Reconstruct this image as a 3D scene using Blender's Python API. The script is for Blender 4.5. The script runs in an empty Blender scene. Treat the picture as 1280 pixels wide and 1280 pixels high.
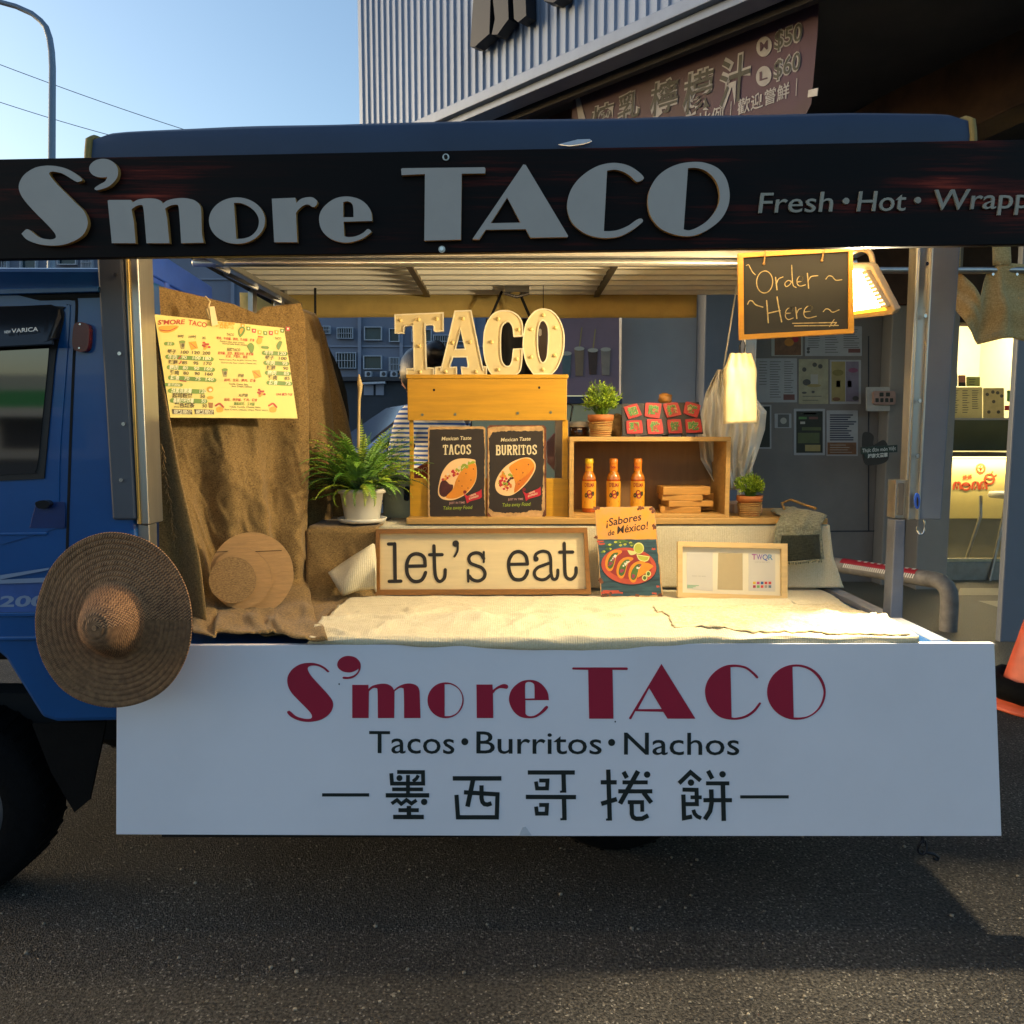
import bpy, bmesh, math, random
from math import sin, cos, pi, radians as R, atan2, sqrt, hypot
from mathutils import Vector as V, Matrix, noise
from mathutils.geometry import tessellate_polygon

sc = bpy.context.scene
col = sc.collection
rng = random.Random(7)

# ---------------------------------------------------------------- camera
CH, PITCH, FPX = 1.32, R(5.5), 1000.0
cd = bpy.data.cameras.new("camera"); cam = bpy.data.objects.new("camera", cd); col.objects.link(cam)
cam.location = (0, 0, CH); cam.rotation_euler = (R(90) - PITCH, 0, 0)
cd.sensor_width = 36; cd.lens = 36 * FPX / 1280; cd.clip_start = 0.05; cd.clip_end = 2000
sc.camera = cam

# ---------------------------------------------------------------- world, sun, exposure (dusk)
SUN_EL, SUN_AZ = R(7), R(-80)           # low, nearly set sun, far to the left of the view
w = bpy.data.worlds.new("World"); sc.world = w; w.use_nodes = True
nt = w.node_tree; sky = nt.nodes.new("ShaderNodeTexSky"); sky.sky_type = 'NISHITA'
sky.sun_disc = False; sky.sun_elevation = SUN_EL; sky.sun_rotation = SUN_AZ
sky.air_density = 1.0; sky.dust_density = 2.6; sky.ozone_density = 2.1
bg = nt.nodes["Background"]; bg.inputs[1].default_value = 0.15
nt.links.new(sky.outputs[0], bg.inputs[0])
sd = bpy.data.lights.new("sun", 'SUN'); sd.energy = 0.08; sd.angle = R(30); sd.color = (1, .86, .7)
so = bpy.data.objects.new("sun", sd); col.objects.link(so)
sdir = V((sin(SUN_AZ) * cos(SUN_EL), cos(SUN_AZ) * cos(SUN_EL), sin(SUN_EL)))
so.rotation_euler = sdir.to_track_quat('Z', 'Y').to_euler(); so.location = (0, 0, 30)
vs = sc.view_settings; vs.view_transform = 'Standard'; vs.look = 'None'; vs.gamma = 1; vs.exposure = 1.6
vs.use_curve_mapping = False
cy = sc.cycles
cy.use_denoising = True
cy.max_bounces = 6; cy.diffuse_bounces = 3; cy.glossy_bounces = 3; cy.transmission_bounces = 4
cy.sample_clamp_indirect = 4

# ---------------------------------------------------------------- photo pixel -> place helpers
CP, SP = cos(PITCH), sin(PITCH)
CAM = V((0, 0, CH))
def ray(px, py):
    a, b = (px - 640) / FPX, (640 - py) / FPX
    return V((a, CP + b * SP, -SP + b * CP))
def P(px, py, Y):
    d = ray(px, py); return CAM + d * (Y / d.y)
def G(px, py, z=0.0):
    d = ray(px, py); return CAM + d * ((z - CH) / d.z)
class FR:                                    # a flat face in the place: a point and an outward normal
    def __init__(s, o, n=(0, -1, 0)):
        s.o = V(o); s.n = V(n).normalized()
    def px(s, x, y, w=0.0):
        d = ray(x, y); t = (s.o - CAM).dot(s.n) / d.dot(s.n)
        return CAM + d * t + s.n * w
def vert(Y, tilt=0.0, yaw=0.0, at=None):     # upright face; tilt>0 leans its top away
    n = V((sin(yaw), -cos(yaw) * cos(tilt), sin(tilt)))
    return FR(at if at is not None else (0, Y, CH), n)

# ---------------------------------------------------------------- materials
def lin(h):
    h = h.lstrip('#'); c = [int(h[i:i+2], 16) / 255 for i in (0, 2, 4)]
    return tuple((x / 12.92 if x <= .04045 else ((x + .055) / 1.055) ** 2.4) for x in c) + (1,)
MATS = {}
def mat(name, colr, rough=.6, metal=0, var=.12, sc_=12, bump=0, bsc=60, stretch=(1,1,1), spec=.5, emit=0, emc=None, kind='noise', col2=None, ior=None, coat=0, alpha=None, trans=0, sheen=0):
    if name in MATS: return MATS[name]
    m = bpy.data.materials.new(name); m.use_nodes = True; t = m.node_tree; N = t.nodes.new; L = t.links.new
    b = t.nodes["Principled BSDF"]
    c = lin(colr) if isinstance(colr, str) else tuple(colr) + (1,)
    b.inputs['Roughness'].default_value = rough; b.inputs['Metallic'].default_value = metal
    b.inputs['Specular IOR Level'].default_value = spec
    if ior: b.inputs['IOR'].default_value = ior
    b.inputs['Coat Weight'].default_value = coat
    b.inputs['Transmission Weight'].default_value = trans
    b.inputs['Sheen Weight'].default_value = sheen
    if alpha is not None: b.inputs['Alpha'].default_value = alpha
    tc = N('ShaderNodeTexCoord'); mp = N('ShaderNodeMapping'); mp.inputs['Scale'].default_value = stretch
    L(tc.outputs['Object'], mp.inputs['Vector'])
    c2 = (lin(col2) if isinstance(col2, str) else tuple(col2) + (1,)) if col2 else tuple(x * (1 - 2.2 * var) for x in c[:3]) + (1,)
    if kind == 'noise' or kind == 'wood':
        n = N('ShaderNodeTexNoise'); n.inputs['Scale'].default_value = sc_; n.inputs['Detail'].default_value = 6 if kind == 'noise' else 9
        n.inputs['Roughness'].default_value = .62
        L(mp.outputs[0], n.inputs['Vector']); fac = n.outputs['Fac']
        rp = N('ShaderNodeValToRGB'); rp.color_ramp.elements[0].position = .32; rp.color_ramp.elements[1].position = .66
        rp.color_ramp.elements[0].color = c2; rp.color_ramp.elements[1].color = c
        L(fac, rp.inputs[0]); colout = rp.outputs[0]
    elif kind == 'stripe':
        n = N('ShaderNodeTexWave'); n.wave_type = 'BANDS'; n.bands_direction = 'Z'; n.inputs['Scale'].default_value = sc_
        n.inputs['Distortion'].default_value = 1.2; n.inputs['Detail'].default_value = 1; n.inputs['Detail Scale'].default_value = .6
        L(mp.outputs[0], n.inputs['Vector'])
        rp = N('ShaderNodeValToRGB'); rp.color_ramp.interpolation = 'CONSTANT'; rp.color_ramp.elements[1].position = .55
        rp.color_ramp.elements[0].color = c; rp.color_ramp.elements[1].color = c2
        L(n.outputs['Fac'], rp.inputs[0]); colout = rp.outputs[0]; fac = n.outputs['Fac']
    L(colout, b.inputs['Base Color'])
    if bump:
        n2 = N('ShaderNodeTexNoise'); n2.inputs['Scale'].default_value = bsc; n2.inputs['Detail'].default_value = 5
        L(mp.outputs[0], n2.inputs['Vector'])
        bp = N('ShaderNodeBump'); bp.inputs['Strength'].default_value = min(1, bump); bp.inputs['Distance'].default_value = .004
        L(n2.outputs['Fac'], bp.inputs['Height']); L(bp.outputs[0], b.inputs['Normal'])
    if emit:
        b.inputs['Emission Color'].default_value = lin(emc) if emc else c; b.inputs['Emission Strength'].default_value = emit
    MATS[name] = m; return m

def weave(name, colr, colr2, scale=420, rough=.9, bump=.5, ribs=0):       # woven cloth: crossed threads plus soft blotches
    m = bpy.data.materials.new(name); m.use_nodes = True; t = m.node_tree; N = t.nodes.new; L = t.links.new
    b = t.nodes["Principled BSDF"]; b.inputs['Roughness'].default_value = rough; b.inputs['Sheen Weight'].default_value = .12
    b.inputs['Specular IOR Level'].default_value = .2
    tc = N('ShaderNodeTexCoord')
    n0 = N('ShaderNodeTexNoise'); n0.inputs['Scale'].default_value = scale; n0.inputs['Detail'].default_value = 3
    mp = N('ShaderNodeMapping'); mp.inputs['Scale'].default_value = (1, 1, .18); L(tc.outputs['Object'], mp.inputs[0]); L(mp.outputs[0], n0.inputs['Vector'])
    n1 = N('ShaderNodeTexNoise'); n1.inputs['Scale'].default_value = scale; n1.inputs['Detail'].default_value = 3
    mp1 = N('ShaderNodeMapping'); mp1.inputs['Scale'].default_value = (.18, .18, 1); L(tc.outputs['Object'], mp1.inputs[0]); L(mp1.outputs[0], n1.inputs['Vector'])
    ad = N('ShaderNodeMath'); ad.operation = 'MULTIPLY'; L(n0.outputs[0], ad.inputs[0]); L(n1.outputs[0], ad.inputs[1])
    rp = N('ShaderNodeValToRGB'); rp.color_ramp.elements[0].position = .13; rp.color_ramp.elements[1].position = .36
    rp.color_ramp.elements[0].color = lin(colr2); rp.color_ramp.elements[1].color = lin(colr)
    L(ad.outputs[0], rp.inputs[0]); L(rp.outputs[0], b.inputs['Base Color'])
    bp = N('ShaderNodeBump'); bp.inputs['Strength'].default_value = bump; bp.inputs['Distance'].default_value = .0012
    h = ad.outputs[0]
    if ribs:
        w_ = N('ShaderNodeTexWave'); w_.bands_direction = 'X'; w_.inputs['Scale'].default_value = ribs; w_.inputs['Distortion'].default_value = 1.5; w_.inputs['Detail Scale'].default_value = .5
        L(tc.outputs['Object'], w_.inputs[0]); mu = N('ShaderNodeMath'); mu.operation = 'MULTIPLY_ADD'; mu.inputs[1].default_value = 1.1; L(w_.outputs['Fac'], mu.inputs[0]); L(h, mu.inputs[2]); h = mu.outputs[0]
    L(h, bp.inputs['Height']); L(bp.outputs[0], b.inputs['Normal'])
    MATS[name] = m; return m

# ---------------------------------------------------------------- curves in the plane
def cr(pts, closed=True, n=5):
    """smooth outline through traced points; a third item marks a sharp corner"""
    k = len(pts); out = []
    q = [(p[0], p[1]) for p in pts]; c = [len(p) > 2 for p in pts]
    segs = k if closed else k - 1
    for i in range(segs):
        j = (i + 1) % k
        p1, p2 = q[i], q[j]
        if c[i] and c[j]: out.append(p1); continue
        p0 = q[i - 1] if (closed or i > 0) and not c[i] else (p1[0] * 2 - p2[0], p1[1] * 2 - p2[1])
        p3 = q[(j + 1) % k] if (closed or j < k - 1) and not c[j] else (p2[0] * 2 - p1[0], p2[1] * 2 - p1[1])
        for a in range(n):
            t = a / n
            out.append(tuple(.5 * (2 * p1[d] + (p2[d] - p0[d]) * t + (2 * p0[d] - 5 * p1[d] + 4 * p2[d] - p3[d]) * t * t + (3 * p1[d] - p0[d] - 3 * p2[d] + p3[d]) * t ** 3) for d in (0, 1)))
    if not closed: out.append(q[-1])
    return out
def ell(cx, cy_, rx, ry, n=36, a0=0, a1=2 * pi, rot=0):
    o = []
    for i in range(n):
        a = a0 + (a1 - a0) * i / (n if abs(a1 - a0 - 2 * pi) < 1e-6 else n - 1)
        x, y = rx * cos(a), ry * sin(a)
        o.append((cx + x * cos(rot) - y * sin(rot), cy_ + x * sin(rot) + y * cos(rot)))
    return o
def ribbon(pts, wd, caps=True, closed=False):
    """outline of a stroke of width wd (mitred corners, round caps)"""
    w_ = wd if callable(wd) else (lambda t: wd)
    k = len(pts); Lf, Rt = [], []
    for i in range(k):
        p = pts[i]; a = pts[i - 1] if i > 0 or closed else p; b = pts[(i + 1) % k] if i < k - 1 or closed else p
        d1 = (p[0] - a[0], p[1] - a[1]); d2 = (b[0] - p[0], b[1] - p[1])
        l1, l2 = hypot(*d1), hypot(*d2)
        if l1 < 1e-9: d1, l1 = d2, l2
        if l2 < 1e-9: d2, l2 = d1, l1
        d1 = (d1[0] / l1, d1[1] / l1); d2 = (d2[0] / l2, d2[1] / l2)
        tx, ty = d1[0] + d2[0], d1[1] + d2[1]; tl = hypot(tx, ty) or 1; tx, ty = tx / tl, ty / tl
        mit = 1 / max(.5, (tx * d1[0] + ty * d1[1]))
        h = w_(i / max(1, k - 1)) / 2 * mit
        Lf.append((p[0] - ty * h, p[1] + tx * h)); Rt.append((p[0] + ty * h, p[1] - tx * h))
    if closed: return [Lf, Rt[::-1]]
    out = list(Lf)
    if caps:
        p, q = pts[-1], pts[-2]; a = atan2(p[1] - q[1], p[0] - q[0]); h = w_(1) / 2
        out += [(p[0] + cos(a + b) * h, p[1] + sin(a + b) * h) for b in (pi / 4, 0, -pi / 4)]
    out += Rt[::-1]
    if caps:
        p, q = pts[0], pts[1]; a = atan2(p[1] - q[1], p[0] - q[0]); h = w_(0) / 2
        out += [(p[0] + cos(a + b) * h, p[1] + sin(a + b) * h) for b in (pi / 4, 0, -pi / 4)]
    return out
def area(l): return sum(l[i - 1][0] * l[i][1] - l[i][0] * l[i - 1][1] for i in range(len(l)))

_TX = {}
def textdata(s, off=0, ext=0):
    k = (s, off, ext)
    if k not in _TX:
        c = bpy.data.curves.new("t", 'FONT'); c.body = s; c.size = 1; c.offset = off; c.extrude = ext; c.resolution_u = 3
        o = bpy.data.objects.new("t", c); col.objects.link(o)
        dg = bpy.context.evaluated_depsgraph_get(); dg.update()
        m = bpy.data.meshes.new_from_object(o.evaluated_get(dg))
        _TX[k] = ([tuple(v.co) for v in m.vertices], [tuple(p.vertices) for p in m.polygons])
        bpy.data.objects.remove(o); bpy.data.curves.remove(c); bpy.data.meshes.remove(m)
    return _TX[k]

# ---------------------------------------------------------------- mesh builder
class MB:
    def __init__(s): s.v = []; s.f = []; s.m = []; s.mats = []; s.sm = []
    def mi(s, m):
        if m not in s.mats: s.mats.append(m)
        return s.mats.index(m)
    def add(s, vs_, fs, m, smooth=False):
        o = len(s.v); k = s.mi(m); s.v += [V(x) for x in vs_]
        for f in fs: s.f.append(tuple(i + o for i in f)); s.m.append(k); s.sm.append(smooth)
        return s
    def box(s, lo, hi, m, M=None):
        p = [V((x, y, z)) for z in (lo[2], hi[2]) for y in (lo[1], hi[1]) for x in (lo[0], hi[0])]
        if M: p = [M @ q for q in p]
        return s.add(p, [(0, 2, 3, 1), (4, 5, 7, 6), (0, 1, 5, 4), (2, 6, 7, 3), (0, 4, 6, 2), (1, 3, 7, 5)], m)
    def bar(s, a, b, wd, ht, m, up=(0, 0, 1)):
        a, b = V(a), V(b); d = (b - a).normalized(); u = V(up)
        if abs(d.dot(u)) > .99: u = V((0, 1, 0))
        x = d.cross(u).normalized() * wd / 2; z = x.cross(d).normalized() * ht / 2
        p = [q + x * i + z * j for q in (a, b) for i, j in ((-1, -1), (1, -1), (1, 1), (-1, 1))]
        return s.add(p, [(0, 1, 2, 3), (7, 6, 5, 4), (0, 4, 5, 1), (1, 5, 6, 2), (2, 6, 7, 3), (3, 7, 4, 0)], m)
    def tube(s, pts, r, m, n=10, cap=True, smooth=True):
        pts = [V(p) for p in pts]; vs_ = []; k = len(pts); nx = None
        for i, p in enumerate(pts):
            d = (pts[min(i + 1, k - 1)] - pts[max(i - 1, 0)]).normalized()
            if nx is None:
                nx = d.orthogonal().normalized()
            nx = (nx - d * nx.dot(d)).normalized(); ny = d.cross(nx)
            rr = r[i] if isinstance(r, (list, tuple)) else r
            vs_ += [p + (nx * cos(2 * pi * j / n) + ny * sin(2 * pi * j / n)) * rr for j in range(n)]
        fs = [(i * n + j, i * n + (j + 1) % n, (i + 1) * n + (j + 1) % n, (i + 1) * n + j) for i in range(k - 1) for j in range(n)]
        s.add(vs_, fs, m, smooth)
        if cap: s.add(vs_[:n], [tuple(range(n))[::-1]], m); s.add(vs_[-n:], [tuple(range(n))], m)
        return s
    def lathe(s, prof, o, m, n=28, M=None, smooth=True, jit=None):
        o = V(o); vs_ = []
        for (r, z) in prof:
            for j in range(n):
                a = 2 * pi * j / n; q = V((r * cos(a), r * sin(a), z))
                if jit: q = jit(q, a)
                vs_.append(o + (M @ q if M else q))
        k = len(prof)
        return s.add(vs_, [(i * n + j, i * n + (j + 1) % n, (i + 1) * n + (j + 1) % n, (i + 1) * n + j) for i in range(k - 1) for j in range(n)], m, smooth)
    def poly(s, loops, m, flip=None):
        loops = [[V(p) for p in l] for l in loops]
        vs_ = [p for l in loops for p in l]
        return s.add(vs_, [tuple(t) for t in tessellate_polygon(loops)], m)
    def slab(s, fr, loops, w0, w1, m, ms=None, back=False):
        """flat shape given by outlines in photo pixels, from w0 to w1 above the face"""
        if loops and not isinstance(loops[0][0], (tuple, list)): loops = [loops]
        base = [[fr.px(x, y) for x, y, *_ in l] for l in loops]
        fpts = [[p + fr.n * w1 for p in l] for l in base]
        flat = [p for l in fpts for p in l]
        tr = []
        for t in tessellate_polygon(fpts):
            a, b, c = (flat[i] for i in t)
            tr.append(tuple(t) if (b - a).cross(c - a).dot(fr.n) > 0 else tuple(reversed(t)))
        s.add(flat, tr, m)
        if w1 - w0 > 1e-6:
            for l in base:
                k = len(l)
                s.add([p + fr.n * w0 for p in l] + [p + fr.n * w1 for p in l], [(i, (i + 1) % k, k + (i + 1) % k, k + i) for i in range(k)], ms or m)
            if back: s.add([p - fr.n * (w1 - w0) for p in flat], [tuple(reversed(t)) for t in tr], ms or m)
        return s
    def stroke(s, fr, pts, wd, w0, w1, m, smooth=True, caps=True, ms=None):
        q = cr(pts, False, 6) if smooth and len(pts) > 2 else [(p[0], p[1]) for p in pts]
        return s.slab(fr, [ribbon(q, wd, caps)], w0, w1, m, ms)
    def text(s, fr, t, x0, y0, x1, y1, h, m, w=.002, off=0, shear=0, ext=0, up=None):
        vv, ff = textdata(t, off, 1 if ext else 0)
        xs = [a[0] for a in vv]; lo, hi = min(xs), max(xs); k = h / .7
        if x1 is None: x1 = x0 + (hi - lo) * k
        ux, uy = up or (0, -1)
        out = []
        for a in vv:
            f = (a[0] - lo) / (hi - lo); yy = a[1] * k
            p = fr.px(x0 + (x1 - x0) * f + ux * yy + shear * yy, y0 + (y1 - y0) * f + uy * yy)
            out.append(p + fr.n * (w + ((a[2] + 1) / 2 * ext if ext else 0)))
        return s.add(out, ff, m)
    def grid(s, fn, nu, nv, m, smooth=True):
        vs_ = [fn(i / nu, j / nv) for j in range(nv + 1) for i in range(nu + 1)]
        k = nu + 1
        return s.add(vs_, [(j * k + i, j * k + i + 1, (j + 1) * k + i + 1, (j + 1) * k + i) for j in range(nv) for i in range(nu)], m, smooth)
    def ball(s, c, r, m, n=12, sq=(1, 1, 1), jit=0, seed=0):
        c = V(c); vs_ = []; h = n // 2
        for i in range(h + 1):
            for j in range(n):
                a, b = pi * i / h, 2 * pi * j / n; d = V((sin(a) * cos(b), sin(a) * sin(b), cos(a)))
                k = r * (1 + jit * noise.noise(d * 2.1 + V((seed, seed * 1.7, 0))))
                vs_.append(c + V((d.x * sq[0], d.y * sq[1], d.z * sq[2])) * k)
        return s.add(vs_, [(i * n + j, (i + 1) * n + j, (i + 1) * n + (j + 1) % n, i * n + (j + 1) % n) for i in range(h) for j in range(n)], m, True)
    def build(s, name, parent=None, bevel=0, solid=0, sub=0, weld=False, origin=None):
        me = bpy.data.meshes.new(name)
        if parent is not None: o0 = V(parent['wloc'])
        elif origin is not None: o0 = V(origin)
        else:
            xs, ys, zs = [p.x for p in s.v], [p.y for p in s.v], [p.z for p in s.v]
            o0 = V(((min(xs) + max(xs)) / 2, (min(ys) + max(ys)) / 2, min(zs)))
        me.from_pydata([p - o0 for p in s.v], [], s.f)
        for m in s.mats: me.materials.append(m)
        me.polygons.foreach_set('material_index', s.m); me.polygons.foreach_set('use_smooth', s.sm)
        if weld or bevel:
            bm = bmesh.new(); bm.from_mesh(me); bmesh.ops.remove_doubles(bm, verts=bm.verts, dist=1e-5)
            bmesh.ops.recalc_face_normals(bm, faces=bm.faces); bm.to_mesh(me); bm.free()
        me.update()
        o = bpy.data.objects.new(name, me); col.objects.link(o)
        if parent is not None: o.parent = parent
        else: o.location = o0
        o['wloc'] = list(o0)
        if solid:
            md = o.modifiers.new("solid", 'SOLIDIFY'); md.thickness = solid; md.offset = 0
        if sub:
            md = o.modifiers.new("sub", 'SUBSURF'); md.levels = sub; md.render_levels = sub
        if bevel:
            md = o.modifiers.new("bevel", 'BEVEL'); md.width = bevel; md.segments = 2; md.limit_method = 'ANGLE'; md.angle_limit = R(40)
        return o
def tag(o, label=None, cat=None, group=None, kind=None):
    for k, x in (('label', label), ('category', cat), ('group', group), ('kind', kind)):
        if x: o[k] = x
    return o
def thing(name, label, cat, loc, group=None):
    o = bpy.data.objects.new(name, None); col.objects.link(o); o.location = loc; o['wloc'] = list(loc); o.empty_display_size = .1
    return tag(o, label, cat, group)
def nz(x, y, z=0.0): return noise.noise(V((x, y, z)))
TUBE_E, LAMP_W, SHOP_W, GROUND_SPOT_W = 12.0, 11.5, 50.0, 60.0
# ================================================================ materials used throughout
BLUE = mat('truck_blue_paint', '#0a4c88', .28, 0, .06, 6, .05, 30, coat=.5)
BLUE2 = mat('rail_blue_paint', '#2c55b8', .4, 0, .1, 10)
BLK = mat('black_rubber', '#0b0b0b', .85, 0, .2, 30, .3, 120, spec=.15)
TYREM = mat('tyre_rubber', '#0c0c0d', .9, 0, .25, 40, .5, 90, spec=.15)
DARK = mat('underbody_black', '#0b0b0c', .9, 0, .2)
GLASS = mat('tinted_car_glass', '#0a0e12', .04, 0, .02, 5, ior=2.3)
VISOR = mat('smoked_visor_plastic', '#16191e', .18, 0, .05)
ALU = mat('brushed_aluminium', '#b9b6ae', .34, .9, .08, 30, .08, 200, stretch=(1, 1, .05))
ALUH = mat('rail_aluminium', '#c4c4c0', .3, .9, .08, 30, .08, 200, stretch=(.05, 1, 1))
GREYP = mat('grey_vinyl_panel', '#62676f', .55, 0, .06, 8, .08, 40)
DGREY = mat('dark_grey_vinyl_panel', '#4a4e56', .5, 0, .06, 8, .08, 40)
WHITE = mat('white_sign_board', '#dfdde2', .32, 0, .035, 2.2, .05, 6)
CEIL = mat('cream_ribbed_ceiling', '#fbf3de', .5, 0, .05, 8)
CANVAS = mat('brown_canvas', '#c0a660', .85, 0, .1, 8, .2, 160)
TARP = mat('navy_tarpaulin', '#253750', .55, 0, .08, 5, .12, 24)
GOLD = mat('yellow_piping', '#8a7433', .6)
CHROME = mat('bright_steel', '#cfcfcf', .22, 1, .05)
RED = mat('dark_red_vinyl', '#9c1233', .45, 0, .03)
INK = mat('green_black_vinyl', '#0f1d1d', .45, 0, .03)
LETTER = mat('raised_grey_letter', '#aaa39b', .5, 0, .03)
LETTERS = mat('raised_letter_edge', '#b98a4a', .5, 0, .05)
ORANGE_G = mat('lamp_amber', '#5a1c12', .25, 0, .05)
PAPERW = mat('white_paper', '#e4e0d4', .6, 0, .03)
SIGNWOOD = None
def make_signwood():
    m = bpy.data.materials.new('stained_plank_print'); m.use_nodes = True; t = m.node_tree; N = t.nodes.new; L = t.links.new
    b = t.nodes["Principled BSDF"]; b.inputs['Roughness'].default_value = .5; b.inputs['Specular IOR Level'].default_value = .12
    tc = N('ShaderNodeTexCoord'); mp = N('ShaderNodeMapping'); mp.inputs['Scale'].default_value = (1.3, 1, 34); L(tc.outputs['Object'], mp.inputs[0])
    n = N('ShaderNodeTexNoise'); n.inputs['Scale'].default_value = 1.6; n.inputs['Detail'].default_value = 8; n.inputs['Roughness'].default_value = .7; L(mp.outputs[0], n.inputs[0])
    n2 = N('ShaderNodeTexNoise'); n2.inputs['Scale'].default_value = 2.2; n2.inputs['Detail'].default_value = 2
    mp2 = N('ShaderNodeMapping'); mp2.inputs['Scale'].default_value = (1, 1, 3); L(tc.outputs['Object'], mp2.inputs[0]); L(mp2.outputs[0], n2.inputs[0])
    mu = N('ShaderNodeMath'); mu.operation = 'MULTIPLY'; L(n.outputs[0], mu.inputs[0]); L(n2.outputs[0], mu.inputs[1])
    rp = N('ShaderNodeValToRGB'); e = rp.color_ramp.elements; e[0].position = .2; e[0].color = lin('#0c0808'); e[1].position = .35; e[1].color = lin('#4a160f')
    k = e.new(.28); k.color = lin('#170a08'); k = e.new(.42); k.color = lin('#8a3524')
    L(mu.outputs[0], rp.inputs[0]); L(rp.outputs[0], b.inputs['Base Color'])
    # plank joints: dark lines every few centimetres
    w_ = N('ShaderNodeTexWave'); w_.bands_direction = 'Z'; w_.inputs['Scale'].default_value = 3.4; w_.inputs['Distortion'].default_value = .1; L(tc.outputs['Object'], w_.inputs[0])
    bp = N('ShaderNodeBump'); bp.inputs['Strength'].default_value = .12; bp.inputs['Distance'].default_value = .003; L(n.outputs[0], bp.inputs['Height']); L(bp.outputs[0], b.inputs['Normal'])
    return m
SIGNWOOD = make_signwood()
PINE = mat('pale_birch_wood', '#bd9350', .5, 0, .12, 5, .1, 60, stretch=(1, 6, 14), kind='wood')
OAK = mat('honey_wood', '#c08d16', .45, 0, .1, 5, .08, 60, stretch=(1.2, 6, 16), kind='wood')
FRAMEW = mat('brown_pine_frame', '#8f5f25', .5, 0, .16, 6, .1, 60, stretch=(1.5, 6, 9), kind='wood')

# ================================================================ ground
def asphalt():
    m = bpy.data.materials.new('worn_asphalt'); m.use_nodes = True; t = m.node_tree; N = t.nodes.new; L = t.links.new
    b = t.nodes["Principled BSDF"]; b.inputs['Roughness'].default_value = .8; b.inputs['Specular IOR Level'].default_value = .35
    tc = N('ShaderNodeTexCoord'); o = tc.outputs['Object']
    big = N('ShaderNodeTexNoise'); big.inputs['Scale'].default_value = 1.7; big.inputs['Detail'].default_value = 5; L(o, big.inputs[0])
    v = N('ShaderNodeTexVoronoi'); v.inputs['Scale'].default_value = 210; L(o, v.inputs[0])
    v2 = N('ShaderNodeTexVoronoi'); v2.inputs['Scale'].default_value = 230; L(o, v2.inputs[0])
    fin = N('ShaderNodeTexNoise'); fin.inputs['Scale'].default_value = 120; fin.inputs['Detail'].default_value = 4; L(o, fin.inputs[0])
    rp = N('ShaderNodeValToRGB'); e = rp.color_ramp.elements; e[0].position = .38; e[0].color = (.018, .016, .0145, 1); e[1].position = .66; e[1].color = (.118, .107, .092, 1); L(fin.outputs[0], rp.inputs[0])
    # single pale chips: some cells of the aggregate
    ch = N('ShaderNodeValToRGB'); e = ch.color_ramp.elements; e[0].position = .93; e[0].color = (0, 0, 0, 1); e[1].position = .985; e[1].color = (1, 1, 1, 1)
    sp = N('ShaderNodeSeparateColor'); L(v.outputs['Color'], sp.inputs[0]); L(sp.outputs[0], ch.inputs[0])
    mx = N('ShaderNodeMixRGB'); mx.inputs[2].default_value = (.28, .258, .222, 1); L(ch.outputs[0], mx.inputs[0]); L(rp.outputs[0], mx.inputs[1])
    m2 = N('ShaderNodeMixRGB'); m2.blend_type = 'MULTIPLY'; m2.inputs[0].default_value = .75
    br = N('ShaderNodeValToRGB'); e = br.color_ramp.elements; e[0].position = .32; e[0].color = (.42, .40, .39, 1); e[1].position = .68; e[1].color = (1.1, 1.08, 1.03, 1)
    L(big.outputs[0], br.inputs[0]); L(mx.outputs[0], m2.inputs[1]); L(br.outputs[0], m2.inputs[2])
    # hairline cracks
    ck = N('ShaderNodeTexVoronoi'); ck.feature = 'DISTANCE_TO_EDGE'; ck.inputs['Scale'].default_value = 1.1
    wn = N('ShaderNodeTexNoise'); wn.inputs['Scale'].default_value = 5; wn.inputs['Detail'].default_value = 6; L(o, wn.inputs[0])
    ad = N('ShaderNodeMixRGB'); ad.blend_type = 'ADD'; ad.inputs[0].default_value = .45; L(o, ad.inputs[1]); L(wn.outputs['Color'], ad.inputs[2]); L(ad.outputs[0], ck.inputs[0])
    cr_ = N('ShaderNodeValToRGB'); e = cr_.color_ramp.elements; e[0].position = 0; e[0].color = (.25, .25, .25, 1); e[1].position = .006; e[1].color = (1, 1, 1, 1); L(ck.outputs[0], cr_.inputs[0])
    m3 = N('ShaderNodeMixRGB'); m3.blend_type = 'MULTIPLY'; m3.inputs[0].default_value = .7; L(m2.outputs[0], m3.inputs[1]); L(cr_.outputs[0], m3.inputs[2])
    L(m3.outputs[0], b.inputs['Base Color'])
    mh = N('ShaderNodeMath'); mh.operation = 'ADD'; L(fin.outputs[0], mh.inputs[0]); L(v2.outputs[0], mh.inputs[1])
    bp = N('ShaderNodeBump'); bp.inputs['Strength'].default_value = 1; bp.inputs['Distance'].default_value = .009; L(mh.outputs[0], bp.inputs['Height']); L(bp.outputs[0], b.inputs['Normal'])
    return m
ASPH = asphalt()
mb = MB()
def gz(u, v_):
    return V((-3 + 6 * u, -.6 + 4.6 * v_, 0))
mb.add([(-260, -120, 0), (260, -120, 0), (260, 320, 0), (-260, 320, 0)], [(0, 1, 2, 3)], ASPH)
tag(mb.build('ground', origin=(0, 0, 0)), kind='structure')

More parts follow.
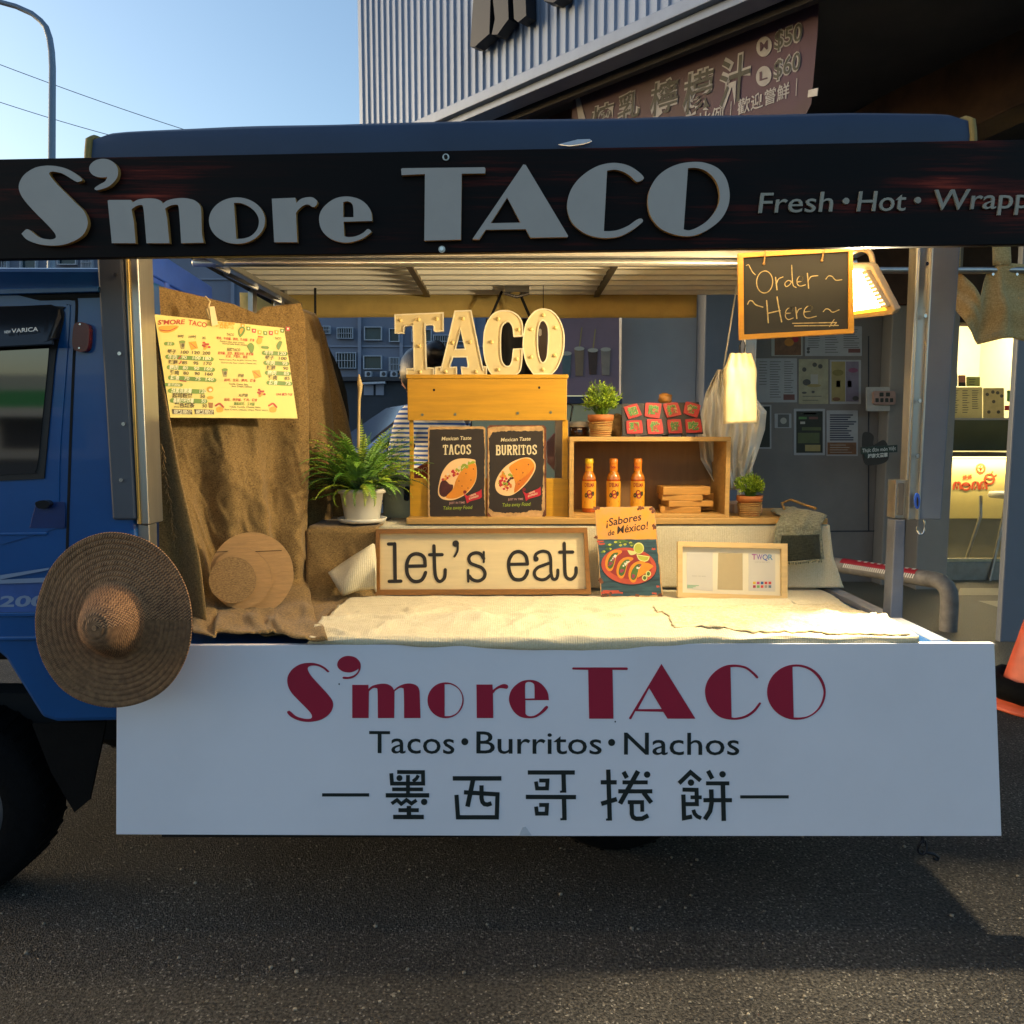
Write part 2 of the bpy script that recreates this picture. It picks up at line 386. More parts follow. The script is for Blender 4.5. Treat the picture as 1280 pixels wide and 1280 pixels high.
TERR = mat('exposed_aggregate', '#8d8268', .6, 0, .3, 130, .5, 160, col2='#37332a')
TILE = mat('pale_floor_tile', '#b7aa88', .4, 0, .06, 5)
mb = MB(); mb.add([(1.15, 4.7, .004), (6, 3.7, .004), (6, 9.6, .004), (1.15, 9.6, .004)], [(0, 1, 2, 3)], TERR)
tag(mb.build('pavement'), kind='structure')
mb = MB()
for (a, b_, c, d) in (((1200, 735), (1275, 735), (1275, 744), (1197, 744)), ((1222, 751), (1290, 751), (1290, 770), (1258, 762))):
    mb.add([G(*q, .008) for q in (a, b_, c, d)], [(0, 3, 2, 1)], TILE)
tag(mb.build('pavement_tiles'), kind='structure')

STONE = mat('pale_grit_stone', '#988f7e', .85, 0, .3, 40, .4, 80)
mb = MB()
for i in range(700):
    x, y = rng.uniform(-1.7, 1.7), rng.uniform(1.25, 2.6); r = rng.choice([.0016, .002, .0025, .0035, .005]) * rng.uniform(.7, 1.3)
    mb.ball((x, y, r * .4), r, STONE, 6, (1, 1, .6), .5, i)
tag(mb.build('loose_grit'), 'pale grit scattered over the asphalt before the truck', 'grit', kind='stuff')

# ================================================================ the food truck
T = thing('food_truck', 'blue mini truck opened up as a taco stall with a plank sign over its counter', 'food truck', (0, 2.8, 0))
FY = 2.04
flapf = FR((0, 2.03, .5), (0, -1, .03))
# --- side gate sign
mb = MB(); mb.slab(flapf, [(146, 812), (152, 807), (700, 805), (1243, 804), (1252, 1045), (700, 1045), (145, 1043)], -.018, 0, WHITE, back=True)
gate = mb.build('side_gate_board', T, weld=True, bevel=.003)
def child(m_, name, parent, **k):
    return m_.build(name, parent, **k)
def zz(pts, ox, oy, s): return [(ox + p[0] / s, oy + p[1] / s) + tuple(p[2:]) for p in pts]
C = 'c'
SMORE_L = dict(
 S=[(357,145),(330,120),(290,100),(240,92),(180,100),(130,130),(100,175),(98,225),(120,275),(165,325),(215,375),(245,410),(250,432),(235,442),(195,440),(150,425),(118,398),(105,392),(95,402),(120,430),(170,453),(230,461),(300,450),(350,420),(378,380),(380,335),(350,290),(300,235),(250,180),(228,145),(225,122),(245,110),(285,112),(320,128),(343,147),(352,150)],
 ap=[(445,180),(480,180),(515,168),(538,145),(541,128,C),(525,140),(490,152),(450,148),(420,130),(408,105),(418,75),(445,55),(480,49),(520,58),(548,85),(555,115),(545,150),(520,178),(490,191),(447,192)],
 m=[(502,230,C),(603,230,C),(603,255,C),(630,235),(680,223),(720,225),(750,242),(762,262,C),(790,240),(830,224),(870,222),(905,235),(920,260),(924,300),(928,437,C),(826,437,C),(824,270),(815,250),(795,250),(766,270,C),(764,437,C),(662,437,C),(660,270),(650,250),(630,251),(606,270,C),(604,437,C),(502,437,C)])
R_L=[(178,228,C),(278,228,C),(280,262,C),(310,240),(345,225),(370,230),(376,243),(368,254),(350,252),(325,250),(300,262),(281,285,C),(283,437,C),(180,437,C)]
E_L=[(631,325,C),(622,275),(590,230),(550,205),(505,199),(455,210),(405,250),(383,300),(385,345),(410,395),(450,428),(500,438),(550,432),(600,400),(625,372),(618,362),(605,368),(575,400),(540,422),(505,425),(488,415),(484,400),(484,325,C)]
EH_L=[(482,235),(490,215),(510,211),(532,220),(540,240),(541,315,C),(482,315,C)]
T_L=[(775,128,C),(780,121,C),(1120,121,C),(1125,130,C),(1118,137,C),(1028,136,C),(1034,441,C),(882,441,C),(876,136,C),(780,134,C)]
A_L=[(184,99,C),(396,441,C),(222,441,C),(194,398,C),(20,394,C),(-5,443,C),(-14,445,C),(-19,438,C)]
AH_L=[(107,250,C),(185,381,C),(36,382,C)]
C_L=[(788,180),(760,150),(710,115),(635,103),(570,115),(510,155),(470,210),(456,270),(468,335),(505,395),(560,435),(640,448),(710,435),(765,400),(800,355),(805,343),(797,340),(788,350),(755,390),(705,422),(650,435),(622,433,C),(615,119,C),(660,118),(710,130),(750,160),(778,188)]
OH_L=[(1002,117,C),(1050,117),(1110,138),(1165,190),(1195,260),(1190,320),(1160,380),(1110,420),(1060,433),(1010,434,C)]
mb = MB()
for k_ in SMORE_L: mb.slab(flapf, [cr(zz(SMORE_L[k_], 340, 810, 5))], 0, .0012, RED)
mb.slab(flapf, [zz(ell(1085, 326, 113, 112, 44), 340, 810, 5), cr(zz([(1079,226,C),(1120,228),(1165,255),(1188,300),(1186,350),(1160,400),(1120,423),(1079,426,C)], 340, 810, 5))], 0, .0012, RED)
mb.slab(flapf, [cr(zz(R_L, 560, 810, 5))], 0, .0012, RED)
mb.slab(flapf, [cr(zz(E_L, 560, 810, 5)), cr(zz(EH_L, 560, 810, 5))], 0, .0012, RED)
mb.slab(flapf, [cr(zz(T_L, 560, 810, 5))], 0, .0012, RED)
mb.slab(flapf, [cr(zz(A_L, 790, 810, 5)), cr(zz(AH_L, 790, 810, 5))], 0, .0012, RED)
mb.slab(flapf, [cr(zz(C_L, 790, 810, 5))], 0, .0012, RED)
mb.slab(flapf, [zz(ell(1027, 275, 183, 173, 48), 790, 810, 5), cr(zz(OH_L, 790, 810, 5))], 0, .0012, RED)
mb.build('red_lettering', gate)
mb = MB()
for t_, x0, x1, y0, y1 in (('Tacos', 461.5, 568, 941, 942), ('Burritos', 595.5, 752, 941.5, 942.5), ('Nachos', 780, 924, 943, 943.5)):
    mb.text(flapf, t_, x0, y0, x1, y1, 28, INK, .001, off=.004)
for x, y in ((581, 927), (764.5, 928)): mb.slab(flapf, [ell(x, y, 4.4, 4.4, 16)], 0, .001, INK)
mb.build('black_lettering', gate)
def stk(ox, oy, s, L_):
    mb = MB()
    for i, (wd, *pts) in enumerate(L_):
        if wd < 0: mb.slab(flapf, [ell(ox + pts[0][0] / s, oy + pts[0][1] / s, -wd / s, -wd / s, 18)], 0, .001, INK)
        else: mb.slab(flapf, [ribbon(zz(pts, ox, oy, s), wd / s, False)], 0, .001 + .00006 * i, INK)
    mb.build('chinese_lettering', gate)
stk(390, 950, 8, [(32,(102,348),(572,348)),(38,(852,119),(1110,121),(1112,235),(800,235),(793,132)),(-30,(875,180)),(38,(960,150),(960,345)),(34,(1063,152),(1045,185),(1010,212)),(36,(802,292),(1110,292)),(42,(738,352),(1172,352)),(34,(797,435),(850,398),(893,438),(945,398),(995,435),(1045,400)),(-32,(1122,418)),(38,(865,500),(1068,500)),(44,(970,458),(970,552)),(42,(812,568),(1118,568))])
stk(550, 950, 8, [(44,(128,183),(614,183)),(46,(330,200),(275,465)),(42,(240,322),(575,342),(568,572),(180,572),(165,348)),(42,(415,253),(415,380),(425,420),(445,440),(475,445),(515,432))])
stk(640, 950, 8, [(42,(158,124),(628,124)),(44,(515,140),(520,325)),(20,(480,318),(515,312)),(38,(272,204),(355,204),(350,283),(250,283),(240,215)),(42,(138,368),(640,370)),(44,(520,385),(525,600)),(20,(483,592),(525,588)),(38,(272,448),(350,448),(345,535),(250,535),(240,465))])
stk(740, 950, 8, [(44,(162,95),(178,605)),(20,(140,596),(178,592)),(42,(87,222),(247,222)),(44,(92,437),(248,390)),(44,(315,118),(348,178)),(46,(460,110),(280,435)),(-32,(551,145)),(38,(305,222),(556,222)),(40,(262,312),(602,312)),(44,(515,325),(592,425)),(38,(358,420),(500,420),(502,515)),(42,(395,420),(398,540),(410,570),(440,586),(500,585),(562,553))])
stk(840, 950, 8, [(42,(70,232),(185,122),(285,205)),(-32,(189,225)),(40,(105,295),(245,298),(248,440),(135,440)),(36,(185,372),(296,372)),(42,(113,345),(120,580),(200,565)),(38,(213,497),(225,535),(250,562),(290,580)),(44,(360,108),(402,185)),(-32,(505,142)),(38,(340,232),(572,232)),(44,(508,240),(517,607)),(40,(314,400),(598,400)),(44,(392,293),(395,430),(380,510),(328,592)),(30,(682,367),(1165,367))])
mb = MB()
mb.slab(flapf, [(649, 1044), (653, 1034), (657, 1033), (664, 1043.5)], 0, .0015, mat('white_scuff', '#b9bdc4', .6))
mb.build('scuff_mark', gate)
for x, y in ((424, 855), (769, 902)): mb = MB(); mb.slab(flapf, [ell(x, y, .9, 1.1, 8)], 0, .001, INK); mb.build('scuff_mark', gate)

# --- cargo bed, chassis, wheels
mb = MB()
mb.box((-1.02, 2.06, .66), (1.135, 3.52, .765), BLUE)
mb.box((1.0, 2.052, .735), (1.16, 2.30, .782), BLUE)
bed = mb.build('cargo_bed', T, bevel=.008)
mb = MB(); mb.bar((1.125, 2.06, .775), (1.125, 3.52, .775), .045, .02, mat('pale_bed_edge', '#8f9096', .5)); mb.bar((1.13, 2.054, .735), (1.2, 2.054, .735), .03, .05, BLUE)
mb.build('bed_edge_trim', bed, bevel=.003)
mb = MB()
for y in (2.35, 3.2): mb.box((-2.3, y - .05, .42), (1.05, y + .05, .56), DARK)
mb.box((-.98, 2.14, .20), (-.02, 3.40, .66), DARK); mb.box((-.02, 2.68, .22), (1.05, 3.1, .66), DARK); mb.box((.64, 2.2, .21), (1.05, 3.4, .66), DARK); mb.box((-1.0, 2.06, .5), (1.1, 2.10, .70), DARK)  # unseen low boxes, added to block light reaching under the truck
mb.build('chassis_and_light_block', T)
RIM = mat('steel_wheel_rim', '#6a6c70', .45, .6, .1)
def wheel(x, y, side):
    mb = MB(); M_ = Matrix.Rotation(R(90), 3, 'X'); r = .27
    mb.lathe([(r * .62, -.08), (r * .93, -.085), (r, -.06), (r, .06), (r * .93, .085), (r * .62, .08)], (x, y, r), TYREM, 40, M_)
    for k in range(40):
        a = 2 * pi * k / 40
        mb.bar((x + cos(a) * (r + .001), y - .06, r + sin(a) * (r + .001)), (x + cos(a + .09) * (r + .001), y + .06, r + sin(a + .09) * (r + .001)), .012, .006, TYREM, (cos(a), 0, sin(a)))
    ty = mb.build('wheel', T)
    mb = MB(); mb.lathe([(0, -.03), (r * .2, -.05), (r * .3, -.02), (r * .5, .0), (r * .62, -.075), (r * .64, .07)], (x, y, r), RIM, 30, M_)
    mb.build('rim', ty)
wheel(-1.60, 2.24, 0); wheel(-1.60, 3.32, 1); wheel(.33, 2.5, 0); wheel(.33, 3.2, 1)
mb = MB(); fr = FR((0, 2.13, .4)); mb.slab(fr, [(40, 905), (132, 902), (128, 925), (112, 1000), (93, 1016), (64, 966)], -.008, 0, BLK, back=True); mb.build('mud_flap', T)

# --- cab
CY = 2.10
cf = FR((0, CY, 1))
def cpx(l): return [(p.x, p.z) for p in (cf.px(x, y) for x, y in l)]
prof = cpx([(163, 902), (70, 903), (52, 897), (0, 832)])
prof = [(-.998, .55), prof[1], prof[2], (-1.36, .72), (-1.47, .82), (-1.75, .84), (-1.95, .7), (-2.02, .5), (-2.55, .5), (-2.62, .8), (-2.5, 1.15), (-2.15, 1.72), (-2.0, 1.75), (-.998, 1.748)]
mb = MB(); k_ = len(prof)
def inset(y):
    return [(x + (0.0 if z < 1.15 else 0), z) for x, z in prof]
ys = [CY, 3.46]
mb.v = [V((x, y, z)) for y in ys for x, z in prof]
i0 = mb.mi(BLUE)
for i in range(k_): mb.f.append((i, (i + 1) % k_, k_ + (i + 1) % k_, k_ + i)); mb.m.append(i0); mb.sm.append(False)
for t_ in tessellate_polygon([[V((x, CY, z)) for x, z in prof]]): mb.f += [tuple(t_), tuple(j + k_ for j in reversed(t_))]; mb.m += [i0, i0]; mb.sm += [False, False]
cab = mb.build('cab', T, bevel=.03)
# roof gutter and pressings on the cab side
mb = MB()
mb.slab(cf, [(-60, 371), (125, 366), (125, 372), (-60, 378)], -.002, .001, mat('dark_gutter_seam', '#0a1018', .8)); mb.build('roof_gutter_seam', cab); mb = MB()  # dark strip along the lower edge of the gutter
mb.slab(cf, [(-60, 363), (126, 359), (126, 366), (-60, 371)], 0, .014, BLUE); mb.build('roof_gutter', cab, bevel=.002); mb = MB()
mb.slab(cf, [(-80, 667), (60, 665), (60, 668.5), (-80, 670.5)], 0, .006, BLUE); mb.build('side_pressing', cab, bevel=.002); mb = MB()
mb.slab(cf, [(-80, 797), (58, 795), (58, 799), (-80, 801)], 0, .008, BLUE); mb.build('side_pressing', cab, bevel=.002); mb = MB()
mb.slab(cf, [(-80, 766), (58, 765), (58, 770), (-80, 771)], 0, .006, BLUE)
mb.build('side_pressing', cab, bevel=.002)
gap = MB(); seam = mat('door_gap_black', '#05070a', .9)
gap.slab(cf, [ribbon(cr([(-60, 377), (60, 374), (90, 374), (96, 381), (93, 440), (88, 560), (84, 690), (84, 720)], False, 5), 3.2, False)], 0, .0015, seam)
gap.build('door_gap', cab)
door = MB()
door.slab(cf, [cr([(-60, 384), (70, 380), (84, 382), (88, 390), (82, 480), (76, 560), (74, 640), (72, 660), (-60, 662)], True, 4)], 0, .003, BLUE)
door = door.build('door', T)
mb = MB(); mb.slab(cf, [cr([(-60, 384, C), (70, 383), (80, 388), (81, 400), (72, 440), (66, 500), (57, 598, C), (-60, 604, C)], True, 4)], .002, .008, mat('window_rubber', '#0b0d10', .6))
mb.build('window_seal', door)
mb = MB(); mb.slab(cf, [cr([(-60, 432, C), (61, 430), (64, 434), (58, 500), (50, 578), (46, 589), (40, 592), (-60, 596, C)], True, 4)], .007, .010, GLASS)
mb.build('window_glass', door)
mb = MB()
pts = [[(-60, 388), (68, 382), (78, 387), (80, 398), (77, 424)], [(-60, 437), (62, 431), (70, 429), (74, 427), (76, 425)]]
f2 = [[cf.px(x, y, .012) for x, y in pts[0]], [cf.px(x, y, .04) for x, y in pts[1]]]
mb.grid(lambda u, v_: (f2[0][round(u * 4)].lerp(f2[1][round(u * 4)], v_)), 4, 1, VISOR, False)
mb.slab(FR(f2[1][1], (0, -1, .3)), [(-60, 426), (64, 421), (66, 430), (-60, 436)], -.004, 0, VISOR)
vis = mb.build('window_visor', door, solid=.004)
mb = MB(); vf = FR(cf.px(20, 412, .029), (0, -1, .62)); mb.text(vf, 'VARICA', 16, 418, 49, 415.5, 5.2, PAPERW, .0055, off=.01); mb.text(vf, 'NEW', 7, 418.5, 15, 418, 3.4, PAPERW, .0055, off=.02)
mb.build('visor_lettering', vis)
mb = MB()
mb.slab(cf, [cr([(96, 412), (99, 405), (107, 404), (115, 408), (116, 420), (114, 436), (108, 440.5), (99, 439), (95, 432)], True, 5)], 0, .018, ORANGE_G)
ml = mb.build('marker_lamp', T, weld=True, bevel=.004)
mb = MB(); mb.slab(cf, [ell(105, 406.5, 1.2, 1.2, 10)], .017, .02, CHROME); mb.slab(cf, [ell(104, 436, 1.2, 1.2, 10)], .017, .02, CHROME); mb.build('lamp_screw', ml)
mb = MB(); mb.slab(cf, [cr([(38, 660, C), (45, 634), (50, 630), (76, 627), (82, 632), (82, 660, C)], True, 4)], 0, .004, mat('handle_recess', '#0e2f66', .3, coat=.5))
mb.slab(cf, [cr([(50, 628), (55, 625), (64, 625), (68, 630), (62, 635), (53, 634)], True, 4)], .004, .022, VISOR)
mb.build('handle', door, weld=True, bevel=.002)
DECAL = mat('silver_stripe_decal', '#7d8ea8', .4, 0, .05)
mb = MB()
mb.slab(cf, [(-60, 728), (64, 709), (62, 712), (-60, 736)], .006, .0075, DECAL); mb.slab(cf, [(-60, 727), (70, 721), (70, 727), (-60, 731)], .006, .0075, DECAL)
mb.slab(cf, [(-60, 732), (60, 728), (60, 764), (-60, 766)], .001, .003, mat('decal_band', '#33599c', .4))
mb.text(cf, '1200', -14, 758, 58, 757, 13, DECAL, .004, off=.03, shear=.25)
mb.build('stripe_decal', door)

# --- posts with vinyl covers
def slantbar(mb, q0, q1, q2, q3, Y, d, m):           # four pixel corners of the front face, depth d
    a, b_, c, e = (P(*q, Y) for q in (q0, q1, q2, q3)); k = V((0, d, 0))
    mb.add([a, b_, c, e, a + k, b_ + k, c + k, e + k], [(0, 3, 2, 1), (4, 5, 6, 7), (0, 1, 5, 4), (1, 2, 6, 5), (2, 3, 7, 6), (3, 0, 4, 7)], m)
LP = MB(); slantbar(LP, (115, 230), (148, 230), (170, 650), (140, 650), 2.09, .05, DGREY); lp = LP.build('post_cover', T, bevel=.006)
mb = MB(); slantbar(mb, (149, 230), (168, 230), (186, 656), (171, 656), 2.10, .09, ALU); slantbar(mb, (171, 656), (186, 656), (190, 800), (176, 800), 2.12, .05, ALU)
slantbar(mb, (152, 230), (156, 230), (175, 656), (172, 656), 2.092, .01, mat('gold_edge_trim', '#a58a4c', .3, .7))
mb.build('post', T, bevel=.004)
mb = MB(); lf = FR((0, 2.088, 1))
for x, y in ((145, 343.5), (150, 442), (155, 530), (152, 600)): mb = MB(); mb.slab(lf, [ell(x, y, 2.4, 2.4, 14)], 0, .004, CHROME); mb.build('post_screw', lp)
RYB = 2.30
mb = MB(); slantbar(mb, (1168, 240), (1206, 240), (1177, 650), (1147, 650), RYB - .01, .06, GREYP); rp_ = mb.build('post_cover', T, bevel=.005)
mb = MB(); slantbar(mb, (1152, 240), (1172, 240), (1149, 650), (1135, 650), RYB, .06, ALU)
slantbar(mb, (1150, 240), (1153, 240), (1136, 600), (1133, 600), RYB - .012, .012, ALU); slantbar(mb, (1168, 240), (1171, 240), (1150, 650), (1147, 650), RYB - .012, .012, ALU)
mb.build('post', T, bevel=.003)
mb = MB(); slantbar(mb, (1119, 650), (1132, 650), (1128, 790), (1112, 790), RYB + .01, .05, mat('blue_grey_post_paint', '#5c6270', .6)); mb.build('lower_post', T, bevel=.003)
mb = MB(); slantbar(mb, (1120, 600), (1134, 600), (1132, 648), (1118, 648), RYB + .02, .05, ALU); slantbar(mb, (1123, 604), (1131, 604), (1129, 644), (1121, 644), RYB + .017, .01, mat('bracket_dark_face', '#6b655b', .5)); mb.build('post_bracket', T, bevel=.002)  # smaller darker face set on the bracket front
mb = MB(); rf = FR((0, RYB - .013, 1))
mb.slab(rf, [ell(1145.5, 626, 3.4, 10, 18)], 0, .006, BLUE2); mb.slab(rf, [ell(1145.5, 627, 1.3, 6, 12)], .006, .0065, DARK)
mb.build('post_latch', rp_)
for x, y in ((1158, 330), (1156, 395), (1149, 501), (1146, 570)): mb = MB(); mb.slab(rf, [ell(x, y, 2, 2.6, 12)], 0, .005, CHROME); mb.build('post_screw', rp_)
mb = MB(); mb.tube([P(x, y, RYB) for x, y in cr([(1154, 648), (1156, 655), (1155, 664), (1151, 668), (1147, 664), (1146, 658)], False, 4)], .0028, CHROME, 8); mb.build('hook', T)
for nm, x0 in (('rear_post', -.98), ('rear_post', 1.0)):
    mb = MB(); mb.box((x0 - .02, 3.42, .765), (x0 + .03, 3.48, 1.95), ALU); mb.build(nm, T, bevel=.004)

# --- headboard behind the drape: blue guard frame
mb = MB()
mb.bar(P(168, 316, 2.2), P(262, 372, 2.85), .02, .075, BLUE2); mb.bar(P(176, 352, 2.25), P(262, 385, 2.9), .02, .05, BLUE2)
for x, y, Y in ((172, 316, 2.23), (203, 338, 2.42), (236, 356, 2.66)): mb.bar(P(x, y, Y), P(x, y, Y) - V((0, 0, .35)), .03, .03, BLUE2)
mb.build('guard_frame', T, bevel=.004)
mb = MB(); mb.tube([P(182, 335, 2.3), P(185, 350, 2.3), P(178, 358, 2.3), P(171, 356, 2.3)], .007, VISOR, 8); mb.build('guard_hook', T)

# --- roof: curved tarpaulin over a frame, ribbed ceiling, rails, valance
mb = MB()
xl = P(118, 170, 2.05).x; xr = P(1207, 165, 2.05).x
rpf = [(2.03, 1.93), (2.02, 1.99), (2.022, 2.05), (2.032, 2.088), (2.07, 2.108), (2.4, 2.14), (2.9, 2.14), (3.3, 2.10), (3.5, 2.02), (3.53, 1.93)]
def roofp(u, v_):
    k = v_ * (len(rpf) - 1); i = min(int(k), len(rpf) - 2); f = k - i
    y = rpf[i][0] * (1 - f) + rpf[i + 1][0] * f; z = rpf[i][1] * (1 - f) + rpf[i + 1][1] * f
    sag = .012 * (abs(u - .5) * 2) ** 6
    e_ = .010 * max(0, (abs(u - .5) - .475) / .025) ** 2 if v_ > .15 else 0
    return V((xl + (xr - xl) * u, y, z + .046 * u - .032 - sag - e_ + .003 * nz(u * 9, v_ * 4)))
mb.grid(roofp, 60, 18, TARP)
roof = mb.build('tarpaulin_roof', T)
for u in (0, 1):
    mb = MB(); mb.tube([roofp(u, i / 24) + V((.004 if u else -.004, 0, 0)) for i in range(25)], .009, GOLD, 8); mb.build('roof_piping', roof)
for u in (0, 1):
    mb = MB(); pts = [roofp(u, i / 24) for i in range(25)]; mb.poly([pts], TARP); mb.build('roof_end', roof)
mb = MB(); f3 = FR((0, 2.012, 2)); mb.slab(f3, [(698, 181), (722, 175), (737, 174.5), (740, 177), (730, 180), (712, 183)], 0, .004, mat('white_tie_tab', '#c9d2de', .4)); mb.build('tie_tab', roof)
# ceiling
def cq(x, y): return CAM + ray(x, y) * ((1.935 - CH) / ray(x, y).z)
ZC = 1.925
cl = [V((-1.07, 2.06, ZC)), V((1.12, 2.06, ZC)), V((1.10, 3.5, ZC)), V((-1.03, 3.5, ZC))]
mb = MB()
mb.add([p + V((0, 0, .006)) for p in cl], [(0, 3, 2, 1)], CEIL)
ceil_ = mb.build('ceiling_panel', T)
mb = MB()
for i in range(19):
    y = 2.1 + i * .105
    if y < 3.48: mb.box((-1.05, y - .008, ZC - .012), (1.1, y + .008, ZC + .004), CEIL)
mb.build('ceiling_rib', ceil_, bevel=.002)
mb = MB()
for x in (-.36, .36): mb = MB(); mb.box((x - .011, 2.62, ZC - .02), (x + .011, 3.5, ZC - .0055), mat('dark_steel_strap', '#7a6a4c', .5, .3)); mb.build('ceiling_strap', ceil_)
mb = MB()
mb.box((-1.02, 2.60, ZC - .045), (1.1, 2.64, ZC - .004), ALUH); mb.tube([(-1.02, 2.62, ZC - .058), (1.1, 2.62, ZC - .058)], .012, ALUH, 12)
mb.build('ceiling_rail', T, bevel=.004)
mb = MB(); mb.box((-.03, 3.3, ZC - .03), (.07, 3.36, ZC - .006), CHROME); mb.tube([(-.03, 3.33, ZC - .03), (.02, 3.33, ZC - .045), (.07, 3.33, ZC - .03)], .006, CHROME, 8); mb.build('ceiling_latch', T)
mb = MB()
for x, z in ((-1.06, ZC), (-.99, ZC - .03), (-.94, ZC - .055)): mb.bar((x, 2.06, z), (x + .03, 3.5, z), .028, .022, ALU)
for y in (2.3, 2.6, 2.9, 3.2): mb.bar((-1.06, y, ZC - .012), (-.93, y + .1, ZC - .07), .012, .02, ALU)
mb.build('side_rail', T, bevel=.003); mb = MB()
for x in (1.08,): mb.bar((x, 2.06, ZC - .02), (x, 3.5, ZC - .02), .04, .05, ALU)
mb.build('side_rail', T, bevel=.003)
mb = MB(); mb.slab(FR((0, 3.2, 1)), [(310, 362), (316, 362), (316, 392), (310, 392)], -.05, 0, ALU, back=True); mb.build('rail_bracket', T)
mb = MB()
vl, vr = P(300, 380, 3.49), P(871, 370, 3.49)
def val(u, v_):
    return V((vl.x + (vr.x - vl.x) * u, 3.49 + .008 * nz(u * 6, v_ * 2) * v_, ZC - .0 - v_ * (.105 + .006 * nz(u * 5, 3))))
mb.grid(val, 50, 6, CANVAS); mb.build('canvas_valance', T, solid=.003)

# --- plank sign with raised letters
ff_ = FR((0, 1.90, 1.9), (0, -1, -.02))
mb = MB(); mb.slab(ff_, [(-190, 202.5), (1480, 170.5), (1480, 303), (-190, 327)], -.022, 0, SIGNWOOD, back=True)
fas = mb.build('plank_sign_board', T, weld=True, bevel=.002)
S_F=[(535,235),(505,205),(450,172),(390,153),(320,147),(250,157),(190,190),(155,230),(140,280),(155,330),(190,380),(250,445),(310,505),(355,555),(370,580),(365,598),(330,605),(270,592),(225,560),(205,545),(185,543),(157,570,C),(190,605),(250,630),(320,642),(400,640),(470,620),(530,585),(560,540),(568,490),(545,430),(500,385),(440,325),(380,265),(335,210),(332,190),(352,184),(400,192),(440,212),(485,240),(508,248)]
AP_F=[(615,297),(640,297),(700,275),(745,230),(757,185),(745,145),(710,115),(665,104),(615,115),(582,145),(580,180),(605,208),(645,220),(690,218,C),(675,245),(640,265),(612,285)]
M_F=[(692,365,C),(700,360,C),(835,360,C),(848,375,C),(880,358),(930,350),(985,352),(1020,365),(1035,382,C),(1065,362),(1120,350),(1175,349),(1230,362),(1262,390),(1272,430),(1276,560),(1287,625,C),(1148,628,C),(1140,500),(1132,405),(1120,390),(1095,391),(1065,402),(1048,415,C),(1060,470,C),(1075,628,C),(932,628,C),(922,500),(912,405),(895,391),(865,400),(840,418,C),(855,500,C),(865,628,C),(717,628,C),(715,600,C)]
OH_F=[(275,378,C),(320,380),(375,405),(415,445),(430,490),(420,540),(385,580),(340,598),(290,602,C)]
R_F=[(510,352,C),(655,346,C),(663,378,C),(690,354),(730,343),(765,345),(790,365),(790,385),(775,402),(760,402),(735,388),(705,395),(675,420),(660,440,C),(668,622,C),(525,622,C)]
E_F=[(1133,490,C),(1125,430),(1090,380),(1040,350),(970,338),(900,352),(840,395),(808,445),(805,500),(825,555),(875,600),(940,622),(1000,622),(1070,600),(1115,570),(1127,555),(1105,540),(1075,565),(1030,585),(985,590),(960,585,C),(955,495,C)]
EH_F=[(953,374,C),(978,368),(1005,380),(1015,410),(1017,467,C),(953,467,C)]
T_F=[(62,168,C),(70,163,C),(578,157,C),(585,165,C),(583,195,C),(438,197,C),(433,606,C),(206,612,C),(210,199,C),(65,206,C)]
A_F=[(820,140,C),(835,142,C),(1098,582,C),(1095,590,C),(865,594,C),(835,541,C),(587,545,C),(545,606,C),(505,602,C)]
AH_F=[(720,345,C),(803,500,C),(618,504,C)]
C_F=[(518,225),(485,185),(430,150),(370,133),(310,131),(235,148),(160,190),(100,245),(60,310),(42,385),(50,450),(80,510),(140,560),(210,588),(290,596),(370,585),(440,550),(495,510),(513,490),(500,475),(470,485),(420,520),(360,545),(310,553),(270,553,C),(290,178,C),(340,172),(390,185),(435,212),(475,247)]
O_F=[(820,124),(900,130),(980,165),(1030,230),(1050,320),(1040,400),(1000,475),(930,535),(850,575),(780,585),(700,572),(620,535),(565,470),(543,390),(550,310),(590,230),(650,175),(730,138)]
OHH_F=[(792,162,C),(850,162),(910,185),(960,235),(985,300),(985,370),(960,430),(910,490),(850,530),(800,548),(765,543,C)]
LH = .014
def letter(loops):
    mb = MB(); mb.slab(ff_, loops, .001, LH, LETTER, LETTERS); mb.build('raised_letter', fas)
letter([cr(zz(S_F, 0, 180, 5))]); letter([cr(zz(AP_F, 0, 180, 5))]); letter([cr(zz(M_F, 0, 180, 5))])
letter([zz(ell(294, 488, 174, 144, 48), 240, 180, 5), cr(zz(OH_F, 240, 180, 5))])
letter([cr(zz(R_F, 240, 180, 5))]); letter([cr(zz(E_F, 240, 180, 5)), cr(zz(EH_F, 240, 180, 5))])
letter([cr(zz(T_F, 490, 180, 5))]); letter([cr(zz(A_F, 490, 180, 5)), cr(zz(AH_F, 490, 180, 5))])
letter([cr(zz(C_F, 700, 180, 5))]); letter([cr(zz(O_F, 700, 180, 5)), cr(zz(OHH_F, 700, 180, 5))])
SM = mat('small_raised_lettering', '#9c9686', .5)
for t_, x0, x1, yb in (('Fresh', 947, 1039, 267), ('Hot', 1070, 1130, 265), ('Wrapped', 1164, 1326, 263)):
    mb = MB(); mb.text(ff_, t_, x0, yb, x1, yb - (x1 - x0) * .02, 25.5, SM, .001, off=.002, shear=.13, ext=.005); mb.build('small_lettering', fas)
for x, y in ((1056.5, 252), (1146, 251)): mb = MB(); mb.slab(ff_, [ell(x, y, 4, 4, 14)], 0, .006, SM); mb.build('bullet_point', fas)
mb = MB()
for x, y in ((557.5, 197), (552.5, 312)): mb = MB(); mb.slab(ff_, [ell(x, y, 4.3, 4.3, 18)], 0, .004, ALU); mb.slab(ff_, [ell(x, y, 2.4, 2.4, 12)], .004, .009, CHROME if y > 300 else DARK); mb.build('bolt', fas)
mb = MB()
